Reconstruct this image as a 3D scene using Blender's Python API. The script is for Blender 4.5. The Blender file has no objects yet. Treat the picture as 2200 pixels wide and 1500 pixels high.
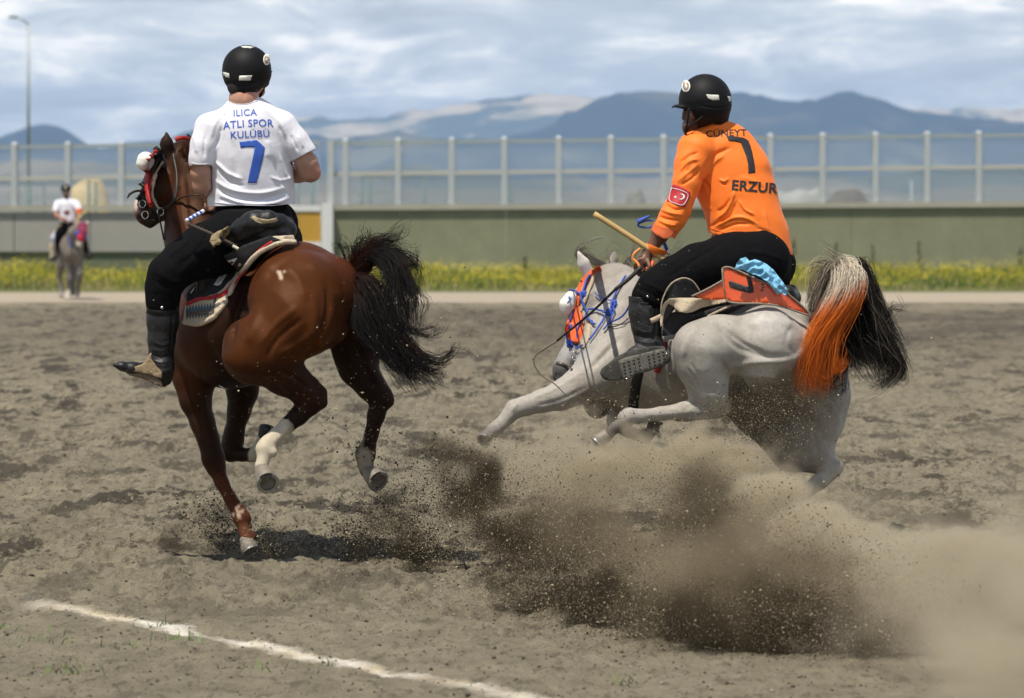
import bpy, math, random
import numpy as np
from mathutils import Vector, Matrix
from mathutils.bvhtree import BVHTree
R = math.radians
rnd = random.Random(7)
rng = np.random.default_rng(11)
scene = bpy.context.scene
COL = scene.collection

# ------------------------------------------------------------------ camera, light, exposure
F = 9240.0          # focal length in photograph pixels (2200 wide)
CAMZ = 1.75
PITCH = math.atan(285.0 / F)
cam_data = bpy.data.cameras.new('camera')
cam_data.sensor_width = 36.0
cam_data.lens = F / 2200.0 * 36.0
cam_data.clip_start = 0.5
cam_data.clip_end = 120000.0
cam_data.dof.use_dof = True
cam_data.dof.focus_distance = 22.0
cam_data.dof.aperture_fstop = 5.0
cam = bpy.data.objects.new('camera', cam_data)
COL.objects.link(cam)
cam.location = (0, 0, CAMZ)
cam.rotation_euler = (math.pi / 2 - PITCH, 0, 0)
scene.camera = cam

SUN_EL, SUN_AZ = 67.0, 212.0       # azimuth measured clockwise from +Y (the view direction)
world = bpy.data.worlds.new('World')
scene.world = world
world.use_nodes = True
wn = world.node_tree
wn.nodes.clear()
sun_d = bpy.data.lights.new('sun', 'SUN')
sun_d.energy = 5.0
sun_d.angle = R(0.6)
sun_d.color = (1.0, 0.93, 0.81)
sun = bpy.data.objects.new('sun', sun_d)
COL.objects.link(sun)
sd = Vector((math.sin(R(SUN_AZ)) * math.cos(R(SUN_EL)), math.cos(R(SUN_AZ)) * math.cos(R(SUN_EL)), math.sin(R(SUN_EL))))
sun.rotation_euler = sd.to_track_quat('Z', 'Y').to_euler()
sun.location = (0, 0, 50)
scene.view_settings.view_transform = 'Standard'
scene.view_settings.look = 'None'
scene.view_settings.exposure = 0.06
scene.view_settings.gamma = 1.0
scene.view_settings.use_curve_mapping = False
scene.render.engine = 'CYCLES'
scene.cycles.use_denoising = True
scene.cycles.use_adaptive_sampling = True
scene.cycles.adaptive_threshold = 0.03
scene.cycles.max_bounces = 6
scene.cycles.volume_bounces = 1
scene.cycles.volume_max_steps = 64
scene.cycles.transparent_max_bounces = 16
scene.cycles.sample_clamp_indirect = 6.0


class NT:
    """tiny helper to write node trees"""
    def __init__(self, tree):
        self.t = tree

    def n(self, kind, ins=None, **props):
        nd = self.t.nodes.new(kind)
        for k, v in props.items():
            setattr(nd, k, v)
        if ins:
            for k, v in ins.items():
                self.set(nd.inputs[k], v)
        return nd

    def set(self, sock, v):
        if isinstance(v, bpy.types.Node):
            v = v.outputs[0]
        if isinstance(v, bpy.types.NodeSocket):
            self.t.links.new(v, sock)
        else:
            if sock.type == 'RGBA' and len(v) == 3:
                v = (*v, 1.0)
            sock.default_value = v

    def math(self, op, a, b=0.0, c=None, clamp=False):
        nd = self.n('ShaderNodeMath', operation=op, use_clamp=clamp)
        self.set(nd.inputs[0], a)
        self.set(nd.inputs[1], b)
        if c is not None:
            self.set(nd.inputs[2], c)
        return nd.outputs[0]

    def vmath(self, op, a, b=None, out=0):
        nd = self.n('ShaderNodeVectorMath', operation=op)
        self.set(nd.inputs[0], a)
        if b is not None:
            self.set(nd.inputs[1], b)
        return nd.outputs[out]

    def mix(self, f, a, b, mode='MIX'):
        nd = self.n('ShaderNodeMix', data_type='RGBA', blend_type=mode)
        self.set(nd.inputs['Factor'], f)
        self.set(nd.inputs[6], a)
        self.set(nd.inputs[7], b)
        return nd.outputs[2]

    def ramp(self, f, stops, interp='LINEAR'):
        nd = self.n('ShaderNodeValToRGB', {'Fac': f})
        cr = nd.color_ramp
        cr.interpolation = interp
        while len(cr.elements) < len(stops):
            cr.elements.new(0.5)
        for e, (p, c) in zip(cr.elements, stops):
            e.position = p
            if not hasattr(c, '__len__'):
                c = (c, c, c)
            e.color = (*c[:3], 1.0)
        return nd.outputs[0]

    def noise(self, vec, scale, detail=4, rough=0.55, dist=0.0):
        nd = self.n('ShaderNodeTexNoise', {'Vector': vec, 'Scale': scale, 'Detail': detail, 'Roughness': rough, 'Distortion': dist})
        return nd.outputs[0]


# world: sky texture with a deck of broken cloud drawn on a flat layer high above the plain
w = NT(wn)
sky = w.n('ShaderNodeTexSky', sky_type='NISHITA', sun_disc=False, sun_elevation=R(SUN_EL), sun_rotation=R(SUN_AZ), altitude=1700.0, air_density=1.0, dust_density=0.6, ozone_density=1.0)
tc = w.n('ShaderNodeTexCoord')
sep = w.n('ShaderNodeSeparateXYZ', {0: tc.outputs['Generated']})
D = tc.outputs['Generated']
vec = w.vmath('MULTIPLY', D, (1.0, 1.0, 3.4))
n_big = w.noise(vec, 11.0, 9, 0.62, 0.5)
n_det = w.noise(w.vmath('ADD', vec, (1.3, 4.1, 2.0)), 34.0, 8, 0.62, 0.4)
mix_n = w.math('ADD', w.math('MULTIPLY', n_big, 0.6), w.math('MULTIPLY', n_det, 0.4))
# low over the horizon the broken deck is seen edge-on and closes up; overhead, out of view, it is opened to blue to cut fill light
edge_on = w.math('MULTIPLY', w.ramp(sep.outputs[2], [(0.03, 1.0), (0.45, 0.0)]), 0.12)
cloud_mask = w.ramp(w.math('ADD', mix_n, edge_on), [(0.50, 0.0), (0.62, 1.0)])
gap_col = w.mix(w.ramp(sep.outputs[2], [(0.03, 0.85), (0.4, 0.0)]), sky, (7.8, 8.2, 8.5))
n_sh = w.noise(w.vmath('MULTIPLY', w.vmath('ADD', D, (3.0, 1.2, 7.0)), (1.0, 1.0, 4.4)), 24.0, 9, 0.60, 0.5)
cloud_col = w.ramp(n_sh, [(0.34, (6.2, 6.4, 6.6)), (0.45, (8.2, 8.5, 8.7)), (0.53, (11.0, 11.0, 10.6)), (0.62, (17.5, 16.4, 14.8))])
full = w.mix(cloud_mask, gap_col, cloud_col)
bg = w.n('ShaderNodeBackground', {'Color': full, 'Strength': 0.1})
w.n('ShaderNodeOutputWorld', {'Surface': bg.outputs[0]})


# ------------------------------------------------------------------ helpers
def W(px, py, Y):
    """world point seen at photograph pixel (px, py) on the vertical plane at distance Y"""
    u = (px - 1100.0) / F
    v = (750.0 - py) / F
    dy = math.cos(PITCH) + v * math.sin(PITCH)
    dz = -math.sin(PITCH) + v * math.cos(PITCH)
    s = Y / dy
    return Vector((u * s, Y, CAMZ + dz * s))


def proj(P):
    """photograph pixels of world points (n,3)"""
    x = P[:, 0]
    y = P[:, 1]
    z = P[:, 2] - CAMZ
    d = y * math.cos(PITCH) - z * math.sin(PITCH)
    up = y * math.sin(PITCH) + z * math.cos(PITCH)
    return 1100.0 + F * x / d, 750.0 - F * up / d


def mpp(Y):
    return Y / F


def mat(name, color=(0.5, 0.5, 0.5), rough=0.6, metal=0.0, spec=0.5, bump=None, noise=None, sheen=0.0, coat=0.0, attr=None, alpha=None):
    """noise=(scale, amount) varies the colour; bump=(scale, strength, distance); attr = colour attribute name"""
    m = bpy.data.materials.new(name)
    m.use_nodes = True
    t = NT(m.node_tree)
    b = m.node_tree.nodes['Principled BSDF']
    tcx = t.n('ShaderNodeTexCoord')
    c = None
    if attr:
        c = t.n('ShaderNodeAttribute', attribute_name=attr).outputs['Color']
    else:
        rgb = t.n('ShaderNodeRGB')
        rgb.outputs[0].default_value = (*color, 1.0)
        c = rgb.outputs[0]
    if noise:
        for sc_, am in (noise if isinstance(noise[0], (tuple, list)) else [noise]):
            nz = t.noise(tcx.outputs['Object'], sc_, 6, 0.6)
            f = t.math('MULTIPLY_ADD', nz, 2.0 * am, 1.0 - am)
            c = t.mix(1.0, c, t.n('ShaderNodeCombineColor', {0: f, 1: f, 2: f}).outputs[0], 'MULTIPLY')
    t.set(b.inputs['Base Color'], c)
    b.inputs['Roughness'].default_value = rough
    b.inputs['Metallic'].default_value = metal
    b.inputs['Specular IOR Level'].default_value = spec
    b.inputs['Sheen Weight'].default_value = sheen
    b.inputs['Coat Weight'].default_value = coat
    if bump:
        prev = None
        for bs in (bump if isinstance(bump[0], (tuple, list)) else [bump]):
            bn = t.n('ShaderNodeBump', {'Height': t.noise(tcx.outputs['Object'], bs[0], 5, 0.6), 'Strength': bs[1], 'Distance': bs[2]})
            if prev is not None:
                t.set(bn.inputs['Normal'], prev.outputs[0])
            prev = bn
        t.set(b.inputs['Normal'], prev.outputs[0])
    return m


def mesh_obj(name, verts, faces, material, parent=None, smooth=False, cols=None, kind=None, loc=None):
    me = bpy.data.meshes.new(name)
    verts = np.asarray(verts, dtype=np.float32).reshape(-1, 3)
    if loc is not None:
        verts = verts - np.asarray(loc, dtype=np.float32)
    if isinstance(faces, np.ndarray) and faces.ndim == 2:
        n, k = faces.shape
        me.vertices.add(len(verts))
        me.vertices.foreach_set('co', verts.ravel())
        me.loops.add(n * k)
        me.loops.foreach_set('vertex_index', faces.astype(np.int32).ravel())
        me.polygons.add(n)
        me.polygons.foreach_set('loop_start', np.arange(0, n * k, k, dtype=np.int32))
        me.update(calc_edges=True)
    else:
        me.from_pydata([tuple(v) for v in verts], [], [tuple(int(i) for i in f) for f in faces])
        me.update()
    if smooth:
        me.polygons.foreach_set('use_smooth', np.ones(len(me.polygons), dtype=bool))
    if cols is not None:
        a = me.color_attributes.new('Col', 'FLOAT_COLOR', 'POINT')
        c4 = np.ones((len(verts), 4), dtype=np.float32)
        c4[:, :3] = cols
        a.data.foreach_set('color', c4.ravel())
    if material is not None:
        me.materials.append(material)
    o = bpy.data.objects.new(name, me)
    COL.objects.link(o)
    if loc is not None:
        o.location = loc
    if parent is not None:
        attach(o, parent)
    if kind:
        o['kind'] = kind
    return o


def attach(o, parent):
    o.parent = parent
    pw = world_m(parent)
    o.matrix_parent_inverse = pw.inverted()


def world_m(o):
    m = Matrix.LocRotScale(o.location, o.rotation_euler, o.scale)
    if o.parent is not None:
        m = world_m(o.parent) @ o.matrix_parent_inverse @ m
    return m


def tag(o, label=None, cat=None, group=None, kind=None):
    if label:
        o['label'] = label
    if cat:
        o['category'] = cat
    if group:
        o['group'] = group
    if kind:
        o['kind'] = kind
    return o


def empty(name, loc, label=None, cat=None, group=None):
    o = bpy.data.objects.new(name, None)
    COL.objects.link(o)
    o.location = loc
    o.empty_display_size = 0.2
    return tag(o, label, cat, group)


def box_vf(x0, x1, y0, y1, z0, z1):
    v = [(x0, y0, z0), (x1, y0, z0), (x1, y1, z0), (x0, y1, z0), (x0, y0, z1), (x1, y0, z1), (x1, y1, z1), (x0, y1, z1)]
    f = [(0, 3, 2, 1), (4, 5, 6, 7), (0, 1, 5, 4), (1, 2, 6, 5), (2, 3, 7, 6), (3, 0, 4, 7)]
    return v, f


class MB:
    def __init__(self):
        self.v = []
        self.f = []
        self.c = []

    def add(self, v, f, c=None):
        n = len(self.v)
        self.v += [tuple(p) for p in v]
        self.f += [tuple(i + n for i in q) for q in f]
        if c is not None:
            self.c += [c] * len(v)
        return self

    def box(self, *a, c=None):
        return self.add(*box_vf(*a), c=c)

    def tube(self, pts, rad, seg=8, cap=True, c=None):
        v, f = tube_vf(pts, rad, seg, cap)
        return self.add(v, f, c)

    def build(self, name, material, parent=None, smooth=False, **k):
        return mesh_obj(name, self.v, self.f, material, parent, smooth, cols=(np.array(self.c) if self.c else None), **k)


def tube_vf(pts, rad, seg=8, cap=True, flat=1.0):
    pts = [Vector(p) for p in pts]
    n = len(pts)
    if not hasattr(rad, '__len__'):
        rad = [rad] * n
    v, f = [], []
    ref = None
    for i, p in enumerate(pts):
        t = (pts[min(i + 1, n - 1)] - pts[max(i - 1, 0)])
        t = t.normalized() if t.length > 1e-9 else Vector((0, 0, 1))
        if ref is None:
            ref = Vector((0, 0, 1)) if abs(t.z) < 0.9 else Vector((1, 0, 0))
        a = t.cross(ref)
        if a.length < 1e-6:
            a = t.orthogonal()
        a.normalize()
        b = a.cross(t).normalized()
        ref = b
        for k in range(seg):
            an = 2 * math.pi * k / seg
            v.append(p + (a * math.cos(an) + b * math.sin(an) * flat) * rad[i])
    for i in range(n - 1):
        for k in range(seg):
            k2 = (k + 1) % seg
            f.append((i * seg + k, i * seg + k2, (i + 1) * seg + k2, (i + 1) * seg + k))
    if cap:
        f.append(tuple(range(seg - 1, -1, -1)))
        f.append(tuple((n - 1) * seg + k for k in range(seg)))
    return v, f


def spline(pts, n=6):
    """Catmull-Rom through tuples of any length"""
    P = [np.array(p, dtype=float) for p in pts]
    if len(P) < 3:
        return [tuple(P[0] + (P[-1] - P[0]) * i / n) for i in range(n + 1)]
    P = [2 * P[0] - P[1]] + P + [2 * P[-1] - P[-2]]
    out = []
    for i in range(1, len(P) - 2):
        for k in range(n):
            t = k / n
            a, b, c, d = P[i - 1], P[i], P[i + 1], P[i + 2]
            out.append(tuple(0.5 * (2 * b + (c - a) * t + (2 * a - 5 * b + 4 * c - d) * t * t + (3 * b - a - 3 * c + d) * t ** 3)))
    out.append(tuple(P[-2]))
    return out


# numpy gradient noise ------------------------------------------------
_perm = rng.permutation(256)
_g2 = np.stack([np.cos(np.arange(256) * 2.399963), np.sin(np.arange(256) * 2.399963)], 1).astype(np.float32)


def noise2(x, y, seed=0):
    xi = np.floor(x).astype(np.int64)
    yi = np.floor(y).astype(np.int64)
    xf = (x - xi).astype(np.float32)
    yf = (y - yi).astype(np.float32)
    u = xf * xf * xf * (xf * (xf * 6 - 15) + 10)
    v = yf * yf * yf * (yf * (yf * 6 - 15) + 10)

    def g(ix, iy, fx, fy):
        h = _perm[(_perm[(ix + seed * 57) & 255] + iy) & 255]
        return _g2[h, 0] * fx + _g2[h, 1] * fy
    a = g(xi, yi, xf, yf)
    b = g(xi + 1, yi, xf - 1, yf)
    c = g(xi, yi + 1, xf, yf - 1)
    d = g(xi + 1, yi + 1, xf - 1, yf - 1)
    return (a + u * (b - a)) * (1 - v) + (c + u * (d - c)) * v


_g3 = rng.normal(size=(256, 3)).astype(np.float32)
_g3 /= np.linalg.norm(_g3, axis=1)[:, None]


def noise3(P, seed=0):
    Pi = np.floor(P).astype(np.int64)
    Pf = (P - Pi).astype(np.float32)
    U = Pf * Pf * Pf * (Pf * (Pf * 6 - 15) + 10)
    out = 0
    for dx in (0, 1):
        for dy in (0, 1):
            for dz in (0, 1):
                h = _perm[(_perm[(_perm[(Pi[:, 0] + dx + seed * 31) & 255] + Pi[:, 1] + dy) & 255] + Pi[:, 2] + dz) & 255]
                g = _g3[h]
                dt = g[:, 0] * (Pf[:, 0] - dx) + g[:, 1] * (Pf[:, 1] - dy) + g[:, 2] * (Pf[:, 2] - dz)
                wt = (U[:, 0] if dx else 1 - U[:, 0]) * (U[:, 1] if dy else 1 - U[:, 1]) * (U[:, 2] if dz else 1 - U[:, 2])
                out = out + dt * wt
    return out


def fbm2(x, y, octs, lac=2.1, gain=0.5, seed=0):
    s, a, t = 1.0, 1.0, 0
    out = 0
    for o in range(octs):
        out = out + a * noise2(x * s + o * 17.3, y * s - o * 9.1, seed + o)
        s *= lac
        a *= gain
    return out
# ------------------------------------------------------------------ ground: one sheet from the touchline to the mountains
PRINTS = [(W(537, 465, 22.05).x, 22.05, 0.30, -0.02), (W(1662, 465, 23.3).x, 23.3, 0.25, -0.02), (W(1292, 465, 24.0).x, 24.0, 0.25, -0.02)]


def ground_z(X, Y):
    """height of the churned arena soil"""
    fade = np.clip((Y - 10.5) / 1.5, 0, 1) * np.clip((88 - Y) / 10, 0, 1) * np.clip((11 + 0.1 * Y - np.abs(X)) / 3.0, 0, 1)
    # line across the near corner: beyond it the soil is churned, this side it is trodden flat
    side = X * 0.62 + (Y - 17.6) * 1.0
    churn = 0.28 + 0.72 * np.clip((side + 0.0) / 1.5, 0, 1)
    wx = X + 0.25 * noise2(X * 1.3, Y * 0.8, 5)
    wy = Y + 0.35 * noise2(X * 0.9, Y * 0.9, 6)
    big = 0.045 * noise2(wx * 0.9, wy * 0.55, 1) + 0.03 * noise2(wx * 2.3, wy * 1.4, 2)
    r1 = 1 - np.abs(noise2(wx * 4.6, wy * 2.6, 3)) * 2.4
    r2 = 1 - np.abs(noise2(wx * 10.5, wy * 6.5, 4)) * 2.4
    pits = -np.clip(noise2(wx * 2.9, wy * 1.7, 8) - 0.22, 0, 1) * 0.16
    pits2 = -np.clip(noise2(wx * 7.1, wy * 4.3, 12) - 0.27, 0, 1) * 0.14
    clod = np.clip(noise2(wx * 14, wy * 9, 9) - 0.12, 0, 1) * 0.055
    clod2 = np.clip(noise2(wx * 31, wy * 20, 10) - 0.1, 0, 1) * 0.026
    fine = 0.004 * noise2(wx * 46, wy * 30, 11)
    z = (1.25 * big + 0.024 * r1 + 0.016 * r2 + 1.7 * pits + pits2 + clod + clod2) * churn + fine * 0.8 + clod2 * 0.35
    # scooped track torn open by the turning grey horse
    for (hx, hy, hr, hz_) in PRINTS:
        q = np.clip(1.6 - np.hypot(X - hx, (Y - hy) * 0.8) / hr, 0, 1)
        z = z * (1 - q) + hz_ * q
    return z * fade


def axis_steps(lo, hi, fine, grow, far):
    a = list(np.arange(lo, hi + 1e-6, fine))
    s, p = fine, a[-1]
    while p < far:
        s *= grow
        p += s
        a.append(p)
    return a


xs = axis_steps(0, 3.3, 0.0125, 1.022, 30)
s, p = xs[-1] - xs[-2], xs[-1]
while p < 26000:
    s *= 1.55
    p += s
    xs.append(p)
xs = np.array([-v for v in xs[:0:-1]] + xs)
ys = [-20000, -3000, -200, -20, 0, 6, 10, 12, 13]
p, s = 13.6, 0.028
while p < 30:
    ys.append(p)
    p += s * (p / 16.0) ** 1.4
s = 0.09
while p < 128:
    ys.append(p)
    p += s
    s *= 1.012
while p < 9000:
    ys.append(p)
    s *= 1.4
    p += s
ys += [12000, 20000, 36500]
ys = np.array(ys)
GX, GY = np.meshgrid(xs, ys)
GZ = ground_z(GX, GY)
nx_, ny_ = len(xs), len(ys)
gi = np.arange(nx_ * ny_).reshape(ny_, nx_)
gf = np.stack([gi[:-1, :-1], gi[:-1, 1:], gi[1:, 1:], gi[1:, :-1]], -1).reshape(-1, 4)
print('ground quads', len(gf))


def ground_material():
    m = bpy.data.materials.new('arena_soil')
    m.use_nodes = True
    t = NT(m.node_tree)
    b = m.node_tree.nodes['Principled BSDF']
    geo = t.n('ShaderNodeNewGeometry')
    P = geo.outputs['Position']
    sp = t.n('ShaderNodeSeparateXYZ', {0: P})
    sc = t.vmath('MULTIPLY', P, (1.0, 0.6, 1.0))
    nb = t.noise(sc, 0.55, 6, 0.6)
    nm = t.noise(sc, 5.0, 8, 0.65)
    nf = t.noise(sc, 60.0, 6, 0.7)
    soil = t.mix(t.ramp(nm, [(0.35, 0.0), (0.65, 1.0)]), (0.215, 0.186, 0.128), (0.315, 0.275, 0.192))
    soil = t.mix(t.ramp(nf, [(0.40, 0.25), (0.72, 0.0)]), soil, (0.115, 0.100, 0.075))
    # damp freshly turned soil is darker, low places keep more of it
    low = t.ramp(t.math('MULTIPLY_ADD', sp.outputs[2], 9.0, 0.62), [(0.10, 0.62), (0.48, 0.0)])
    soil = t.mix(t.math('MULTIPLY', low, 0.6), soil, (0.085, 0.074, 0.056))
    # turned-over damp clods: dark ragged blotches, fewer on the trodden near corner
    sc2 = t.vmath('MULTIPLY', P, (1.0, 0.30, 1.0))
    bl1 = t.ramp(t.noise(sc2, 2.0, 12, 0.74, 0.35), [(0.525, 0.0), (0.56, 1.0)])
    bl2 = t.ramp(t.noise(t.vmath('ADD', sc2, (7.0, 3.0, 0.0)), 5.6, 11, 0.74, 0.3), [(0.545, 0.0), (0.58, 1.0)])
    area = t.math('MULTIPLY_ADD', t.ramp(t.math('ADD', t.noise(t.vmath('MULTIPLY', P, (1.0, 0.35, 1.0)), 0.42, 3, 0.5), t.math('MULTIPLY', sp.outputs[0], -0.012)), [(0.34, 0.0), (0.50, 1.0)]), 0.60, 0.40)
    nearf = t.ramp(t.math('DIVIDE', t.math('ADD', sp.outputs[1], t.math('MULTIPLY', sp.outputs[0], 0.6)), 40.0), [(0.43, 0.15), (0.53, 1.0)])
    blot = t.math('MULTIPLY', t.math('MULTIPLY', t.math('MAXIMUM', bl1, t.math('MULTIPLY', bl2, 0.8)), area), nearf)
    soil = t.mix(t.math('MULTIPLY', blot, 0.95), soil, (0.052, 0.044, 0.033))
    soil = t.mix(t.ramp(t.noise(sc2, 14.0, 8, 0.75), [(0.53, 0.0), (0.60, 0.6)]), soil, (0.085, 0.072, 0.053))
    soil = t.mix(t.math('MULTIPLY', t.ramp(nb, [(0.46, 0.0), (0.62, 1.0)]), 0.25), soil, (0.150, 0.130, 0.095))
    # far darker band of harrowed soil, then the pale hard path by the wall
    fy = t.math('MULTIPLY_ADD', t.noise(sc, 0.3, 4, 0.6), 14.0, sp.outputs[1])
    band = t.ramp(t.math('DIVIDE', fy, 140.0), [(0.37, 0.0), (0.50, 1.0), (0.60, 1.0), (0.645, 0.0)])
    band = t.math('MULTIPLY', band, t.math('MULTIPLY_ADD', sp.outputs[0], 0.02, 0.62, clamp=True))
    soil = t.mix(t.math('MULTIPLY', band, t.ramp(t.noise(t.vmath('MULTIPLY', P, (0.9, 0.35, 1.0)), 0.8, 5, 0.7), [(0.3, 0.25), (0.6, 1.0)])), soil, (0.060, 0.051, 0.040))
    path = t.ramp(t.math('DIVIDE', t.math('MULTIPLY_ADD', t.noise(sc, 0.8, 4, 0.6), 3.0, sp.outputs[1]), 140.0), [(0.628, 0.0), (0.640, 1.0)])
    soil = t.mix(path, soil, t.mix(nm, (0.34, 0.285, 0.215), (0.42, 0.36, 0.28)))
    green = t.ramp(t.math('DIVIDE', sp.outputs[1], 140.0), [(0.700, 0.0), (0.716, 1.0)])
    soil = t.mix(green, soil, t.mix(nm, (0.075, 0.095, 0.030), (0.16, 0.17, 0.06)))
    # pale steppe beyond the wall
    plain = t.mix(t.ramp(t.noise(P, 0.004, 4, 0.5), [(0.42, 0.0), (0.58, 1.0)]), (0.11, 0.12, 0.07), (0.26, 0.22, 0.15))
    soil = t.mix(t.ramp(t.math('DIVIDE', sp.outputs[1], 300.0), [(0.45, 0.0), (0.5, 1.0)]), soil, plain)
    # little pale stones and grit
    vo = t.n('ShaderNodeTexVoronoi', {'Vector': t.vmath('MULTIPLY', P, (1, 0.8, 1)), 'Scale': 38.0})
    grit = t.math('LESS_THAN', vo.outputs['Distance'], 0.13)
    grit = t.math('MULTIPLY', grit, t.math('GREATER_THAN', t.n('ShaderNodeSeparateColor', {0: vo.outputs['Color']}).outputs[0], 0.72))
    soil = t.mix(t.math('MULTIPLY', grit, 0.75), soil, (0.50, 0.46, 0.38))
    # chalk line: loose lime powder, uneven and trodden
    # along the line u runs from the far left to the near right
    L0, L1 = LINE0, LINE1
    dx, dy = L1[0] - L0[0], L1[1] - L0[1]
    ln = math.hypot(dx, dy)
    nx, ny = -dy / ln, dx / ln
    dist = t.math('ADD', t.math('MULTIPLY', t.math('SUBTRACT', sp.outputs[0], L0[0]), nx), t.math('MULTIPLY', t.math('SUBTRACT', sp.outputs[1], L0[1]), ny))
    wob = t.math('MULTIPLY_ADD', t.noise(P, 1.6, 6, 0.65), 0.26, -0.13)
    wid = t.math('MULTIPLY_ADD', t.noise(t.vmath('ADD', P, (5, 3, 1)), 2.2, 5, 0.6), -0.07, 0.095)
    edge = t.math('SUBTRACT', wid, t.math('ABSOLUTE', t.math('ADD', dist, wob)))
    edge = t.math('ADD', edge, t.math('MULTIPLY_ADD', t.noise(P, 22.0, 5, 0.7), 0.12, -0.06))
    chalk = t.ramp(t.math('MULTIPLY_ADD', edge, 9.0, 0.3), [(0.0, 0.0), (0.75, 1.0)])
    thin = t.math('MULTIPLY', t.ramp(t.noise(t.vmath('ADD', P, (1, 9, 1)), 1.1, 4, 0.6), [(0.36, 0.35), (0.50, 1.0)]), t.ramp(t.math('MULTIPLY_ADD', sp.outputs[0], 0.5, 1.5), [(0.38, 0.03), (0.50, 1.0)]))
    chalk = t.math('MULTIPLY', chalk, thin)
    chalkc = t.mix(t.ramp(t.noise(P, 2.6, 4, 0.6), [(0.40, 0.0), (0.62, 1.0)]), (0.80, 0.76, 0.68), (0.66, 0.56, 0.40))
    soil = t.mix(chalk, soil, chalkc)
    t.set(b.inputs['Base Color'], soil)
    b.inputs['Roughness'].default_value = 0.95
    b.inputs['Specular IOR Level'].default_value = 0.15
    bp = t.n('ShaderNodeBump', {'Height': t.math('ADD', t.math('MULTIPLY', t.noise(sc, 32.0, 8, 0.75), 1.0), t.math('MULTIPLY', nf, 0.5)), 'Strength': 0.85, 'Distance': 0.03})
    t.set(b.inputs['Normal'], bp.outputs[0])
    return m


def ground_at(px, py):
    """flat-ground point under a photograph pixel"""
    a = W(px, py, 10.0)
    d = a - Vector((0, 0, CAMZ))
    return Vector((0, 0, CAMZ)) + d * (CAMZ / -d.z)


LINE0 = ground_at(60, 1292)
LINE1 = ground_at(1150, 1505)
ground = mesh_obj('ground', np.stack([GX, GY, GZ], -1).reshape(-1, 3), gf, ground_material(), smooth=True, kind='structure')

# ------------------------------------------------------------------ mountains
def range_mesh(name, prof, dist, depth, mat_, seed, rough=0.22, base=-4.0, nx=520, nz=56):
    px = np.array([p[0] for p in prof], float)
    py = np.array([p[1] for p in prof], float)
    X = np.linspace(px[0], px[-1], nx)
    ridge = np.interp(X, px, py)
    sm = np.convolve(np.pad(ridge, 3, 'edge'), np.ones(7) / 7, 'valid')
    ridge = sm + 9.0 * fbm2(X / 90.0, X * 0 + seed, 5, 2.2, 0.55, seed)
    hz = (465.0 - ridge) / F * dist + CAMZ
    wx = (X - 1100.0) / F * dist
    T = np.linspace(-1, 1, nz)
    V = np.zeros((nz, nx, 3), np.float32)
    for j, tt in enumerate(T):
        if tt < 0:
            s_ = (1 + tt)
            prof_h = s_ ** 1.35
        else:
            prof_h = 1 - 0.75 * tt
        yy = dist + tt * depth
        sc_ = 1.0 / (depth * 0.32)
        nn = fbm2(wx * sc_ + seed, np.full_like(wx, yy * sc_ * 0.6), 5, 2.1, 0.55, seed)
        rid = 1 - np.abs(noise2(wx * sc_ * 2.2, np.full_like(wx, yy * sc_ * 0.8), seed + 3)) * 2
        amp = (1 - abs(tt)) if tt < 0 else (1 - tt)
        edge = min(1.0, abs(tt) * 5 + 0.05)
        h = hz * prof_h * (1 + (rough * 1.7 * nn + rough * 1.9 * (rid - 0.5)) * edge)
        V[j, :, 0] = wx
        V[j, :, 1] = yy + depth * 0.12 * nn
        V[j, :, 2] = h if tt > -0.999 else base
    i = np.arange(nx * nz).reshape(nz, nx)
    f = np.stack([i[:-1, :-1], i[:-1, 1:], i[1:, 1:], i[1:, :-1]], -1).reshape(-1, 4)
    return mesh_obj(name, V.reshape(-1, 3), f, mat_, smooth=True, kind='structure')


def hill_material(name, dark, pale, scale, lo, hi):
    m = bpy.data.materials.new(name)
    m.use_nodes = True
    t = NT(m.node_tree)
    b = m.node_tree.nodes['Principled BSDF']
    P = t.n('ShaderNodeNewGeometry').outputs['Position']
    P2 = t.vmath('MULTIPLY', P, (1.0, 0.5, 3.0))
    n = t.noise(P2, scale, 8, 0.62, 0.6)
    n2 = t.noise(P2, scale * 5, 6, 0.6)
    c = t.mix(t.ramp(n, [(lo, 0.0), (hi, 1.0)]), dark, pale)
    c = t.mix(t.math('MULTIPLY', n2, 0.35), c, tuple(x * 0.6 for x in dark))
    t.set(b.inputs['Base Color'], c)
    b.inputs['Roughness'].default_value = 1.0
    b.inputs['Specular IOR Level'].default_value = 0.0
    return m


range_mesh('far_mountains', [(-2300, 300), (-200, 330), (200, 340), (420, 300), (560, 275), (640, 262), (700, 257), (780, 262), (860, 243), (930, 226), (1010, 214), (1080, 203), (1140, 209), (1200, 203),
                             (1260, 205), (1320, 210), (1450, 240), (1700, 260), (1980, 246), (2040, 240), (2120, 236), (2200, 236), (2600, 250), (4500, 280)],
           30000, 5000, hill_material('pale_rock_slopes', (0.045, 0.07, 0.055), (0.66, 0.54, 0.38), 0.0007, 0.47, 0.54), 3)
range_mesh('near_mountains', [(-2300, 330), (-300, 310), (-60, 300), (0, 292), (30, 287), (52, 264), (110, 262), (135, 276), (160, 290), (178, 306), (215, 320), (260, 312), (330, 300), (450, 290),
                              (560, 300), (700, 296), (850, 285), (1000, 290), (1100, 300), (1165, 280), (1200, 262), (1240, 240), (1290, 212), (1330, 203), (1380, 193), (1430, 190), (1500, 207),
                              (1590, 200), (1640, 209), (1700, 217), (1760, 216), (1800, 208), (1835, 204), (1870, 214), (1930, 238), (1990, 247), (2070, 252), (2200, 262), (2500, 280), (4500, 320)],
           20000, 3600, hill_material('dark_mountain_slopes', (0.020, 0.038, 0.060), (0.16, 0.15, 0.10), 0.0010, 0.52, 0.64), 9)
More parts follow.
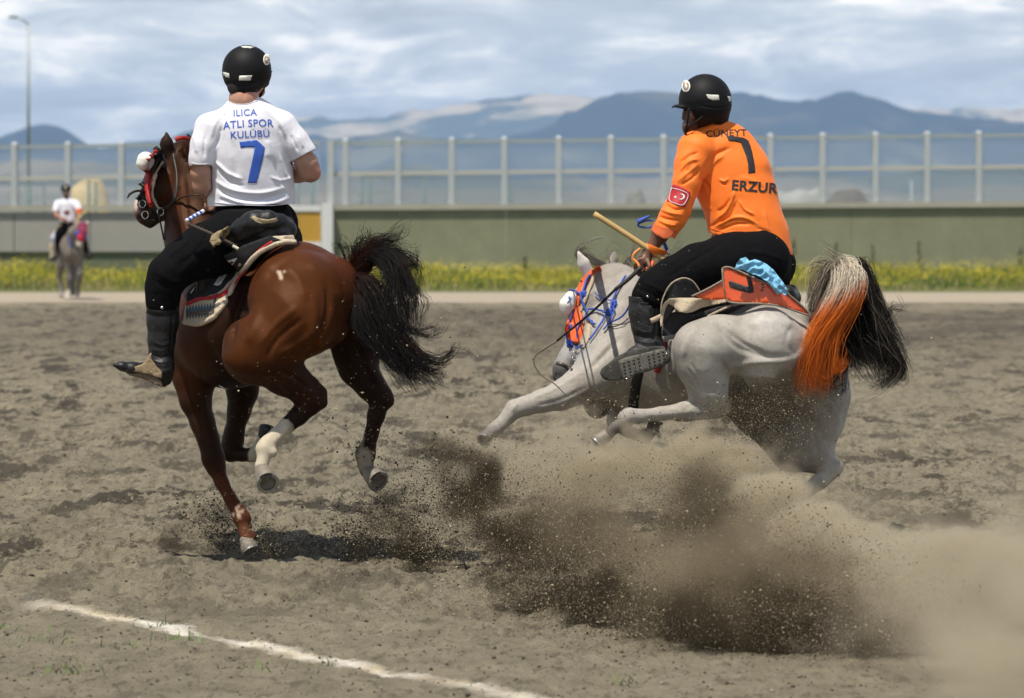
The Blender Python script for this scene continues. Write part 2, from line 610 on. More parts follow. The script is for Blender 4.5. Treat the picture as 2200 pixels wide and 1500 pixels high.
range_mesh('middle_hills', [(-2300, 360), (-200, 352), (0, 350), (120, 340), (260, 352), (500, 362), (700, 372), (760, 366), (890, 352), (960, 366), (1100, 380), (1300, 384), (1500, 372), (1700, 368), (1900, 378), (2060, 362), (2200, 352), (2600, 360), (4500, 380)],
           11000, 2600, hill_material('steppe_slopes', (0.07, 0.085, 0.06), (0.26, 0.21, 0.15), 0.0011, 0.46, 0.60), 15, rough=0.10)
range_mesh('low_foothills', [(-2300, 412), (-200, 405), (0, 398), (300, 404), (640, 412), (900, 404), (1200, 410), (1500, 402), (1760, 410), (1900, 420), (2100, 400), (2200, 396), (2700, 404), (4500, 420)],
           5500, 1900, hill_material('field_slopes', (0.14, 0.14, 0.12), (0.27, 0.235, 0.20), 0.0022, 0.45, 0.58), 21, rough=0.08)

# ------------------------------------------------------------------ boundary wall, glass fence and gate
YW = 120.0
m_cream = mat('cream_painted_concrete', (0.36, 0.345, 0.275), 0.7, noise=(1.5, 0.18))
m_green = mat('green_grey_render', (0.215, 0.222, 0.135), 0.85, noise=[(0.35, 0.30), (1.8, 0.22), (6.0, 0.12)])
m_greyp = mat('grey_wall_panel', (0.31, 0.30, 0.265), 0.8, noise=[(0.7, 0.16), (5.0, 0.08)])
m_post = mat('pale_painted_steel', (0.43, 0.46, 0.46), 0.45, noise=(2.0, 0.1))
m_rail = mat('grey_rail', (0.30, 0.35, 0.36), 0.5)
m_crail = mat('cream_rail', (0.46, 0.45, 0.39), 0.6)
m_gpost = mat('dark_green_steel', (0.055, 0.12, 0.10), 0.5)
m_white = mat('white_steel', (0.66, 0.67, 0.65), 0.5, noise=(2.0, 0.08))
m_ochre = mat('ochre_board', (0.50, 0.285, 0.035), 0.6, noise=(1.2, 0.12))


def glass_pane_material():
    m = bpy.data.materials.new('milky_acrylic')
    m.use_nodes = True
    t = NT(m.node_tree)
    out = m.node_tree.nodes['Material Output']
    m.node_tree.nodes.remove(m.node_tree.nodes['Principled BSDF'])
    tr = t.n('ShaderNodeBsdfTransparent', {'Color': (0.93, 0.95, 0.96)})
    df = t.n('ShaderNodeBsdfDiffuse', {'Color': (0.50, 0.58, 0.62)})
    gl = t.n('ShaderNodeBsdfGlossy', {'Color': (1, 1, 1), 'Roughness': 0.12})
    fac = t.math('MULTIPLY_ADD', t.noise(t.n('ShaderNodeTexCoord').outputs['Object'], 0.6, 4, 0.6), 0.08, 0.04)
    s1 = t.n('ShaderNodeMixShader', {0: fac, 1: tr.outputs[0], 2: df.outputs[0]})
    s2 = t.n('ShaderNodeMixShader', {0: 0.05, 1: s1.outputs[0], 2: gl.outputs[0]})
    t.set(out.inputs['Surface'], s2.outputs[0])
    return m


m_pane = glass_pane_material()


def wx(px):
    return W(px, 465, YW).x


def wz(py):
    return W(1100, py, YW).z


def line_top(px):      # top rail in photograph pixels: climbs gently to the right
    return np.interp(px, [-1500, 0, 715, 2200, 3700], [330, 313, 305, 287, 270])


def line_mid(px):
    return np.interp(px, [-1500, 0, 715, 2200, 3700], [392, 383, 373, 357, 342])


def line_cap(px):      # top of the wall
    return np.interp(px, [-1500, 0, 715, 2200, 3700], [444, 442, 440, 433, 427])


# green rendered wall to the right of the gate
gw = empty('perimeter_wall', (wx(1500), YW, 0), 'long green-grey rendered boundary wall with cream coping right of the yellow gate', 'wall')
def strip(px0, px1, ztop, zbot, y0, y1, n):
    """box following a sloping top line"""
    v, f = [], []
    for i in range(n + 1):
        p = px0 + (px1 - px0) * i / n
        a, b2 = ztop(p), zbot(p)
        v += [(wx(p), y0, b2), (wx(p), y1, b2), (wx(p), y1, a), (wx(p), y0, a)]
    for i in range(n):
        o = i * 4
        for k in range(4):
            k2 = (k + 1) % 4
            f.append((o + k, o + 4 + k, o + 4 + k2, o + k2))
    f.append((0, 1, 2, 3))
    f.append((n * 4 + 3, n * 4 + 2, n * 4 + 1, n * 4))
    return v, f


edges = [716] + [716 + 371 * i for i in range(1, 9)]
for a, b_ in zip(edges[:-1], edges[1:]):
    v, f = strip(a + 0.4, b_ - 0.4, lambda p: wz(line_cap(p) + 12), lambda p: -0.3, YW, YW + 0.3, 2)
    mesh_obj('wall_panel', v, f, m_green, gw)
v, f = strip(712, 3690, lambda p: wz(line_cap(p)), lambda p: wz(line_cap(p) + 12) + 0.003, YW - 0.10, YW + 0.42, 8)
mesh_obj('coping', v, f, m_cream, gw)

lw = empty('perimeter_wall', (wx(200), YW, 0), 'grey panelled boundary wall behind the distant rider, left of the gate', 'wall')
edges = [-1600 + 163 * i for i in range(13)] + [500]
for a, b_ in zip(edges[:-1], edges[1:]):
    v, f = strip(a + 1.0, b_ - 1.0, lambda p: wz(line_cap(p) + 15), lambda p: wz(541), YW + 0.02, YW + 0.28, 1)
    mesh_obj('wall_panel', v, f, m_greyp, lw)
v, f = strip(-1600, 500, lambda p: wz(line_cap(p)), lambda p: wz(line_cap(p) + 12), YW - 0.08, YW + 0.40, 6)
mesh_obj('coping', v, f, m_cream, lw)
v, f = strip(-1600, 500, lambda p: wz(541) - 0.003, lambda p: -0.3, YW + 0.10, YW + 0.34, 4)
mesh_obj('footing', v, f, mat('weathered_footing', (0.13, 0.15, 0.09), 0.9, noise=(1.0, 0.2)), lw)

# glass fence standing on both walls: steel posts, three rails, acrylic panes
def glass_fence(posts, label, x_end0, x_end1):
    fo = empty('glass_fence', (wx(sum(posts) / len(posts)), YW + 0.15, wz(440)), label, 'fence')
    for p in posts:
        cx, zt, zb = wx(p), wz(line_top(p) - 3), wz(line_cap(p)) + 0.002
        b = MB()
        b.box(cx - 0.078, cx + 0.078, YW + 0.02, YW + 0.05, zb, zt)
        b.box(cx - 0.03, cx + 0.03, YW + 0.05, YW + 0.23, zb, zt - 0.01)
        b.box(cx - 0.078, cx + 0.078, YW + 0.23, YW + 0.26, zb, zt)
        b.add([(cx - 0.1, YW + 0.02, zt), (cx + 0.1, YW + 0.02, zt), (cx + 0.1, YW + 0.26, zt), (cx - 0.1, YW + 0.26, zt), (cx, YW + 0.14, zt + 0.07)],
              [(0, 1, 4), (1, 2, 4), (2, 3, 4), (3, 0, 4), (3, 2, 1, 0)])
        b.build('post', m_post, fo)
    pe = [x_end0] + list(posts) + [x_end1]
    for a, c in zip(pe[:-1], pe[1:]):
        if c - a < 14:
            continue
        x0, x1 = wx(a) + 0.04, wx(c) - 0.04
        def bar(name, fn, d0, d1, yy0, yy1, mm):
            v = []
            for (xx, pp) in ((x0, a), (x1, c)):
                z1_, z0_ = wz(fn(pp) + d0), wz(fn(pp) + d1)
                v += [(xx, yy0, z0_), (xx, yy1, z0_), (xx, yy1, z1_), (xx, yy0, z1_)]
            f = [(0, 3, 2, 1), (4, 5, 6, 7), (0, 1, 5, 4), (1, 2, 6, 5), (2, 3, 7, 6), (3, 0, 4, 7)]
            return mesh_obj(name, v, f, mm, fo)
        bar('rail', line_top, -1, 7, YW + 0.08, YW + 0.18, m_rail)
        bar('rail', line_mid, -3, 5, YW + 0.07, YW + 0.19, m_crail)
        bar('glass_pane', line_top, 7.5, 60 + (line_mid(a) - line_top(a)) - 63.5, YW + 0.125, YW + 0.137, m_pane)
        bar('glass_pane', line_mid, 5.5, line_cap(a) - line_mid(a) - 1.0, YW + 0.125, YW + 0.137, m_pane)
    return fo


right_posts = [742, 855, 970, 1083, 1200, 1312, 1425, 1541, 1655, 1767, 1881, 1992, 2103] + [2103 + 112 * i for i in range(1, 13)]
left_posts = [30 - 115 * i for i in range(12, 0, -1)] + [30, 145, 260, 375, 490, 600]
glass_fence(right_posts, 'clear acrylic screen fence with pale posts on top of the green-grey wall', 712, 3560)
glass_fence(left_posts, 'clear acrylic screen fence with pale posts above the grey wall, behind the distant rider', -1420, 690)

# gate with ochre board between the two walls
gt = empty('sliding_gate', (wx(610), YW - 0.25, 0), 'white framed gate with an ochre yellow board between the two walls', 'gate')
g = MB()
g.box(wx(500), wx(690), YW - 0.30, YW - 0.18, wz(454), wz(441))
g.box(wx(500), wx(690), YW - 0.30, YW - 0.18, wz(533), wz(520))
g.build('rail', m_white, gt)
mesh_obj('gate_post', *box_vf(wx(692), wx(716), YW - 0.36, YW - 0.12, -0.2, wz(436)), m_white, gt)
mesh_obj('gate_post', *box_vf(wx(484), wx(498), YW - 0.36, YW - 0.12, -0.2, wz(436)), m_white, gt)
for k in range(4):
    a = 502 + 47 * k
    mesh_obj('board', *box_vf(wx(a) + 0.01, wx(a + 47) - 0.01, YW - 0.26, YW - 0.22, wz(519.5), wz(454.5)), m_ochre, gt)
mesh_obj('lower_sheet', *box_vf(wx(500), wx(690), YW - 0.26, YW - 0.22, 0.05, wz(534)), m_greyp, gt)
tp = MB()
tp.box(wx(704), wx(717), YW - 0.1, YW + 0.1, wz(437), wz(302))
tag(tp.build('gate_pillar', m_post), 'tall white pillar rising from the gate post beside the ochre board', 'post')

# ------------------------------------------------------------------ things beyond the fence
def lamp_post(px, top, YL, label):
    sc_ = mpp(YL)
    base = W(px, 465, YL)
    rt = empty('street_lamp', (base.x, YL, 0), label, 'street lamp')
    zt = W(px, top, YL).z
    zmid = W(px, 392, YL).z
    b = MB()
    b.tube([(base.x, YL, -0.3), (base.x, YL, zmid)], [5.5 * sc_, 5.0 * sc_], 10)
    b.build('base_pole', m_gpost, rt, True)
    b = MB()
    b.tube([(base.x, YL, zmid + 0.002), (base.x, YL, zt)], [4.0 * sc_, 2.4 * sc_], 10)
    b.build('pole', mat('galvanised_pole', (0.33, 0.37, 0.36), 0.5, 0.3), rt, True)
    b = MB()
    pts = [(base.x, YL, zt), (base.x - 3 * sc_, YL, zt + 5 * sc_), (base.x - 12 * sc_, YL, zt + 12 * sc_), (base.x - 26 * sc_, YL, zt + 17 * sc_)]
    b.tube(pts, 2.0 * sc_, 8)
    b.build('arm', m_rail, rt, True)
    b = MB()
    b.tube([(base.x - 24 * sc_, YL, zt + 16.5 * sc_), (base.x - 30 * sc_, YL, zt + 18 * sc_), (base.x - 42 * sc_, YL, zt + 17 * sc_)], [2.5 * sc_, 4.5 * sc_, 2.0 * sc_], 8)
    b.build('lamp_head', m_rail, rt, True)


lamp_post(62, 54, 150.0, 'tall street lamp with a single arm behind the fence at the far left')
for px, top, lab in ((95, 398, 'short dark green post beyond the grey wall, left of the distant rider'), (191, 372, 'tall dark green post in front of the sand mound'), (206, 392, 'short dark green post before the sand mound, right of the taller one'),
                     (640, 382, 'dark green post behind the fence just right of the white-shirted rider'), (672, 384, 'dark green post behind the fence left of the gate pillar'),
                     (778, 378, 'dark green post beyond the fence, left one of the close pair'), (795, 378, 'dark green post beyond the fence, right one of the close pair'),
                     (912, 378, 'lone dark green post beyond the fence above the dark tail'), (1098, 392, 'faint green post beyond the fence in the middle of the picture'), (1958, 388, 'thin brownish pole beyond the fence at the right')):
    Yp = 140.0
    q = W(px, 465, Yp)
    b = MB()
    b.tube([(q.x, Yp, -0.2), (q.x, Yp, W(px, top, Yp).z)], 0.045 if px != 1958 else 0.03, 8)
    o = b.build('fence_post', m_gpost if px != 1958 else m_rail, None, True)
    tag(o, lab, 'post', 'posts beyond the glass fence')
for a, c in ((778, 912), (640, 672)):
    b = MB()
    zz = W(800, 379, 140.0).z
    b.tube([(W(a, 465, 140).x, 140.0, zz), (W(c, 465, 140).x, 140.0, zz)], 0.022, 6)
    tag(b.build('wire_rail', m_gpost, None, True), 'thin dark rail joining the green posts left of the gate pillar' if a == 640 else 'thin dark rail joining the green posts above the dark tail', 'rail')


def mound(name, px0, px1, ptop, Ym, material, label, cat, seed, flat=0.0):
    cx = (W(px0, 465, Ym).x + W(px1, 465, Ym).x) / 2
    rx = (W(px1, 465, Ym).x - W(px0, 465, Ym).x) / 2
    hz = W(1100, ptop, Ym).z
    n, k = 40, 12
    V = []
    for j in range(k + 1):
        rr = j / k
        for i in range(n):
            an = 2 * math.pi * i / n
            x, y = rr * math.cos(an), rr * math.sin(an)
            h = hz * (1 - rr ** 2.6) if not flat else hz * min(1, (1 - rr) * 3)
            nn = float(noise2(np.array([x * 2.3 + seed]), np.array([y * 2.3]), seed)[0])
            V.append((cx + rx * x * (1 + 0.1 * nn), Ym + rx * 0.7 * y, max(h * (1 + 0.35 * nn * (0.3 + rr)), -0.2) if j < k else -0.2))
    Fc = []
    for j in range(k):
        for i in range(n):
            i2 = (i + 1) % n
            Fc.append((j * n + i, (j + 1) * n + i, (j + 1) * n + i2, j * n + i2))
    o = mesh_obj(name, V, Fc, material, smooth=True)
    return tag(o, label, cat)


mound('sand_mound', 108, 262, 384, 170.0, mat('sand', (0.56, 0.42, 0.21), 0.9, noise=(0.5, 0.25)), 'big heap of yellow sand beyond the wall behind the distant rider', 'sand heap', 2)
mound('earth_mound', 1730, 1912, 411, 160.0, mat('dark_earth', (0.10, 0.085, 0.07), 0.9, noise=(0.8, 0.3)), 'low dark heap of earth behind the fence at the right', 'earth heap', 5)
mound('earth_mound', 1318, 1412, 414, 160.0, mat('grey_earth', (0.16, 0.155, 0.13), 0.9, noise=(0.8, 0.3)), 'low grey heap of earth behind the fence, left of the orange rider', 'earth heap', 8)
mound('concrete_slab', 1560, 1800, 417, 175.0, mat('pale_slab', (0.33, 0.33, 0.30), 0.9, noise=(0.5, 0.1)), 'long low grey slab behind the fence right of the orange rider', 'slab', 11, 1)
# ------------------------------------------------------------------ grass and flowers along the foot of the wall
def blades(n, fx, fy, hfn, wid, lean, colfn, seed):
    r = np.random.default_rng(seed)
    x, y = fx(r, n), fy(r, n)
    h = hfn(r, x, y)
    an = r.uniform(0, math.pi, n)
    ca, sa = np.cos(an) * wid, np.sin(an) * wid
    lx, ly = r.normal(0, lean, n) * h, r.normal(0, lean, n) * h
    V = np.zeros((n, 5, 3), np.float32)
    V[:, 0] = np.stack([x - ca, y - sa, 0 * x], 1)
    V[:, 1] = np.stack([x + ca, y + sa, 0 * x], 1)
    V[:, 2] = np.stack([x + ca * 0.7 + lx * 0.35, y + sa * 0.7 + ly * 0.35, h * 0.55], 1)
    V[:, 3] = np.stack([x - ca * 0.7 + lx * 0.35, y - sa * 0.7 + ly * 0.35, h * 0.55], 1)
    V[:, 4] = np.stack([x + lx, y + ly, h], 1)
    i = np.arange(n)[:, None] * 5
    quads = (i + np.array([[0, 1, 2, 3]]))
    tris = (i + np.array([[3, 2, 4]]))
    C = colfn(r, n, x, y)
    return V.reshape(-1, 3), quads, tris, np.repeat(C, 5, 0)


def tri_mesh(name, V, tris, material, cols=None, **k):
    return mesh_obj(name, V, tris, material, cols=cols, **k)


m_grass = mat('meadow_grass', rough=0.75, attr='Col', spec=0.2)


def strip_x(r, n):
    return r.uniform(-27, 29, n)


def patch(x, y, s=0.25, sd=30):
    return noise2(x * s, y * s * 0.8, sd)


def gcol(r, n, x, y):
    f = np.clip(patch(x, y, 0.35, 33) * 1.6 + 0.4 + r.normal(0, 0.15, n), 0, 1)[:, None]
    c = np.array([0.11, 0.165, 0.035]) * (1 - f) + np.array([0.25, 0.25, 0.035]) * f
    d = (r.uniform(size=n) < (0.15 + 0.6 * np.clip((105.5 - y) / 4, 0, 1)))[:, None]
    return np.where(d, np.array([0.36, 0.29, 0.15]), c)


Vg, q, t3, Cg = blades(60000, strip_x, lambda r, n: 101.5 + 18 * r.uniform(size=n) ** 0.8, lambda r, x, y: np.clip(0.08 + 0.030 * (y - 101.5) * 0.55 + 0.35 * patch(x, y, 0.5) + r.normal(0, 0.06, len(x)), 0.05, 0.75), 0.018, 0.22, gcol, 3)
tris = np.concatenate([np.stack([q[:, 0], q[:, 1], q[:, 2]], 1), np.stack([q[:, 0], q[:, 2], q[:, 3]], 1), t3])
tag(tri_mesh('tall_grass', Vg, tris, m_grass, Cg), 'strip of tall grass growing along the foot of the boundary wall', 'grass', kind='stuff')
# yellow blossom: little crossed petals
rr = np.random.default_rng(5)
n = 30000
x = rr.uniform(-27, 29, n)
y = 104 + 14 * rr.uniform(size=n)
keep = (patch(x, y, 0.32, 41) + rr.normal(0, 0.18, n)) > -0.10
x, y = x[keep], y[keep]
n = len(x)
z = np.clip(0.14 + 0.016 * (y - 101.5) + 0.33 * patch(x, y, 0.5) + rr.normal(0, 0.08, n), 0.08, 0.75)
s_ = rr.uniform(0.010, 0.022, n)
off = np.array([[-1, 0, 0], [1, 0, 0.2], [0, 0.3, 1.2], [0, -1, 0.1], [0, 1, 0.2], [0.2, 0, 1.3]])
V = (np.stack([x, y, z], 1)[:, None, :] + off[None] * s_[:, None, None]).reshape(-1, 3)
i = np.arange(n)[:, None] * 6
tr = np.concatenate([i + np.array([[0, 1, 2]]), i + np.array([[3, 4, 5]])])
tag(mesh_obj('yellow_wildflowers', V, tr, mat('yellow_petals', (0.80, 0.66, 0.02), 0.7, noise=(3.0, 0.2))), 'mass of small yellow wildflowers among the grass by the wall', 'flowers', kind='stuff')


def weed(px, top, Yw, label):
    p = W(px, 465, Yw)
    ht = W(px, top, Yw).z
    b = MB()
    r = random.Random(int(px))
    rt = empty('tall_weed', (p.x, Yw, 0), label, 'weed', 'tall dark weeds against the wall')
    b.tube([(p.x, Yw, 0), (p.x + 0.03, Yw, ht * 0.5), (p.x + 0.02, Yw, ht)], [0.014, 0.011, 0.006], 5)
    b.build('stem', mat('weed_stem', (0.10, 0.12, 0.04), 0.8), rt)
    b = MB()
    for k in range(42):
        h = ht * (0.25 + 0.75 * k / 42)
        a = r.uniform(0, 6.28)
        l = 0.16 * (1.15 - 0.8 * k / 42)
        c, s = math.cos(a), math.sin(a)
        b.add([(p.x + 0.02, Yw, h), (p.x + c * l * 0.5 - s * 0.03, Yw + s * l * 0.5 + c * 0.03, h + 0.05), (p.x + c * l, Yw + s * l, h + r.uniform(-0.02, 0.1)), (p.x + c * l * 0.5 + s * 0.03, Yw + s * l * 0.5 - c * 0.03, h + 0.05)], [(0, 1, 2, 3)])
    b.build('foliage', mat('weed_leaves', (0.11, 0.13, 0.035), 0.8, noise=(4, 0.3)), rt)


for px, top, lab in ((1706, 515, 'reddish tall weed just right of the orange shirt'), (1796, 522, 'tall weed behind the pale tail top, against the wall'), (1874, 530, 'tall weed right of the dyed tail'), (1975, 523, 'tallest weed standing alone against the wall at the right'),
                     (2192, 533, 'tall weed at the right edge of the picture'), (1128, 552, 'dark weed against the wall left of the grey horse')):
    weed(px, top, 117.0, lab)

# low green tufts on the trodden ground by the chalk line
def tuft(px, py, n, size, label):
    n = int(n * .6)
    g0 = ground_at(px, py)
    r = np.random.default_rng(int(px * 7 + py))
    cx = g0.x + r.normal(0, size, n)
    cy = g0.y + r.normal(0, size * 0.9, n)
    Vv, q_, t_, Cc = blades(n, lambda r_, k: cx, lambda r_, k: cy, lambda r_, a, b2: r_.uniform(0.015, 0.06, n), 0.0035, 0.7,
                            lambda r_, k, a, b2: np.array([0.13, 0.20, 0.05]) + r_.uniform(0, 0.08, (k, 1)), int(px))
    Vv[:, 2] += float(ground_z(np.array([g0.x]), np.array([g0.y]))[0]) - 0.004
    T3 = np.concatenate([np.stack([q_[:, 0], q_[:, 1], q_[:, 2]], 1), np.stack([q_[:, 0], q_[:, 2], q_[:, 3]], 1), t_])
    tag(mesh_obj('grass_tuft', Vv, T3, m_grass, cols=Cc), label, 'grass', 'sparse green tufts by the chalk line')


for px, py, n, sz, lab in ((200, 1452, 60, 0.11, 'largest green grass tuft at the bottom left'), (8, 1357, 26, 0.05, 'small green tuft at the left edge below the chalk line'), (88, 1382, 50, 0.11, 'sparse green tuft left below the start of the chalk line'),
                           (338, 1350, 18, 0.035, 'tiny green tuft growing at the edge of the chalk line'), (400, 1378, 36, 0.06, 'green tuft close under the chalk line'), (275, 1400, 22, 0.07, 'thin green tuft between the two largest tufts'),
                           (692, 1428, 16, 0.04, 'tiny green tuft under the middle of the chalk line'), (345, 1380, 18, 0.05, 'faint green tuft left of the one under the chalk line'), (1335, 1467, 18, 0.05, 'lone faint tuft right of the chalk line'), (530, 1440, 14, 0.07, 'very sparse tuft low on the trodden ground, right of the largest tuft')):
    tuft(px, py, n, sz, lab)

# loose stones and clods lying on the arena
def clods(n, seed, sizes, fx, fy, material, name, label, colr):
    r = np.random.default_rng(seed)
    x, y = fx(r, n), fy(r, n)
    s = r.uniform(*sizes, n) * (1 + 1.4 * r.uniform(size=n) ** 8)
    base = np.array([[1, 0, 0], [-1, 0, 0], [0, 1, 0], [0, -1, 0], [0, 0, 0.8], [0, 0, -0.6]])
    V = base[None] * s[:, None, None] * r.uniform(0.6, 1.3, (n, 6, 1))
    a = r.uniform(0, 6.28, n)
    ca, sa = np.cos(a)[:, None], np.sin(a)[:, None]
    X = V[..., 0] * ca - V[..., 1] * sa
    Yv = V[..., 0] * sa + V[..., 1] * ca
    V = np.stack([X, Yv, V[..., 2]], -1)
    V += np.stack([x, y, ground_z(x, y) + s * 0.25], 1)[:, None, :]
    T = np.array([[0, 2, 4], [2, 1, 4], [1, 3, 4], [3, 0, 4], [2, 0, 5], [1, 2, 5], [3, 1, 5], [0, 3, 5]])
    tr_ = (np.arange(n)[:, None, None] * 6 + T[None]).reshape(-1, 3)
    C = colr(r, n)
    tag(mesh_obj(name, V.reshape(-1, 3), tr_, material, cols=np.repeat(C, 6, 0)), label, 'soil clods', kind='stuff')


m_clod = mat('loose_soil', rough=0.95, attr='Col', spec=0.1)
clods(20000, 8, (0.002, 0.0065), lambda r, n: r.uniform(-3.6, 3.6, n), lambda r, n: 14 + 20 * r.uniform(size=n) ** 1.3, m_clod, 'soil_clods', 'loose crumbs of soil scattered over the arena',
      lambda r, n: np.where((r.uniform(size=n) < 0.6)[:, None], np.array([[0.10, 0.085, 0.065]]), np.array([[0.24, 0.205, 0.155]])) * r.uniform(0.7, 1.2, (n, 1)))
# ------------------------------------------------------------------ soft solid modeller: smooth unions of tapered capsules, meshed with surface nets
def surface_nets(D, org, h):
    """quads of the zero level of D (negative inside)"""
    S = D < 0
    nx, ny, nz = D.shape
    corner = np.zeros((nx - 1, ny - 1, nz - 1), np.uint8)
    for a in (0, 1):
        for b in (0, 1):
            for c in (0, 1):
                corner += S[a:nx - 1 + a, b:ny - 1 + b, c:nz - 1 + c]
    act = (corner > 0) & (corner < 8)
    I, J, K = np.nonzero(act)
    idx = np.full(act.shape, -1, np.int32)
    idx[I, J, K] = np.arange(len(I))
    acc = np.zeros((len(I), 3), np.float64)
    cnt = np.zeros(len(I))
    for ax in range(3):
        o1, o2 = [a for a in range(3) if a != ax]
        for u in (0, 1):
            for v in (0, 1):
                c0 = [0, 0, 0]
                c0[o1], c0[o2] = u, v
                c1 = list(c0)
                c1[ax] = 1
                d0 = D[I + c0[0], J + c0[1], K + c0[2]]
                d1 = D[I + c1[0], J + c1[1], K + c1[2]]
                m = (d0 < 0) != (d1 < 0)
                tt = np.where(m, d0 / np.where(m, d0 - d1, 1), 0)
                p = np.zeros((len(I), 3))
                p[:, o1], p[:, o2] = u, v
                p[:, ax] = tt
                acc += p * m[:, None]
                cnt += m
    V = (acc / cnt[:, None] + np.stack([I, J, K], 1)) * h + np.asarray(org)
    quads = []
    for ax in range(3):
        sl0 = [slice(None)] * 3
        sl1 = [slice(None)] * 3
        sl0[ax] = slice(0, -1)
        sl1[ax] = slice(1, None)
        s0, s1 = S[tuple(sl0)], S[tuple(sl1)]
        o1, o2 = [(1, 2), (2, 0), (0, 1)][ax]
        ch = s0 != s1
        ii = np.stack(np.nonzero(ch), 1)
        ok = (ii[:, o1] > 0) & (ii[:, o2] > 0)
        for o in (o1, o2):
            ok &= ii[:, o] < act.shape[o]
        ii = ii[ok]
        ins = s0[ii[:, 0], ii[:, 1], ii[:, 2]]

        def at(a, b):
            q = ii.copy()
            q[:, o1] -= a
            q[:, o2] -= b
            return idx[q[:, 0], q[:, 1], q[:, 2]]
        q4 = np.stack([at(1, 1), at(0, 1), at(0, 0), at(1, 0)], 1)
        q4[~ins] = q4[~ins][:, ::-1]
        quads.append(q4)
    Q = np.concatenate(quads)
    Q = Q[(Q >= 0).all(1)]
    return V, Q


class Soft:
    """points are (px, py, dz, r): photograph pixel, metres beyond the figure's plane, radius in photograph pixels"""
    def __init__(self, Y0, h=0.01, k=0.03):
        self.Y0, self.h, self.k = Y0, h, k
        self.P = []
        self.sc = Y0 / F

    def pt(self, p):
        Y = self.Y0 + p[2]
        return np.array(W(p[0], p[1], Y)), p[3] * Y / F

    def chain(self, pts, k=None, col=None, ax=None, fac=1.0, op='add', sm=0):
        if sm:
            pts = spline(pts, sm)
        q = [self.pt(p) for p in pts]
        if len(q) == 1:
            q = q * 2
        for (a, ra), (b, rb) in zip(q[:-1], q[1:]):
            self.P.append((a, b, ra, rb, self.k if k is None else k, None if ax is None else np.array(Vector(ax).normalized()), fac, col, op))
        return self

    def ball(self, p, **kw):
        return self.chain([p], **kw)

    def dist(self, X, prim):
        a, b, ra, rb, k, ax, fac, col, op = prim
        ba = b - a
        L = float(ba @ ba)
        pa = X - a.astype(np.float32)
        if L > 1e-12:
            t = np.clip((pa @ (ba / L).astype(np.float32)), 0, 1)
            d = pa - t[..., None] * ba.astype(np.float32)
            r = ra + t * (rb - ra)
        else:
            d = pa
            r = ra
        if ax is not None:
            e = d @ ax.astype(np.float32)
            d = d + (e * (1.0 / fac - 1.0))[..., None] * ax.astype(np.float32)
        n = np.sqrt(np.einsum('...i,...i->...', d, d))
        if ax is not None and fac < 1:
            return (n - r) * (0.5 + 0.5 * fac)
        return n - r

    def field(self):
        h = self.h
        lo = np.full(3, 1e9)
        hi = np.full(3, -1e9)
        bb = []
        for p in self.P:
            a, b, ra, rb, k, ax, fac, col, op = p
            m = max(ra, rb) * max(1, fac) + max(k, 0) + 2.5 * h
            l, u = np.minimum(a, b) - m, np.maximum(a, b) + m
            bb.append((l, u))
            if op == 'add':
                lo, hi = np.minimum(lo, l), np.maximum(hi, u)
        n = np.ceil((hi - lo) / h).astype(int) + 2
        D = np.full(tuple(n), 0.5, np.float32)
        ax_ = [(lo[i] + h * np.arange(n[i])).astype(np.float32) for i in range(3)]
        for p, (l, u) in zip(self.P, bb):
            i0 = np.maximum(((l - lo) / h).astype(int), 0)
            i1 = np.minimum(((u - lo) / h).astype(int) + 2, n)
            if (i1 <= i0).any():
                continue
            sl = tuple(slice(i0[i], i1[i]) for i in range(3))
            X = np.stack(np.meshgrid(*[ax_[i][sl[i]] for i in range(3)], indexing='ij'), -1)
            d = self.dist(X, p)
            o = D[sl]
            k = p[4]
            if p[8] == 'add':
                if k > 0:
                    e = np.clip(k - np.abs(d - o), 0, None) / k
                    D[sl] = np.minimum(d, o) - e * e * k * 0.25
                else:
                    D[sl] = np.minimum(d, o)
            else:
                d = -d
                e = np.clip(k - np.abs(d - o), 0, None) / max(k, 1e-6)
                D[sl] = np.maximum(d, o) + e * e * k * 0.25
        return D, lo

    def mesh(self, relax=1):
        D, lo = self.field()
        V, Q = surface_nets(D, lo, self.h)
        for _ in range(relax):
            V = relax_mesh(V, Q, 0.5)
        return V, Q

    def colour(self, V, default, blur=0.03):
        """colour of the nearest primitives that carry one"""
        best = np.full(len(V), 1e9)
        ws = np.zeros(len(V))
        C = np.zeros((len(V), 3))
        ds = []
        cs = []
        X = V.astype(np.float32)
        for p in self.P:
            if p[8] != 'add':
                continue
            ds.append(self.dist(X, p))
            cs.append(p[7] if p[7] is not None else default)
        ds = np.array(ds)
        mn = ds.min(0)
        for d, c in zip(ds, cs):
            w_ = np.exp(-(d - mn) / blur * 3)
            ws += w_
            C += w_[:, None] * np.array(c)
        return C / ws[:, None]


def relax_mesh(V, Q, lam):
    acc = np.zeros_like(V)
    cnt = np.zeros(len(V))
    for a, b in ((0, 1), (1, 2), (2, 3), (3, 0)):
        for u, v in ((a, b), (b, a)):
            for c in range(3):
                acc[:, c] += np.bincount(Q[:, u], V[Q[:, v], c], len(V))
            cnt += np.bincount(Q[:, u], minlength=len(V))
    return V * (1 - lam) + lam * acc / np.maximum(cnt, 1)[:, None]


def normals(V, Q):
    n = np.cross(V[Q[:, 2]] - V[Q[:, 0]], V[Q[:, 3]] - V[Q[:, 1]])
    N = np.zeros_like(V)
    for k in range(4):
        for c in range(3):
            N[:, c] += np.bincount(Q[:, k], n[:, c], len(V))
    return N / np.maximum(np.linalg.norm(N, axis=1), 1e-12)[:, None]


CAMP = np.array([0, 0, CAMZ])


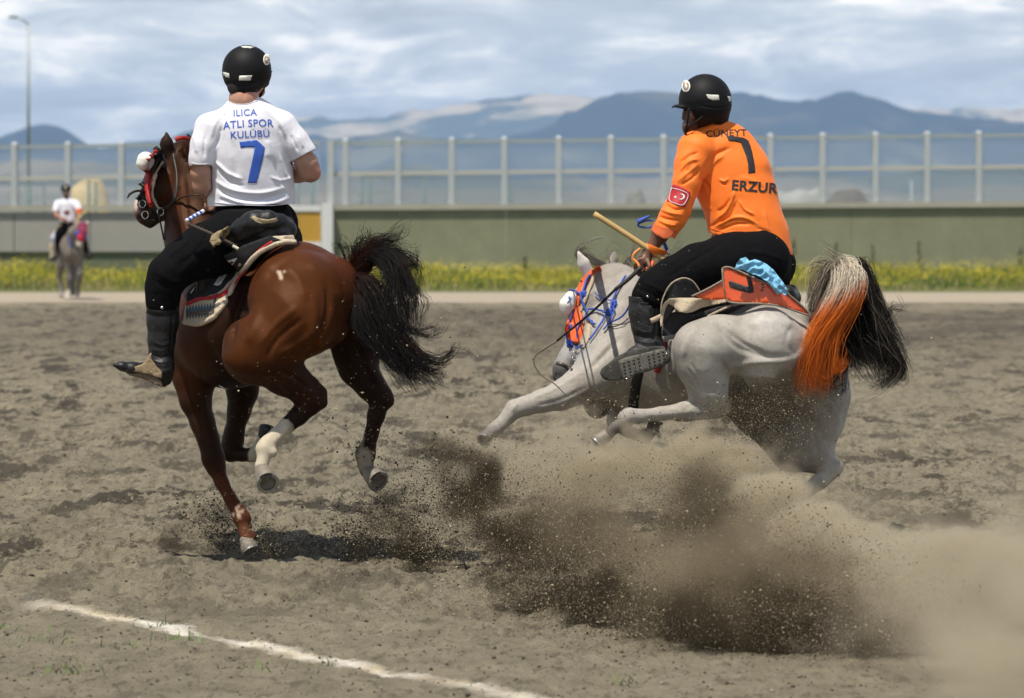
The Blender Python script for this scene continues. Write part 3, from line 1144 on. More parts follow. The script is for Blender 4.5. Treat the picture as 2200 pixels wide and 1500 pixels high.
def seg_dist(x, y, x0, y0, x1, y1):
    dx, dy = x1 - x0, y1 - y0
    L = dx * dx + dy * dy + 1e-9
    t = np.clip(((x - x0) * dx + (y - y0) * dy) / L, 0, 1)
    ex, ey = x - x0 - t * dx, y - y0 - t * dy
    s = (ex * dy - ey * dx) / math.sqrt(L)
    return np.hypot(ex, ey), t, s


def sculpt(V, Q, strokes, both=False):
    """strokes: (points in photograph pixels, width px, height in mm): soft ridges (+) and grooves (-) on the near side"""
    N = normals(V, Q)
    view = V - CAMP
    view /= np.linalg.norm(view, axis=1)[:, None]
    facing = np.clip(-(N * view).sum(1) * 3 + 0.1, 0, 1)
    if both:
        facing = np.ones(len(V))
    x, y = proj(V)
    disp = np.zeros(len(V))
    for pts, w_, hmm in strokes:
        if len(pts) > 2:
            pts = spline(pts, 5)
        best = np.full(len(V), 1e9)
        tt = np.zeros(len(V))
        n = len(pts) - 1
        for i in range(n):
            d, t, s = seg_dist(x, y, *pts[i][:2], *pts[i + 1][:2])
            m = d < best
            best = np.where(m, d, best)
            tt = np.where(m, (i + t) / n, tt)
        taper = np.clip(np.minimum(tt, 1 - tt) * 5 + 0.15, 0, 1)
        disp += hmm * 0.001 * np.exp(-(best / w_) ** 2 * 2.2) * taper
    return V + N * (disp * facing)[:, None]


def paint(C, V, Q, strokes, wobble=0.0, wscale=30.0, both=True):
    """strokes: (points px, width px, soft px, colour, strength)"""
    x, y = proj(V)
    wob = noise3(V * wscale, 5) * wobble if wobble else 0
    if not both:
        N = normals(V, Q)
        view = V - CAMP
        fc = ((N * view).sum(1) < 0)
    for pts, w_, soft, c, st in strokes:
        best = np.full(len(V), 1e9)
        if len(pts) == 1:
            pts = [pts[0], (pts[0][0] + 0.1, pts[0][1])]
        for i in range(len(pts) - 1):
            d, t, s = seg_dist(x, y, *pts[i][:2], *pts[i + 1][:2])
            best = np.minimum(best, d)
        a = np.clip((w_ + wob - best) / max(soft, 0.1) + 0.5, 0, 1) * st
        if not both:
            a = a * fc
        C = C * (1 - a[:, None]) + np.array(c) * a[:, None]
    return C


def bvh_of(*meshes):
    vs, fs, n = [], [], 0
    for V, Q in meshes:
        vs.append(V)
        fs.append(np.asarray(Q) + n)
        n += len(V)
    V = np.concatenate(vs)
    Q = np.concatenate(fs)
    return BVHTree.FromPolygons(V.tolist(), Q.tolist())


def hit(bvh, px, py, off=0.0, dz=None, Y0=21.3):
    """surface point seen at a photograph pixel, lifted off the surface; falls back to the plane at dz"""
    d = (W(px, py, 10.0) - Vector((0, 0, CAMZ))).normalized()
    loc, nor, idx, dist = bvh.ray_cast(Vector((0, 0, CAMZ)), d, 60.0)
    if loc is None or (dz is not None and abs(loc.y - (Y0 + dz)) > 0.35):
        if dz is None:
            q = W(px, py, Y0)
            for _ in range(4):
                loc, nor, idx, dist = bvh.find_nearest(q)
                q = W(px, py, loc.y)
            return q + Vector((0, -off * 0.5, 0)), Vector((0, -1, 0))
        return W(px, py, Y0 + dz), Vector((0, -1, 0))
    if nor.dot(d) > 0:
        nor = -nor
    return loc + nor * off, nor


def hit_raw(bvh, px, py):
    d = (W(px, py, 10.0) - Vector((0, 0, CAMZ))).normalized()
    loc, nor, idx, dist = bvh.ray_cast(Vector((0, 0, CAMZ)), d, 60.0)
    return loc


def poly_grid(poly, step):
    """triangulated fill of a pixel polygon with inner points (scan grid, border kept)"""
    poly = [tuple(p[:2]) for p in poly]
    import mathutils.geometry as G
    dense = []
    n = len(poly)
    for i in range(n):
        a, b = poly[i], poly[(i + 1) % n]
        L = math.hypot(b[0] - a[0], b[1] - a[1])
        m = max(1, int(L / step))
        for k in range(m):
            dense.append((a[0] + (b[0] - a[0]) * k / m, a[1] + (b[1] - a[1]) * k / m))
    xs_ = [p[0] for p in poly]
    ys_ = [p[1] for p in poly]
    inner = []
    P = np.array(dense)
    y = min(ys_) + step / 2
    r = 0
    while y < max(ys_):
        x = min(xs_) + step / 2 + (step / 2 if r % 2 else 0)
        while x < max(xs_):
            c = False
            j = n - 1
            for i in range(n):
                if (poly[i][1] > y) != (poly[j][1] > y) and x < (poly[j][0] - poly[i][0]) * (y - poly[i][1]) / (poly[j][1] - poly[i][1]) + poly[i][0]:
                    c = not c
                j = i
            if c and np.min(np.hypot(P[:, 0] - x, P[:, 1] - y)) > step * 0.45:
                inner.append((x, y))
            x += step
        y += step * 0.87
        r += 1
    pts = dense + inner
    m = len(dense)
    co, ed, fa, *_ = G.delaunay_2d_cdt([Vector(p) for p in pts], [(i, (i + 1) % m) for i in range(m)], [], 1, 1e-4)
    return [tuple(c) for c in co], [tuple(f) for f in fa]


def drape(name, poly, bvh, material, parent, off=0.004, thick=0.004, step=6, dzf=None, smooth=True, Y0=21.3, fold=None, sm=0, relax=0, loc=None, blend=None):
    """a piece of cloth or leather laid on a body: outline in photograph pixels, its depth taken from the body underneath.
    dzf(px,py) gives the depth (m) where nothing lies underneath; blend mixes surface depth with dzf"""
    if sm:
        poly = spline(list(poly) + [poly[0]], sm)[:-1]
    co, fa = poly_grid(poly, step)
    top = []
    yy = []
    raws = [hit_raw(bvh, x, y) for (x, y) in co] if not dzf else None
    if raws is not None:
        good = [(c, r_.y) for c, r_ in zip(co, raws) if r_ is not None]
        gy = np.array([g[1] for g in good]) if good else np.array([Y0])
        gp = np.array([g[0] for g in good]) if good else np.array([[0.0, 0.0]])
    for ci, (x, y) in enumerate(co):
        if raws is not None:
            if raws[ci] is not None:
                q = raws[ci]
            else:
                j = int(np.argmin(np.hypot(gp[:, 0] - x, gp[:, 1] - y)))
                q = W(x, y, float(gy[j]) + 0.0005 * float(np.hypot(gp[j, 0] - x, gp[j, 1] - y)))
        else:
            q, nr = hit(bvh, x, y, 0.0, dzf(x, y), Y0)
        if blend is not None and dzf:
            q2 = W(x, y, Y0 + dzf(x, y))
            q = q * (1 - blend) + q2 * blend
        yy.append(q.y)
    yy = np.array(yy)
    if relax:
        nb = [[] for _ in co]
        for f in fa:
            for i in range(len(f)):
                a, b = f[i], f[(i + 1) % len(f)]
                nb[a].append(b)
                nb[b].append(a)
        for _ in range(relax):
            yn = yy.copy()
            for i, l in enumerate(nb):
                if l:
                    yn[i] = 0.4 * yy[i] + 0.6 * min(np.mean(yy[l]), yy[i] + 0.01)
            yy = yn
    for i, (x, y) in enumerate(co):
        e = fold(x, y) if fold else 0.0
        top.append(W(x, y, yy[i] - off - e))
    n = len(top)
    bot = [p + Vector((0, thick, 0)) for p in top]
    # outline edges = edges used once
    cnt = {}
    fo = []
    for f in fa:
        a, b, c = top[f[0]], top[f[1]], top[f[2]]
        if (b - a).cross(c - a).y > 0:
            f = f[::-1]
        fo.append(tuple(f))
        for i in range(len(f)):
            cnt.setdefault(frozenset((f[i], f[(i + 1) % len(f)])), []).append((f[i], f[(i + 1) % len(f)]))
    F_ = list(fo) + [tuple(i + n for i in f[::-1]) for f in fo]
    for e, l in cnt.items():
        if len(l) == 1:
            a, b = l[0]
            F_.append((b, a, a + n, b + n))
    return mesh_obj(name, [tuple(p) for p in top + bot], F_, material, parent, smooth, loc=loc)


def cord(name, pts, rad, bvh, material, parent, off=0.0, seg=8, sm=5, Y0=21.3, flat=1.0, cols=None, loc=None):
    """strap or rope: points (px, py[, dz]); points without dz take their depth from the body"""
    P3 = []
    sp_ = spline([(p[0], p[1]) for p in pts], sm) if len(pts) > 2 else spline([(p[0], p[1]) for p in pts], 10)
    nseg = max(1, (len(sp_) - 1) // (len(pts) - 1))
    raw = []
    for i, q in enumerate(sp_):
        j = min(i // nseg, len(pts) - 2)
        f = (i - j * nseg) / nseg
        d0 = pts[j][2] if len(pts[j]) > 2 else None
        d1 = pts[j + 1][2] if len(pts[j + 1]) > 2 else None
        if d0 is None or d1 is None:
            if bvh is not None:
                h_, n_ = hit(bvh, q[0], q[1], off, Y0=Y0)
                raw.append(h_)
                continue
            d0 = d0 or 0
            d1 = d1 or 0
        raw.append(W(q[0], q[1], Y0 + d0 * (1 - f) + d1 * f))
    r = rad
    if hasattr(rad, '__len__'):
        r = list(np.interp(np.linspace(0, 1, len(raw)), np.linspace(0, 1, len(rad)), rad))
        r = [x * Y0 / F for x in r]
    else:
        r = rad * Y0 / F
    v, f = tube_vf(raw, r, seg, True, flat)
    return mesh_obj(name, v, f, material, parent, True, loc=loc)


def ribbon(name, pts, width, bvh, material, parent, off=0.003, thick=0.004, sm=6, Y0=21.3, loc=None):
    """flat strap of given pixel width following the body"""
    sp_ = spline([(p[0], p[1]) for p in pts], sm)
    n = len(sp_)
    V, Fc = [], []
    ds = [p[2] if len(p) > 2 else None for p in pts]
    for i, (x, y) in enumerate(sp_):
        a, b = sp_[max(i - 1, 0)], sp_[min(i + 1, n - 1)]
        tx, ty = b[0] - a[0], b[1] - a[1]
        l = math.hypot(tx, ty) or 1
        w_ = width if not hasattr(width, '__len__') else float(np.interp(i / (n - 1), np.linspace(0, 1, len(width)), width))
        nx, ny = -ty / l * w_ / 2, tx / l * w_ / 2
        j = min(i // sm, len(ds) - 1)
        dz = ds[j]
        j2 = min(j + 1, len(ds) - 1)
        for s in (-1, 0, 1):
            if dz is None or ds[j2] is None:
                q, nr = hit(bvh, x + nx * s, y + ny * s, off, Y0=Y0)
            else:
                f = (i - j * sm) / sm
                q = W(x + nx * s, y + ny * s, Y0 + dz * (1 - f) + ds[j2] * f)
            V.append(q + Vector((0, -0.001 * (s == 0), 0)))
    m = len(V)
    # even out jumps along the strap
    for c in range(3):
        yv = np.array([V[i * 3 + c].y for i in range(n)])
        if n > 4:
            ys_ = np.convolve(np.pad(yv, 1, 'edge'), [0.25, 0.5, 0.25], 'valid')
            ys_ = np.minimum(ys_, yv + 0.004)
            for i in range(n):
                V[i * 3 + c].y = float(ys_[i])
    V2 = [p + Vector((0, thick, 0)) for p in V]
    for i in range(n - 1):
        for s in (0, 1):
            a = i * 3 + s
            Fc.append((a, a + 1, a + 4, a + 3))
            Fc.append((a + m, a + 3 + m, a + 4 + m, a + 1 + m))
        Fc.append((i * 3, i * 3 + 3, i * 3 + 3 + m, i * 3 + m))
        Fc.append((i * 3 + 2, i * 3 + 2 + m, i * 3 + 5 + m, i * 3 + 5))
    Fc.append((0, m, m + 1, 1)); Fc.append((1, m + 1, m + 2, 2))
    e = (n - 1) * 3
    Fc.append((e, e + 1, e + 1 + m, e + m)); Fc.append((e + 1, e + 2, e + 2 + m, e + 1 + m))
    return mesh_obj(name, [tuple(p) for p in V + V2], Fc, material, parent, True, loc=loc)


def lettering(name, text, size, cx, cy, bvh, material, parent, ang=0.0, arc=0.0, shear=0.0, xs_=1.0, off=0.0025, Y0=21.3, space=1.0, fn=None, bold=0.0, serif=0.0):
    """words printed on cloth: glyph outlines laid on the garment's own surface; size = capital height in pixels"""
    cu_ = bpy.data.curves.new(name, 'FONT')
    cu_.body = text
    cu_.align_x = 'CENTER'
    cu_.size = 1.0
    cu_.space_character = space
    cu_.resolution_u = 3
    cu_.offset = bold
    ob = bpy.data.objects.new('tmp', cu_)
    COL.objects.link(ob)
    dg = bpy.context.evaluated_depsgraph_get()
    me = bpy.data.meshes.new_from_object(ob.evaluated_get(dg))
    import bmesh
    bm = bmesh.new()
    bm.from_mesh(me)
    # cut into small cells so that the print bends with the cloth
    xs1 = [v.co.x for v in bm.verts]
    for k in np.arange(min(xs1), max(xs1), 0.10):
        bmesh.ops.bisect_plane(bm, geom=bm.verts[:] + bm.edges[:] + bm.faces[:], plane_co=(k, 0, 0), plane_no=(1, 0, 0))
    for k in np.arange(-0.3, 0.9, 0.12):
        bmesh.ops.bisect_plane(bm, geom=bm.verts[:] + bm.edges[:] + bm.faces[:], plane_co=(0, k, 0), plane_no=(0, 1, 0))
    bmesh.ops.triangulate(bm, faces=bm.faces[:])
    bm.to_mesh(me)
    bm.free()
    sc_ = size / 0.70
    ca, sa = math.cos(R(ang)), math.sin(R(ang))
    vs = []
    for v in me.vertices:
        x, y = v.co.x * sc_ * xs_, (v.co.y - 0.35) * sc_
        y2 = y - arc * (x / 60.0) ** 2
        x2 = x + shear * y
        X, Yp = x2 * ca - y2 * sa, x2 * sa + y2 * ca
        px, py = cx + X, cy - Yp
        if fn:
            px, py = fn(px, py)
        raw = hit_raw(bvh, px, py)
        if raw is None:
            vs.append(None)
            continue
        q, nr = hit(bvh, px, py, off, Y0=Y0)
        vs.append(tuple(q))
    fs = [tuple(p.vertices) for p in me.polygons if all(vs[i] is not None for i in p.vertices)]
    yl = sorted(v[1] for v in vs if v)
    fs = [f for f in fs if max(vs[i][1] for i in f) - min(vs[i][1] for i in f) < 0.06]
    vs = [v or (0, yl[0], 0) for v in vs]
    us = sorted({i for f in fs for i in f})
    re_ = {i: k for k, i in enumerate(us)}
    vs = [vs[i] for i in us]
    fs = [tuple(re_[i] for i in f) for f in fs]
    bpy.data.objects.remove(ob)
    bpy.data.meshes.remove(me)
    bpy.data.curves.remove(cu_)
    return mesh_obj(name, vs, fs, material, parent, False)


def decal(name, poly, bvh, material, parent, off=0.0025, step=4, Y0=21.3, thick=0.001):
    return drape(name, poly, bvh, material, parent, off=off, thick=thick, step=step, Y0=Y0)


def hair(name, guides, n, spread, length_var, rad, material, parent, seed, colfn=None, seg=12, curl=0.0, Y0=21.3, fuzz=0.0, loc=None):
    """guides: list of (weight, [(px,py,dz,spread_px), ...]); strands wander inside the guide's spread"""
    r = np.random.default_rng(seed)
    VV, FF, CC = [], [], []
    tot = sum(g[0] for g in guides)
    base = 0
    for gidx, (wt, gp) in enumerate(guides):
        m = int(n * wt / tot)
        S = np.array(spline(gp, 6))
        t = np.linspace(0, 1, len(S))
        nlock = max(3, m // 11)
        lock = r.normal(size=(nlock, 3)) * 0.62
        lockp = r.uniform(0, 6.28, (nlock, 2))
        for j in range(m):
            lk = r.integers(nlock)
            L = 1.0 - length_var * r.uniform() ** 1.5
            tt = np.linspace(0, L, seg)
            c = np.stack([np.interp(tt, t, S[:, i]) for i in range(4)], 1)
            o = lock[lk] + r.normal(size=3) * 0.30
            on = max(1.0, np.linalg.norm(o) / 1.5)
            o = o / on
            ph = lockp[lk] + r.normal(size=2) * 0.25
            wv = np.sin(tt[:, None] * np.array([7.0, 9.0]) + ph) * curl * tt[:, None] ** 1.8 * 1.3
            fz = np.cumsum(r.normal(size=(seg, 2)), 0) * fuzz * (r.uniform() ** 3)
            x = c[:, 0] + c[:, 3] * o[0] + (wv[:, 0] + fz[:, 0])
            y = c[:, 1] + c[:, 3] * o[1] + (wv[:, 1] + fz[:, 1])
            z = c[:, 2] + c[:, 3] * o[2] * Y0 / F
            P = np.zeros((seg, 3))
            Yd = Y0 + z
            u = (x - 1100) / F
            v = (750 - y) / F
            dy = math.cos(PITCH) + v * math.sin(PITCH)
            P[:, 0] = u * Yd / dy
            P[:, 1] = Yd
            P[:, 2] = CAMZ + (-math.sin(PITCH) + v * math.cos(PITCH)) * Yd / dy
            T = np.gradient(P, axis=0)
            T /= np.maximum(np.linalg.norm(T, axis=1), 1e-9)[:, None]
            A = np.cross(T, r.normal(size=3))
            A /= np.maximum(np.linalg.norm(A, axis=1), 1e-9)[:, None]
            B = np.cross(T, A)
            rr_ = rad * np.clip(1.15 - tt / L, 0.15, 1) ** 0.6 * (0.6 + 0.8 * r.uniform())
            ring = [P + rr_[:, None] * (A * math.cos(q) + B * math.sin(q)) for q in (0, 2.0944, 4.18879)]
            V = np.stack(ring, 1).reshape(-1, 3)
            VV.append(V)
            i = np.arange(seg - 1)[:, None] * 3 + base
            for k in range(3):
                k2 = (k + 1) % 3
                FF.append(np.concatenate([i + k, i + k2, i + 3 + k2, i + 3 + k], 1))
            base += len(V)
            if colfn:
                cc = colfn(gidx, tt, r, x, y)
                CC.append(np.repeat(cc, 3, 0))
    V = np.concatenate(VV)
    Q = np.concatenate(FF)
    return mesh_obj(name, V, Q, material, parent, True, cols=np.concatenate(CC) if CC else None, loc=loc)
def clip_mesh(V, Q, s):
    """drop the part of a quad mesh where s > 0, cutting faces cleanly along s = 0"""
    T = np.concatenate([Q[:, [0, 1, 2]], Q[:, [0, 2, 3]]]) if Q.shape[1] == 4 else Q
    pos = s > 0
    c = pos[T].sum(1)
    keep = T[c == 0]
    V = list(map(tuple, V))
    s = list(s)
    new = []
    cache = {}

    def mid(a, b):
        k = (min(a, b), max(a, b))
        if k not in cache:
            t_ = s[a] / (s[a] - s[b])
            V.append(tuple(V[a][i] + (V[b][i] - V[a][i]) * t_ for i in range(3)))
            cache[k] = len(V) - 1
        return cache[k]
    for t_ in T[(c > 0) & (c < 3)]:
        t_ = [int(i) for i in t_]
        for r_ in range(3):
            a, b, d = t_[r_], t_[(r_ + 1) % 3], t_[(r_ + 2) % 3]
            if pos[a] and not pos[b] and not pos[d]:
                m1, m2 = mid(a, b), mid(a, d)
                new += [(m1, b, d), (m1, d, m2)]
                break
            if not pos[a] and pos[b] and pos[d]:
                new.append((a, mid(a, b), mid(a, d)))
                break
    T2 = np.concatenate([keep, np.array(new, dtype=keep.dtype).reshape(-1, 3)])
    V = np.array(V)
    used = np.unique(T2)
    re = np.full(len(V), -1)
    re[used] = np.arange(len(used))
    return V[used], re[T2]


def cut_fn(cuts, Y0):
    """cuts: (px,py,dz, nx,ny,nz, radius px): remove what lies beyond the plane, within a ball"""
    def f(V):
        s = np.full(len(V), -1.0)
        for (px, py, dz, nx, ny, nz, rad) in cuts:
            c = np.array(W(px, py, Y0 + dz))
            n = np.array([nx, ny, nz], float)
            n /= np.linalg.norm(n)
            r = rad * Y0 / F
            s = np.maximum(s, np.minimum((V - c) @ n, r - np.linalg.norm(V - c, axis=1)))
        return s
    return f


def solidify(o, th, off=-1.0):
    m_ = o.modifiers.new('thickness', 'SOLIDIFY')
    m_.thickness = th
    m_.offset = off
    return o


def soft_obj(name, soft, material, parent, default=(0.5, 0.5, 0.5), strokes=None, paints=None, cuts=None, thick=0.0, blur=0.03, relax=1, noise_amp=0.0, noise_sc=20.0, wob=0.0, loc=None, noise_vec=(1, 1, 1), post=None, sw=1.0, sa=1.0):
    V, Q = soft.mesh(relax)
    if strokes:
        V = sculpt(V, Q, [(a, b * sw, c * sa) for a, b, c in strokes])
    if noise_amp:
        N = normals(V, Q)
        for a_, s_ in (noise_amp if hasattr(noise_amp, '__len__') else [(noise_amp, noise_sc)]):
            nn = noise3(V * s_ * np.array(noise_vec), 3)
            nn = 0.35 - np.abs(nn) * 2 if a_ < 0 else nn
            V = V + N * (abs(a_) * nn)[:, None]
    C = soft.colour(V, default, blur)
    if paints:
        C = paint(C, V, Q, paints, wobble=wob)
    if post is not None:
        C = post(C, V, Q)
    mesh = (V, Q)
    if cuts:
        s = cut_fn(cuts, soft.Y0)(V)
        nv = len(V)
        V2, T2 = clip_mesh(V, Q, s)
        # colours again at the kept vertices (cheap enough)
        C2 = soft.colour(V2, default, blur)
        if paints:
            C2 = paint(C2, V2, T2, paints, wobble=wob)
        o = mesh_obj(name, V2, T2, material, parent, True, cols=C2, loc=loc)
    else:
        o = mesh_obj(name, V, Q, material, parent, True, cols=C, loc=loc)
    if thick:
        solidify(o, thick)
    return o, mesh


def hoof(name, top, sole, toe, r_top, r_sole, material, parent, Y0, shoe=True, sole_mat=None, iron=None):
    """hoof capsule between coronet and sole; toe = direction in pixels/metres (dx,dy,dz) the toe points"""
    a = W(top[0], top[1], Y0 + top[2])
    b = W(sole[0], sole[1], Y0 + sole[2])
    ax = (b - a).normalized()
    t0 = W(sole[0] + toe[0], sole[1] + toe[1], Y0 + sole[2] + toe[2]) - b
    t0 = (t0 - ax * t0.dot(ax)).normalized()
    sd_ = ax.cross(t0).normalized()
    sc_ = Y0 / F
    n = 28
    V, Fc = [], []
    rings = [(-0.10, r_top * 0.86, 0.0), (0.0, r_top * 1.0, 0.0), (0.12, r_top * 1.03, 0.0), (0.5, (r_top + r_sole) / 2, 0.1), (0.97, r_sole, 0.22), (1.0, r_sole * 0.98, 0.22)]
    L = (b - a).length
    for (t_, r_, sh) in rings:
        for k in range(n):
            an = 2 * math.pi * k / n
            c, s_ = math.cos(an), math.sin(an)
            rr = r_ * sc_ * (1.0 + (0.06 if c > 0 else -0.02) * abs(c))
            V.append(a + ax * (L * t_) + t0 * (c * rr + sh * r_ * sc_ * 0.5) + sd_ * s_ * rr * 0.94)
    m = len(rings)
    for j in range(m - 1):
        for k in range(n):
            k2 = (k + 1) % n
            Fc.append((j * n + k, j * n + k2, (j + 1) * n + k2, (j + 1) * n + k))
    # rim, recessed sole, frog
    cen = a + ax * L + t0 * (0.22 * r_sole * sc_ * 0.5)
    ring2 = len(V)
    for k in range(n):
        an = 2 * math.pi * k / n
        V.append(cen + (t0 * math.cos(an) + sd_ * math.sin(an) * 0.92) * r_sole * sc_ * 0.80 - ax * 0.004)
    ring3 = len(V)
    for k in range(n):
        an = 2 * math.pi * k / n
        V.append(cen + (t0 * math.cos(an) + sd_ * math.sin(an) * 0.92) * r_sole * sc_ * 0.72 - ax * 0.014)
    V.append(cen - ax * 0.016)
    for k in range(n):
        k2 = (k + 1) % n
        Fc.append(((m - 1) * n + k, (m - 1) * n + k2, ring2 + k2, ring2 + k))
        Fc.append((ring2 + k, ring2 + k2, ring3 + k2, ring3 + k))
        Fc.append((ring3 + k, ring3 + k2, len(V) - 1))
    h = mesh_obj(name, V, Fc, material, parent, True)
    if shoe:
        sv, sf = [], []
        ks = [k for k in range(-11, 12)]
        for k in ks:
            an = 2 * math.pi * k / n
            d_ = t0 * math.cos(an) + sd_ * math.sin(an) * 0.94
            for (rr, hh) in ((1.0, 0.0), (1.0, 0.010), (0.74, 0.010), (0.74, 0.0)):
                sv.append(cen + d_ * r_sole * sc_ * rr + ax * hh)
        for i in range(len(ks) - 1):
            for c in range(4):
                c2 = (c + 1) % 4
                sf.append((i * 4 + c, i * 4 + c2, i * 4 + 4 + c2, i * 4 + 4 + c))
        sf.append((3, 2, 1, 0))
        e = (len(ks) - 1) * 4
        sf.append((e, e + 1, e + 2, e + 3))
        s1 = mesh_obj('horseshoe', sv, sf, iron, h)
        b2 = MB()
        f0, f1, f2 = cen - t0 * r_sole * sc_ * 0.70 - ax * 0.004, cen + t0 * r_sole * sc_ * 0.25 - ax * 0.008, sd_ * r_sole * sc_
        b2.add([f0 + f2 * 0.32, f0 - f2 * 0.32, f1, f0 + f2 * 0.32 + ax * 0.008, f0 - f2 * 0.32 + ax * 0.008, f1 + ax * 0.004], [(0, 1, 2), (3, 5, 4), (0, 3, 4, 1), (1, 4, 5, 2), (2, 5, 3, 0)])
        b2.build('frog', sole_mat or material, h)
    return h
# ================================================================== chestnut horse
Y1 = 21.3
m_coat1 = mat('chestnut_coat', rough=0.50, attr='Col', spec=0.17, noise=[(9.0, 0.18), (60.0, 0.10)], bump=[(14.0, 0.12, 0.02), (70.0, 0.12, 0.006), (260.0, 0.30, 0.003)])
m_coat1.node_tree.nodes['Principled BSDF'].inputs['Specular Tint'].default_value = (1.0, 0.62, 0.42, 1.0)
m_hoof = mat('horn', (0.20, 0.17, 0.13), 0.55, noise=[(12.0, 0.25), (60, 0.2)], bump=(40, 0.4, 0.004))
m_iron = mat('worn_iron', (0.34, 0.34, 0.33), 0.38, 0.8, noise=(30, 0.2))
m_sole = mat('dark_sole', (0.13, 0.115, 0.10), 0.8, noise=(25, 0.3))
m_blackleather = mat('black_leather', (0.012, 0.012, 0.013), 0.46, bump=[(16, 0.35, 0.02), (90, 0.25, 0.004)], spec=0.35)
m_strap = mat('dark_strap_leather', (0.028, 0.022, 0.018), 0.5, bump=(60, 0.3, 0.004))
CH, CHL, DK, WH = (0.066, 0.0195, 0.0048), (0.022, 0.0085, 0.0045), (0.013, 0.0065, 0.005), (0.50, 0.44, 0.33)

h1 = empty('horse', W(520, 1180, 22.5), 'galloping chestnut horse with a black tail and white hind socks, under the white-shirted rider', 'horse')
h1.location.z = 0.0
H = Soft(Y1, 0.0105, 0.045)
H.chain([(700, 622, .40, 78), (645, 616, .50, 92), (572, 668, .68, 98)], col=CH)
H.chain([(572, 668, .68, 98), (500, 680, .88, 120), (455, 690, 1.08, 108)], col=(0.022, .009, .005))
H.chain([(545, 700, .62, 112), (495, 712, .80, 118), (455, 715, 1.0, 106)], col=DK, k=0.06)  # barrel and belly: shade put into a darker coat colour
H.chain([(640, 645, .27, 108)], col=CH)
H.chain([(700, 650, .33, 70), (690, 690, .28, 62)], col=CH)
H.chain([(745, 640, .55, 72), (765, 700, .56, 66), (766, 758, .55, 48), (770, 792, .53, 38), (797, 830, .50, 29), (819, 856, .50, 24)], col=DK)
H.chain([(828, 845, .50, 14), (834, 862, .50, 14)], col=DK, k=.02)
H.chain([(816, 862, .50, 22), (808, 893, .50, 18.5), (798, 933, .50, 14.5), (790, 962, .49, 16.5), (785, 977, .48, 21), (784, 1000, .46, 14.5), (790, 1012, .45, 17)], col=DK, k=.02)
# near hind leg
H.chain([(630, 690, .16, 92), (575, 740, .12, 66), (535, 762, .12, 54), (530, 735, .16, 50)], col=CH)
H.chain([(575, 740, .12, 60), (552, 775, .12, 52)], col=CH)
H.chain([(585, 770, .12, 58), (610, 805, .14, 42), (648, 838, .18, 29)], col=CHL)
H.chain([(640, 792, .12, 14), (672, 822, .19, 11), (690, 842, .21, 13)], col=CHL, k=.015)
H.chain([(648, 845, .18, 26), (672, 862, .20, 25)], col=CHL, k=.025)
H.chain([(690, 850, .21, 12), (693, 866, .21, 12)], col=CHL, k=.02)
H.chain([(664, 872, .20, 23), (640, 894, .18, 20), (617, 914, .16, 16.5), (592, 936, .13, 14.5), (576, 953, .11, 17), (569, 964, .10, 20)], col=DK, k=.02)
H.chain([(586, 972, .08, 11)], col=WH, k=.015)
H.chain([(568, 968, .10, 18), (566, 986, .08, 13), (562, 1002, .07, 15.5)], col=WH, k=.015)
# near foreleg
H.chain([(430, 720, 1.0, 78), (418, 775, .95, 56), (417, 815, .92, 41), (420, 860, .90, 31), (436, 910, .88, 23.5), (448, 945, .86, 20.5), (458, 985, .85, 21.5), (464, 1005, .84, 20)], col=CHL)
H.chain([(466, 1010, .84, 17.5), (476, 1036, .82, 14.5), (497, 1075, .80, 13.5), (512, 1098, .79, 16), (519, 1112, .78, 19.5)], col=(0.075, 0.024, 0.010), k=.02)
H.chain([(532, 1116, .77, 8)], col=CHL, k=.015)
H.chain([(519, 1114, .78, 17), (525, 1138, .76, 12.5), (532, 1156, .75, 16.5)], col=(0.13, 0.05, 0.025), k=.015)
H.chain([(536, 1150, .75, 8), (552, 1152, .74, 5)], col=CHL, k=.012)
# far foreleg, folded
H.chain([(510, 760, 1.30, 60), (520, 820, 1.32, 34), (521, 845, 1.33, 29), (513, 885, 1.33, 22), (503, 930, 1.33, 18.5), (499, 955, 1.33, 20), (495, 972, 1.32, 20)], col=DK)
H.chain([(498, 974, 1.31, 18), (520, 977, 1.28, 14), (540, 978, 1.25, 14), (552, 974, 1.24, 17), (562, 955, 1.22, 13), (566, 940, 1.21, 14)], col=DK, k=.02)
# neck
H.chain([(480, 640, 1.1, 100), (450, 590, 1.2, 88), (428, 510, 1.34, 72), (418, 430, 1.44, 64), (408, 370, 1.50, 52), (398, 338, 1.53, 38)], col=CHL)
# head
H.chain([(388, 342, 1.52, 33), (362, 355, 1.50, 32), (350, 385, 1.47, 31)], col=CHL, k=.03)
H.chain([(372, 395, 1.46, 37), (360, 420, 1.44, 33)], col=CH, k=.03)
H.chain([(340, 365, 1.49, 20), (327, 405, 1.46, 19), (316, 440, 1.43, 20), (308, 458, 1.41, 19)], col=(0.13, .045, .02), k=.03)
H.chain([(345, 405, 1.45, 28), (330, 440, 1.42, 24), (318, 460, 1.40, 20)], col=DK, k=.03)
H.chain([(312, 470, 1.40, 14), (322, 478, 1.40, 11), (345, 462, 1.42, 14)], col=DK, k=.02)
H.chain([(296, 448, 1.39, 9), (294, 436, 1.40, 7)], col=(0.50, 0.36, 0.30), k=.015)
H.chain([(303, 466, 1.375, 6)], op='sub', k=.01)
H.chain([(352, 372, 1.40, 7)], col=(0.02, 0.015, 0.012), k=.01)
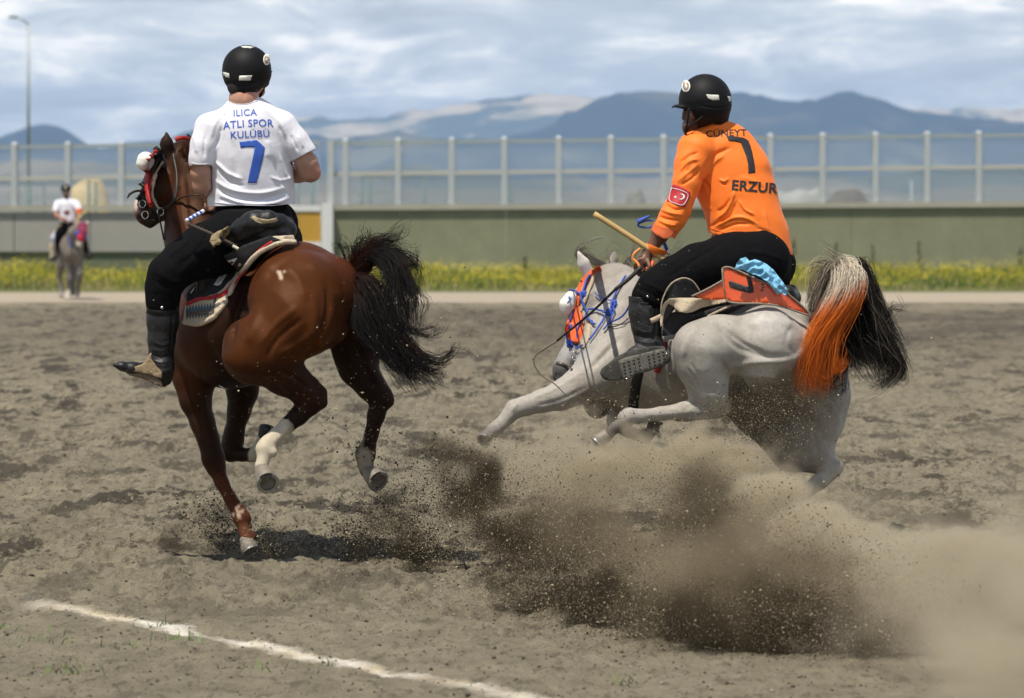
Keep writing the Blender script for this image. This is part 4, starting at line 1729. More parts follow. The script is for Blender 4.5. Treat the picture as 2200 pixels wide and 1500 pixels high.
# ears
H.chain([(360, 334, 1.44, 14), (358, 308, 1.43, 14), (358, 285, 1.43, 4)], col=(0.02, .012, .01), k=.015, ax=(0, 1, 0), fac=.6)
H.chain([(402, 322, 1.58, 12), (406, 304, 1.60, 11), (404, 290, 1.60, 4)], col=DK, k=.015, ax=(0, 1, 0), fac=.6)
H.chain([(752, 598, .45, 26), (772, 582, .44, 18), (790, 575, .42, 12)], col=(0.05, .017, .009), k=.03)
st1 = [
    ([(560, 575), (522, 625), (500, 690), (494, 745)], 17, -26), ([(590, 560), (560, 600), (540, 660)], 22, 9),
    ([(610, 575), (640, 600), (662, 650)], 22, 8), ([(640, 545), (600, 570), (570, 600)], 15, -8), ([(660, 560), (700, 600), (720, 650)], 15, 7),
    ([(700, 600), (706, 660), (690, 720), (650, 770)], 11, -11), ([(672, 620), (676, 690), (650, 745)], 16, 8),
    ([(560, 650), (545, 700), (530, 740)], 20, 10), ([(655, 680), (610, 715), (585, 745), (575, 770)], 9, -9), ([(640, 660), (590, 700), (560, 740)], 12, 9), ([(690, 700), (640, 740), (600, 760)], 12, 7),
    ([(596, 792), (640, 818), (668, 838)], 6, -8), ([(560, 800), (600, 822), (640, 850)], 8, 7), ([(590, 830), (620, 852)], 4, -4), ([(620, 890), (600, 915), (578, 945)], 4, -4), ([(640, 905), (610, 930), (588, 955)], 3.5, 4), ([(632, 897), (604, 922), (580, 950)], 2.5, -4),
    ([(665, 850), (650, 868), (630, 885)], 5, -6), ([(684, 846), (696, 862)], 5, 4), ([(400, 800), (412, 860), (430, 920)], 6, -6), ([(425, 790), (436, 850), (446, 900)], 7, 5), ([(450, 975), (470, 990)], 5, -4), ([(474, 1030), (498, 1072)], 3, -3), ([(488, 1038), (508, 1075)], 3, 3),
    ([(384, 400), (380, 430)], 8, -5), ([(372, 455), (392, 500), (402, 560)], 10, -12), ([(395, 380), (400, 450), (410, 520)], 9, -8), ([(338, 372), (322, 420)], 4, 4), ([(348, 390), (334, 440)], 5, -5), ([(355, 378), (362, 372)], 4, 5),
    ([(720, 620), (735, 660), (735, 700)], 12, 6), ([(780, 780), (808, 830)], 6, -6), ([(795, 880), (790, 940)], 3, -4), ([(440, 735), (490, 800), (560, 822)], 14, -6),
]
pt1 = [([(530, 800), (600, 812), (650, 850)], 16, 30, (0.03, .010, .005), .6), ([(520, 600), (500, 680), (490, 740)], 14, 26, (0.025, .009, .005), .7),  # shade of thigh underside, flank hollow and belly put into the coat
    ([(640, 900), (600, 930), (570, 965)], 0, 1, WH, 0), ([(600, 930), (580, 950), (568, 968), (562, 1010)], 32, 3, WH, 1.0),
    ([(782, 980), (784, 1000)], 17, 8, (0.34, 0.28, 0.20), 0.8), ([(774, 968), (779, 942)], 5, 4, (0.34, 0.28, 0.20), 0.6),
    ([(600, 586), (605, 598)], 4, 6, (0.62, 0.48, 0.36), 0.85), ([(611, 584)], 2.5, 4, (0.62, 0.48, 0.36), 0.7),
    ([(700, 520), (750, 560), (765, 620), (760, 700)], 26, 40, (0.045, 0.015, 0.008), 0.85), ([(640, 520), (700, 540), (750, 580)], 20, 30, (0.085, 0.026, 0.012), 0.6),
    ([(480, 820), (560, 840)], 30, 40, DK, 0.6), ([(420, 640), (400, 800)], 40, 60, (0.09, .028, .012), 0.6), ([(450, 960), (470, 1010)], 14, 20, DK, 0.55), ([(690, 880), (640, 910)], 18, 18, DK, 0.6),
    ([(507, 1090), (513, 1112)], 3, 3, (0.55, .42, .33), 0.8), ([(515, 1082), (508, 1096)], 2, 2, (0.55, .42, .33), 0.7), ([(500, 1106)], 3, 2, (0.55, .42, .33), 0.7), ([(515, 1100), (524, 1096)], 2, 2, (0.55, .42, .33), 0.6),
    ([(330, 400), (312, 440)], 8, 8, (0.03, .02, .015), 0.5), ([(335, 340), (318, 390), (305, 440)], 16, 14, (0.022, .012, .008), 0.85), ([(352, 350), (340, 400), (330, 450)], 12, 14, (0.03, .013, .008), 0.7), ([(320, 470), (345, 470)], 14, 12, (0.05, .04, .035), 0.7), ([(293, 430), (292, 447)], 7, 4, (0.55, .42, .36), 0.9),
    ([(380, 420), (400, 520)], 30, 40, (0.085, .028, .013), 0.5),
]
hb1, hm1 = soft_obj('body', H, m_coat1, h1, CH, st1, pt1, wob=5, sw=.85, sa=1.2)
hoof('hoof', (528, 1156, .75), (540, 1180, .72), (-14, 14, -.02), 15, 21, m_hoof, h1, Y1, True, m_sole, m_iron)
hoof('hoof', (562, 1006, .075), (574, 1034, -.01), (6, 24, .03), 17.5, 26, m_hoof, h1, Y1, True, m_sole, m_iron)
hoof('hoof', (789, 1011, .45), (811, 1032, .39), (14, 22, .03), 17, 26, m_hoof, h1, Y1, True, m_sole, m_iron)
hoof('hoof', (566, 941, 1.21), (572, 918, 1.19), (10, -10, .02), 14, 18, m_strap, h1, Y1, False, m_strap, m_iron)
bv1 = bvh_of(hm1)

m_hair1 = mat('tail_hair', rough=0.55, attr='Col', spec=0.14)


def hc1(g, tt, r, x, y):
    red = np.array([0.085, 0.024, 0.010])
    blk = np.array([0.010, 0.008, 0.008])
    f = np.clip(1.25 - tt * 2.3 - (0.25 if g > 2 else 0.0), 0, 1) if g in (0, 1, 2) else np.clip(0.35 - tt * 1.2, 0, 1)
    b = r.uniform(0.7, 1.7)
    return (red[None] * f[:, None] + blk[None] * (1 - f[:, None])) * b


T1 = [
    (1.0, [(755, 590, .40, 5), (768, 556, .38, 9), (782, 520, .37, 13), (792, 504, .36, 12)]),
    (0.5, [(752, 592, .40, 5), (752, 560, .38, 9), (746, 530, .37, 11), (738, 512, .36, 7)]),
    (1.2, [(758, 588, .40, 6), (785, 550, .36, 10), (815, 520, .33, 15), (850, 512, .30, 16), (880, 500, .3, 10)]),
    (4.2, [(758, 590, .40, 8), (800, 548, .34, 14), (838, 562, .26, 20), (858, 620, .20, 24), (868, 690, .16, 26), (880, 740, .14, 26)]),
    (1.5, [(770, 580, .38, 10), (830, 545, .32, 16), (868, 560, .28, 16), (888, 590, .26, 16), (890, 640, .24, 12)]),
    (5.0, [(760, 600, .38, 12), (785, 640, .30, 24), (800, 690, .25, 28), (835, 740, .20, 25), (880, 785, .16, 22), (915, 818, .14, 22)]),
    (3.0, [(765, 600, .36, 14), (800, 620, .28, 26), (825, 680, .22, 26), (850, 740, .18, 24), (890, 790, .15, 20), (925, 815, .14, 20)]),
    (2.0, [(752, 600, .34, 10), (762, 650, .27, 14), (775, 700, .23, 16), (820, 752, .18, 12), (868, 800, .16, 12), (900, 826, .15, 14)]),
    (0.6, [(865, 720, .18, 10), (905, 760, .15, 10), (945, 772, .14, 10), (978, 756, .14, 9), (995, 745, .14, 5)]),
    (0.5, [(870, 740, .17, 8), (910, 790, .15, 10), (945, 800, .14, 10), (972, 796, .14, 6)]),
    (0.35, [(850, 690, .18, 12), (880, 712, .16, 8), (920, 714, .15, 6), (945, 708, .15, 5)]),
    (0.5, [(860, 590, .22, 12), (885, 620, .2, 10), (900, 650, .19, 12), (885, 690, .18, 12), (870, 715, .18, 8)]),
    (0.25, [(850, 560, .25, 10), (885, 572, .22, 8), (898, 565, .22, 4), (893, 548, .22, 6), (862, 540, .24, 5)]),
]
tail1 = hair('tail', T1, 2700, 1, 0.55, 0.0013, m_hair1, h1, 5, hc1, seg=18, curl=13.0, fuzz=2.6)
M1 = [
    (1, [(412, 352, 1.40, 8), (400, 330, 1.38, 12), (402, 302, 1.38, 10)]),
    (3, [(420, 345, 1.42, 12), (412, 380, 1.36, 14), (406, 420, 1.35, 12)]),
    (3, [(440, 380, 1.40, 14), (445, 420, 1.36, 16), (448, 470, 1.34, 12)]),
]


def hcm(g, tt, r, x, y):
    return np.array([0.075, 0.022, 0.009])[None] * r.uniform(0.5, 1.5) * np.ones((len(tt), 1))


hair('mane', M1, 800, 1, 0.5, 0.0011, m_hair1, h1, 8, hcm, seg=9, curl=4, fuzz=1.2)

# ---- bridle of the chestnut
br1 = empty('bridle', W(350, 400, 23.45), 'black leather bridle with a red band and white ball on the chestnut horse', 'bridle')
m_red = mat('red_cloth', (0.42, 0.020, 0.018), 0.75, bump=(60, 0.4, 0.004))
m_fleece = mat('cream_fleece', (0.62, 0.52, 0.38), 0.95, noise=(20, 0.15), bump=[(45, 0.9, 0.012), (160, 0.8, 0.005)])
m_ball = mat('white_ball', (0.78, 0.77, 0.70), 0.6, bump=(60, 0.3, 0.004))
m_chrome = mat('bit_metal', (0.6, 0.6, 0.58), 0.25, 1.0)
B = Soft(Y1, 0.004, 0.01)
B.chain([(313, 345, 1.40, 19), (311, 350, 1.40, 18)])
B.chain([(296, 352, 1.40, 3.5)], k=0.01)
soft_obj('ball', B, m_ball, br1)
ribbon('cheek_band', [(336, 322), (325, 350), (321, 380), (318, 410), (324, 440)], 9, bv1, m_red, br1, off=0.012)
ribbon('cheek_band', [(376, 300, 1.40), (392, 296, 1.42), (408, 300, 1.46)], 9, None, m_red, br1)
ribbon('cheek_strap', [(350, 322), (334, 350), (320, 385), (308, 415), (303, 444)], 15, bv1, m_strap, br1, off=0.010)
ribbon('fleece_edging', [(352, 348), (338, 375), (330, 405), (330, 430), (342, 450)], 5, bv1, m_fleece, br1, off=0.014)
ribbon('red_pad', [(334, 378), (325, 400), (321, 420), (326, 445)], 10, bv1, m_red, br1, off=0.009)
ribbon('brow_band', [(332, 316), (346, 330), (352, 352), (350, 362)], 11, bv1, m_strap, br1, off=0.010)
ribbon('nose_band', [(300, 420), (315, 430), (335, 448), (350, 456)], 14, bv1, m_strap, br1, off=0.006)
ribbon('chin_strap', [(300, 462), (318, 472), (338, 476)], 6, bv1, m_strap, br1, off=0.006)
ribbon('throat_strap', [(372, 330), (380, 380), (376, 425), (355, 455)], 6, bv1, m_strap, br1, off=0.006)
cord('blinker_strap', [(312, 412, 1.38), (295, 410, 1.34), (280, 416, 1.32), (274, 426, 1.32)], [2.5, 3, 3.2, 1.5], None, m_strap, br1)
for (a, b_) in ((306, 438), (312, 462), (345, 455)):
    pts = [(a + 7 * math.cos(q), b_ + 8 * math.sin(q), 1.34) for q in np.linspace(0, 2 * math.pi, 14)]
    cord('bit_ring', pts, 1.4, None, m_chrome, br1, sm=2)
r1 = cord('rein', [(342, 452, 1.36), (365, 440, 1.30), (392, 424, 1.24), (422, 419, 1.16), (450, 425, 1.2)], 3.4, None, m_strap, br1, flat=.5)
cord('rein', [(340, 458, 1.34), (346, 485, 1.30), (352, 515, 1.28)], 2.2, None, m_strap, br1)
cord('buckle_stud', [(354, 428, 1.37), (357, 430, 1.365)], 3.5, None, m_fleece, br1)

# ================================================================== rider in the white shirt
SK1 = (0.47, 0.26, 0.18)
m_skin = mat('skin', rough=0.48, attr='Col', spec=0.4, noise=(8, 0.06), bump=(120, 0.12, 0.003))
m_skin.node_tree.nodes['Principled BSDF'].inputs['Subsurface Weight'].default_value = 0.12
m_skin.node_tree.nodes['Principled BSDF'].inputs['Subsurface Radius'].default_value = (0.012, 0.005, 0.003)
m_white = mat('white_shirt', (0.74, 0.74, 0.80), 0.8, sheen=0.2, bump=[(7, 0.25, 0.03), (400, 0.1, 0.001)], spec=0.3)
m_black = mat('black_cloth', (0.0045, 0.0045, 0.0055), 0.9, sheen=0.0, bump=[(10, 0.6, 0.03), (250, 0.2, 0.002)], spec=0.10)
m_helmet = mat('matt_black_helmet', (0.006, 0.006, 0.007), 0.6, spec=0.22, bump=(200, 0.25, 0.002))
m_reflect = mat('pale_reflector', (0.66, 0.65, 0.58), 0.35)
m_blue = mat('blue_print', (0.035, 0.11, 0.50), 0.6)
m_hairb = mat('dark_hair', (0.015, 0.011, 0.009), 0.7, bump=(150, 0.8, 0.006))

p1 = empty('person', W(540, 480, 22.75), 'rider in a white shirt numbered 7, back to the camera, on the chestnut horse', 'person')


def fingers(S, wrist, palm, fdir, side, col, scale=1.0, curl=1.0, dz=0.0):
    """five fingers as short chains; palm=(px,py,dz) centre, fdir/side in pixels"""
    for i, (o, L) in enumerate(((-1.5, .85), (-.5, 1.0), (.5, .95), (1.5, .78))):
        bx, by = palm[0] + side[0] * o, palm[1] + side[1] * o
        bz = palm[2] + dz * o
        p = [(bx, by, bz, 4.1 * scale), (bx + fdir[0] * L * .5, by + fdir[1] * L * .5, bz - .012, 3.9 * scale), (bx + fdir[0] * L * .85, by + fdir[1] * L * .85, bz + .012 * curl, 3.6 * scale), (bx + fdir[0] * L * .6, by + fdir[1] * L * .6, bz + .032 * curl, 3.2 * scale)]
        S.chain(p, col=col, k=.004)


S1 = Soft(Y1, 0.008, 0.02)
S1.chain([(534, 150, .80, 40), (535, 172, .82, 36)], col=SK1)
S1.chain([(548, 180, .90, 25), (556, 196, .92, 14)], col=SK1)          # jaw, turned away to the right
S1.chain([(556, 168, .95, 7), (562, 176, .98, 6)], col=SK1, k=.01)       # nose
S1.chain([(553, 190, .965, 5)], col=(0.4, .16, .13), k=.008)
S1.ball((559, 186, .80, 8), col=(0.52, .25, .18), k=.008, ax=(1, 0, 0), fac=.6)   # ear
S1.chain([(525, 190, .79, 28), (524, 215, .78, 31), (526, 238, .78, 27)], col=SK1)
S1.chain([(530, 290, .80, 52), (538, 330, .82, 66), (545, 400, .84, 60), (550, 440, .84, 50)], col=SK1, ax=(0, 1, 0), fac=.72)
S1.chain([(452, 275, .77, 26), (434, 335, .75, 21), (431, 372, .75, 20.5), (434, 398, .77, 19.5), (455, 425, .97, 16), (470, 432, 1.12, 11), (468, 436, 1.18, 12)], col=SK1)
S1.chain([(610, 275, .80, 26), (642, 325, .80, 22), (660, 350, .81, 22), (667, 369, .83, 21.5), (640, 372, .93, 20), (600, 372, 1.08, 14), (575, 378, 1.16, 10), (565, 382, 1.2, 12)], col=SK1)
fingers(S1, None, (455, 440, 1.22), (-14, 10), (2, 5), SK1)
fingers(S1, None, (555, 386, 1.24), (-16, 6), (2, 5), SK1)
S1.chain([(464, 430, 1.22, 4.5), (454, 428, 1.25, 4), (446, 432, 1.26, 3.5)], col=SK1, k=.004)
S1.chain([(562, 376, 1.24, 4.5), (550, 375, 1.27, 4), (543, 380, 1.28, 3.5)], col=SK1, k=.004)
soft_obj('body', S1, m_skin, p1, SK1, strokes=[([(690, 362), (676, 352)], 5, -3), ([(650, 378), (676, 382)], 5, 3), ([(524, 194), (524, 214)], 5, -4)], paints=[([(680, 372)], 16, 20, (0.50, .20, .15), .6), ([(520, 198), (545, 200)], 9, 12, (0.50, .19, .13), .6)])

# trousers
T = Soft(Y1, 0.009, 0.03)
T.chain([(542, 462, .86, 80), (560, 500, .86, 76)], ax=(0, 1, 0), fac=.72)
T.chain([(590, 480, .98, 50), (590, 520, 1.0, 52)])
T.chain([(566, 505, .78, 62), (500, 518, .62, 66), (440, 540, .52, 58), (392, 565, .46, 47), (362, 590, .43, 43), (351, 618, .43, 37), (350, 650, .44, 34), (350, 668, .45, 31)])
T.chain([(590, 520, 1.1, 60), (530, 545, 1.35, 55), (470, 580, 1.55, 45), (455, 620, 1.62, 36), (452, 690, 1.62, 30)])
soft_obj('trousers', T, m_black, p1, strokes=[([(330, 600), (360, 618), (392, 610)], 4, -6), ([(335, 580), (370, 605), (400, 600)], 6, 6), ([(360, 630), (385, 605)], 4, 5), ([(430, 470), (400, 520), (350, 560)], 6, 6), ([(455, 480), (430, 530), (380, 580)], 6, -6), ([(470, 470), (500, 480), (540, 478)], 5, 5),
                                              ([(460, 455), (480, 470), (500, 500)], 4, -5), ([(600, 470), (625, 490), (630, 520)], 6, 5)], noise_amp=0.006, noise_sc=9)
# boots
for (ox, oz, nm) in ((0, 0, 0), (102, 1.18, 1)):
    Bt = Soft(Y1, 0.0065, 0.02)
    z = .45 + oz
    Bt.chain([(350 + ox, 652, z, 36), (350 + ox, 690, z, 34), (347 + ox, 730, z, 29), (346 + ox, 762, z, 25.5), (349 + ox, 790, z - .01, 25), (352 + ox, 806, z - .01, 20)])
    Bt.chain([(347 + ox, 798, z - .01, 22), (318 + ox, 796, z - .02, 17), (285 + ox, 792, z - .05, 13), (262 + ox, 787, z - .07, 9), (246 + ox, 784, z - .08, 4.5)], ax=(0, 1, 0), fac=1.3)
    Bt.chain([(355 + ox, 818, z - .01, 13), (352 + ox, 822, z - .01, 10)], k=.012)
    bo, bm_ = soft_obj('boot', Bt, m_blackleather, p1, cuts=[(350 + ox, 651, z, 0, 0, 1, 60)], thick=.004,
                       strokes=[([(322, 760), (345, 768), (368, 762)], 4, -6), ([(322, 772), (345, 779), (370, 774)], 4, 5), ([(324, 748), (345, 754), (368, 746)], 4, 4), ([(372, 660), (368, 720), (364, 780)], 4, -4), ([(326, 786), (350, 792), (370, 786)], 4, -5),
                                ([(330, 735), (350, 742), (366, 734)], 4, 4), ([(330, 700), (333, 740)], 5, 4), ([(313, 792), (330, 784)], 4, -4), ([(340, 806), (370, 804)], 3, -4)] if not nm else None)
    if not nm:
        bvb1 = bvh_of(bm_)
        ribbon('top_strap', [(318, 662), (345, 668), (382, 662)], 22, bvb1, m_blackleather, bo, off=0.004)
        cord('stud', [(348, 661, .33), (348, 661.5, .322)], 3.6, None, m_chrome, bo)
        cord('stud', [(330, 645, .345), (330, 645.5, .342)], 1.6, None, m_chrome, bo)

# shirt
SH = Soft(Y1, 0.006, 0.03)
SH.chain([(527, 236, .79, 40), (530, 262, .80, 62)], ax=(0, 1, 0), fac=.75)
SH.chain([(478, 276, .78, 40), (592, 278, .80, 40)], ax=(0, 1, 0), fac=.9)
SH.chain([(534, 290, .80, 82), (537, 330, .81, 84), (540, 380, .83, 87), (541, 430, .85, 91), (541, 470, .86, 92)], ax=(0, 1, 0), fac=.74)
SH.chain([(452, 278, .77, 37), (440, 312, .75, 30), (432, 340, .74, 24.5), (430, 351, .74, 23.5)], k=.025)
SH.chain([(604, 276, .80, 38), (632, 308, .80, 33), (650, 328, .80, 27), (655, 337, .80, 25.5)], k=.025)
so1, sm1 = soft_obj('shirt', SH, m_white, p1, relax=2,
                    cuts=[(541, 441, .85, 0.035, 0, -1, 140), (430, 357, .74, .05, -.1, -1, 27), (652, 334, .80, 1.0, 0, -1.9, 34), (525, 214, .79, .0, .35, 1, 50)], thick=.004,
                    strokes=[([(452, 330), (470, 300), (476, 270)], 5, -7), ([(446, 352), (452, 400), (456, 436)], 6, -5), ([(620, 345), (612, 300), (598, 268)], 5, -7), ([(462, 345), (490, 372), (520, 385)], 5, 7), ([(466, 360), (492, 390), (525, 400)], 5, -6), ([(458, 385), (500, 408), (560, 415), (615, 402)], 6, 7), ([(458, 400), (500, 424), (560, 428), (622, 412)], 5, -7),
                             ([(470, 418), (520, 436), (580, 438), (625, 424)], 5, 6), ([(600, 330), (612, 370), (628, 400)], 6, 6), ([(588, 340), (600, 380), (620, 410)], 5, -6), ([(560, 230), (600, 262), (612, 300)], 7, 4), ([(480, 240), (460, 270), (452, 300)], 7, 4), ([(580, 380), (605, 388), (628, 380)], 4, 5), ([(470, 428), (500, 434)], 4, -5),
                             ([(500, 300), (508, 350), (500, 395)], 12, -4), ([(575, 300), (578, 340)], 12, 4), ([(418, 290), (424, 330)], 6, 5), ([(440, 290), (438, 340)], 5, -5), ([(640, 290), (652, 318)], 5, 4), ([(625, 290), (640, 325)], 4, -5)],
                    noise_amp=[(0.006, 6.0), (0.0025, 13.0)], noise_vec=(1, 1, .7), sa=1.35)
bs1 = bvh_of(sm1)
lettering('lettering', 'ILICA', 14, 526, 242, bs1, m_blue, so1, ang=2, arc=1.6, bold=.008, xs_=1.0, space=1.08)
lettering('lettering', 'ATLI SPOR', 15.5, 533, 265, bs1, m_blue, so1, ang=3, arc=3.2, bold=.008, xs_=.98, space=1.06)
lettering('lettering', 'KULÜBÜ', 15, 537, 288, bs1, m_blue, so1, ang=2.5, arc=1.6, bold=.008, xs_=1.0, space=1.05)
lettering('lettering', '·', 12, 483, 246, bs1, m_blue, so1)
decal('number', [(514, 305), (530, 303), (551, 301), (560, 308), (569, 317), (566, 335), (562, 352), (556, 375), (551, 393), (532, 393), (536, 372), (541, 350), (545, 330), (547, 318), (549, 316.5), (530, 316), (517, 318)], bs1, m_blue, so1)
# collar and hem stitching
cord('hem_seam', [(456, 434), (500, 439), (545, 441), (590, 441), (627, 437)], .8, bs1, m_white, so1, off=.0015, sm=8)
cord('sleeve_seam', [(412, 350), (425, 353), (448, 352)], .8, bs1, m_white, so1, off=.0015, sm=8)
cord('collar_seam', [(492, 219), (510, 224), (530, 224), (553, 217)], .9, bs1, m_white, so1, off=.0015, sm=8)

# helmet
HE = Soft(Y1, 0.005, 0.02)
HE.chain([(530, 150, .81, 53), (529, 153, .82, 52)])
HE.chain([(522, 172, .78, 38), (524, 184, .78, 33)], k=.02)
HE.chain([(560, 165, .84, 22), (566, 176, .88, 13)], k=.02)
HE.chain([(570, 158, .93, 14), (577, 154, .97, 9)], k=.02, ax=(0, 0, 1), fac=.35)
ho1, hmh1 = soft_obj('helmet', HE, m_helmet, p1, cuts=[(528, 202, .80, -.05, .3, -1, 70)], thick=.006,
                     strokes=[([(484, 178), (510, 184), (545, 184), (568, 172)], 3.5, -3)])
bh1 = bvh_of(hmh1)
decal('reflector', [(514, 163), (542, 162), (538, 173), (513, 173)], bh1, m_reflect, ho1)
decal('reflector', [(478, 154), (492, 158), (493, 168), (480, 164)], bh1, m_reflect, ho1)
decal('reflector', [(517, 99.5), (530, 98.5), (548, 101), (538, 104), (522, 103)], bh1, m_reflect, ho1, step=3)


def badge(cx, cy, rx, ry, bvh, parent, Y0=21.3):
    ring = [(cx + rx * math.cos(a), cy + ry * math.sin(a)) for a in np.linspace(0, 2 * math.pi, 20)[:-1]]
    decal('round_badge', ring, bvh, m_reflect, parent, Y0=Y0, step=3)
    ring = [(cx + rx * .72 * math.cos(a), cy + ry * .72 * math.sin(a)) for a in np.linspace(0, 2 * math.pi, 16)[:-1]]
    decal('badge_centre', ring, bvh, mat('badge_brown', (0.30, 0.21, 0.17), 0.6, noise=(250, 0.5)), parent, off=.0035, Y0=Y0, step=3)
    s_ = [(cx + rx * q * math.cos(a) * .5, cy + ry * q * math.sin(a) * .5) for a, q in zip(np.linspace(0, 2 * math.pi, 13)[:-1], [1, .45] * 6)]
    decal('badge_star', s_, bvh, m_reflect, parent, off=.0045, Y0=Y0, step=3)


badge(573, 128, 7.5, 12.5, bh1, ho1)
cord('chin_strap', [(573, 172, .84), (567, 190, .84), (559, 206, .86), (556, 200, .9)], 2.6, None, m_helmet, ho1)
cord('chin_strap', [(566, 176, .80), (563, 195, .83), (558, 210, .86)], 2.0, None, m_helmet, ho1)
HR = Soft(Y1, 0.006, 0.015)
HR.chain([(510, 186, .76, 22), (535, 187, .77, 22)])
soft_obj('hair', HR, m_hairb, p1)

# ================================================================== saddle and cloth of the chestnut
bvr1 = bvh_of(hm1)
m_fleecew = m_fleece
sc1 = empty('saddle_cloth', W(520, 600, 22.6), 'black saddle cloth with red border, patterned hem and cream fleece edge on the chestnut horse', 'saddle cloth')
outer = [(636, 522), (610, 521), (588, 527), (562, 540), (540, 560), (518, 590), (500, 618), (484, 650), (462, 678), (444, 690), (424, 697), (393, 694), (396, 668), (400, 640), (430, 600), (470, 560), (520, 530), (580, 508), (630, 505)]
dzp = lambda x, y: float(np.interp(x, [390, 450, 520, 560, 600, 640], [.66, .52, .36, .30, .28, .32]))
drape('fleece_backing', outer, bvr1, m_fleece, sc1, off=0.030, thick=0.022, step=7, relax=8, dzf=dzp)
black = [(604, 516), (580, 524), (556, 540), (534, 556), (520, 578), (503, 600), (487, 620), (474, 634), (455, 640), (430, 644), (399, 652), (402, 630), (430, 596), (470, 556), (520, 528), (580, 506)]
drape('cloth', black, bvr1, mat('black_felt', (0.016, 0.016, 0.018), 0.9, bump=(80, .4, .004)), sc1, off=0.044, thick=0.012, step=7, relax=8, dzf=dzp)
bvp1 = bvh_of(*[(np.array([o_.matrix_world @ v.co if False else v.co for v in o_.data.vertices]), [list(p.vertices)[:4] if len(p.vertices) == 4 else list(p.vertices) + [p.vertices[0]] for p in o_.data.polygons]) for o_ in [bpy.data.objects[n_] for n_ in ('fleece_backing', 'cloth')]])
m_redb = mat('red_border', (0.50, 0.012, 0.020), 0.7, bump=(90, .3, .003))
ribbon('red_border', [(586, 520), (560, 537), (538, 558), (521, 583), (503, 608), (486, 628), (470, 638)], 8, bvp1, m_redb, sc1, off=0.004)
ribbon('red_border', [(470, 636), (452, 641), (430, 643), (399, 655)], 8, bvp1, m_redb, sc1, off=0.005)
drape('white_label', [(510, 554), (492, 560), (459, 612), (467, 614), (474, 611)], bvp1, mat('white_label', (0.72, 0.72, 0.76), .6), sc1, off=.004, thick=.002)
m_blu2 = mat('slate_blue_weave', (0.07, 0.12, 0.15), .8)
m_brw2 = mat('brown_weave', (0.13, 0.07, 0.055), .8)
m_gry2 = mat('grey_weave', (0.10, 0.09, 0.085), .8)
zig = lambda x0, x1, y0f, h, n, up: [(x0 + (x1 - x0) * i / (2 * n), y0f(x0 + (x1 - x0) * i / (2 * n)) + (h * (-1 if up else 1) if i % 2 else 0)) for i in range(2 * n + 1)]
bl = lambda x: 666 - (x - 400) * .10
drape('woven_band', zig(399, 455, bl, 10, 9, True) + [(455, bl(455) + 5), (399, bl(399) + 5)], bvp1, m_blu2, sc1, off=.003, thick=.002, step=3)
drape('woven_band', [(399, bl(399) + 5), (455, bl(455) + 5), (460, bl(455) + 8), (399, bl(399) + 9)], bvp1, m_brw2, sc1, off=.003, thick=.002, step=3)
drape('woven_band', [(399, bl(399) + 9), (458, bl(455) + 9)] + zig(456, 399, lambda x: bl(x) + 13, 9, 9, False), bvp1, m_gry2, sc1, off=.003, thick=.002, step=3)
drape('woven_band', [(455, bl(455)), (463, 632), (467, 630), (463, 650), (458, bl(455) + 16)], bvp1, m_gry2, sc1, off=.0035, thick=.002, step=3)
cord('fleece_roll', [(636, 520), (610, 520), (588, 526), (562, 539), (540, 559), (518, 589), (500, 618), (484, 650), (462, 678), (444, 690), (424, 696), (394, 691)], [5, 6, 6.5, 6.5, 6.5, 6.5, 6.5, 6.5, 6, 6, 6], bvp1, m_fleece, sc1, off=0.004)

sa1 = empty('saddle', W(560, 510, 22.6), 'worn black leather saddle with a torn cantle on the chestnut horse', 'saddle')
SA = Soft(Y1, 0.007, 0.02)
SA.chain([(606, 508, .36, 18), (620, 496, .42, 15), (618, 478, .48, 13)], ax=(0, 1, 0), fac=.8)
SA.chain([(492, 512, .40, 18), (520, 492, .34, 22), (548, 478, .30, 24), (575, 472, .30, 19), (602, 477, .36, 16), (618, 490, .40, 18)])
SA.chain([(510, 526, .40, 16), (560, 506, .36, 26), (600, 502, .36, 20)])
SA.chain([(470, 540, .48, 16), (440, 590, .50, 14), (430, 620, .52, 10)], ax=(0, 1, 0), fac=.6)
SA.chain([(550, 500, .55, 48), (560, 500, .8, 50)])
so_, sam1 = soft_obj('seat', SA, m_blackleather, sa1, strokes=[([(520, 500), (560, 492), (600, 496)], 5, -8), ([(545, 470), (575, 482), (602, 474)], 5, -10), ([(500, 520), (540, 505), (570, 510)], 5, 6), ([(590, 500), (612, 520)], 4, -5), ([(530, 515), (545, 490)], 4, 5), ([(585, 492), (615, 500)], 3, 4)], noise_amp=[(-0.003, 14)])
bsa1 = bvh_of(sam1)
m_foam = mat('torn_foam', (0.45, 0.36, 0.22), .95, noise=(30, .3), bump=(60, .8, .01))
drape('torn_patch', [(538, 467), (546, 464), (556, 469), (575, 472), (594, 468), (598, 474), (585, 479), (562, 481), (548, 476)], bsa1, m_foam, sa1, off=.002, thick=.003, step=4)
drape('suede_flap', [(490, 486), (478, 493), (466, 498), (455, 506), (450, 518), (458, 532), (467, 536), (474, 526), (482, 514), (492, 500), (495, 488)], bsa1, mat('tan_suede', (0.40, 0.31, 0.18), .95, noise=(25, .35), bump=(50, .9, .012)), sa1, off=.03, thick=.008, step=5, dzf=lambda x, y: .26)
ribbon('girth_strap', [(392, 694), (388, 720), (386, 727)], 6, None, m_strap, sa1) if False else None
m_stir = mat('muddy_stirrup', (0.17, 0.125, 0.08), .8, .2, noise=[(30, .4), (90, .3)], bump=(40, .9, .008))
st_ = drape('stirrup', [(266, 795), (285, 800), (312, 803), (334, 809), (347, 820), (349, 832), (334, 827), (306, 814), (276, 806)], bvb1, m_stir, sa1, off=0, thick=.09, step=6, dzf=lambda x, y: .37, blend=1.0)
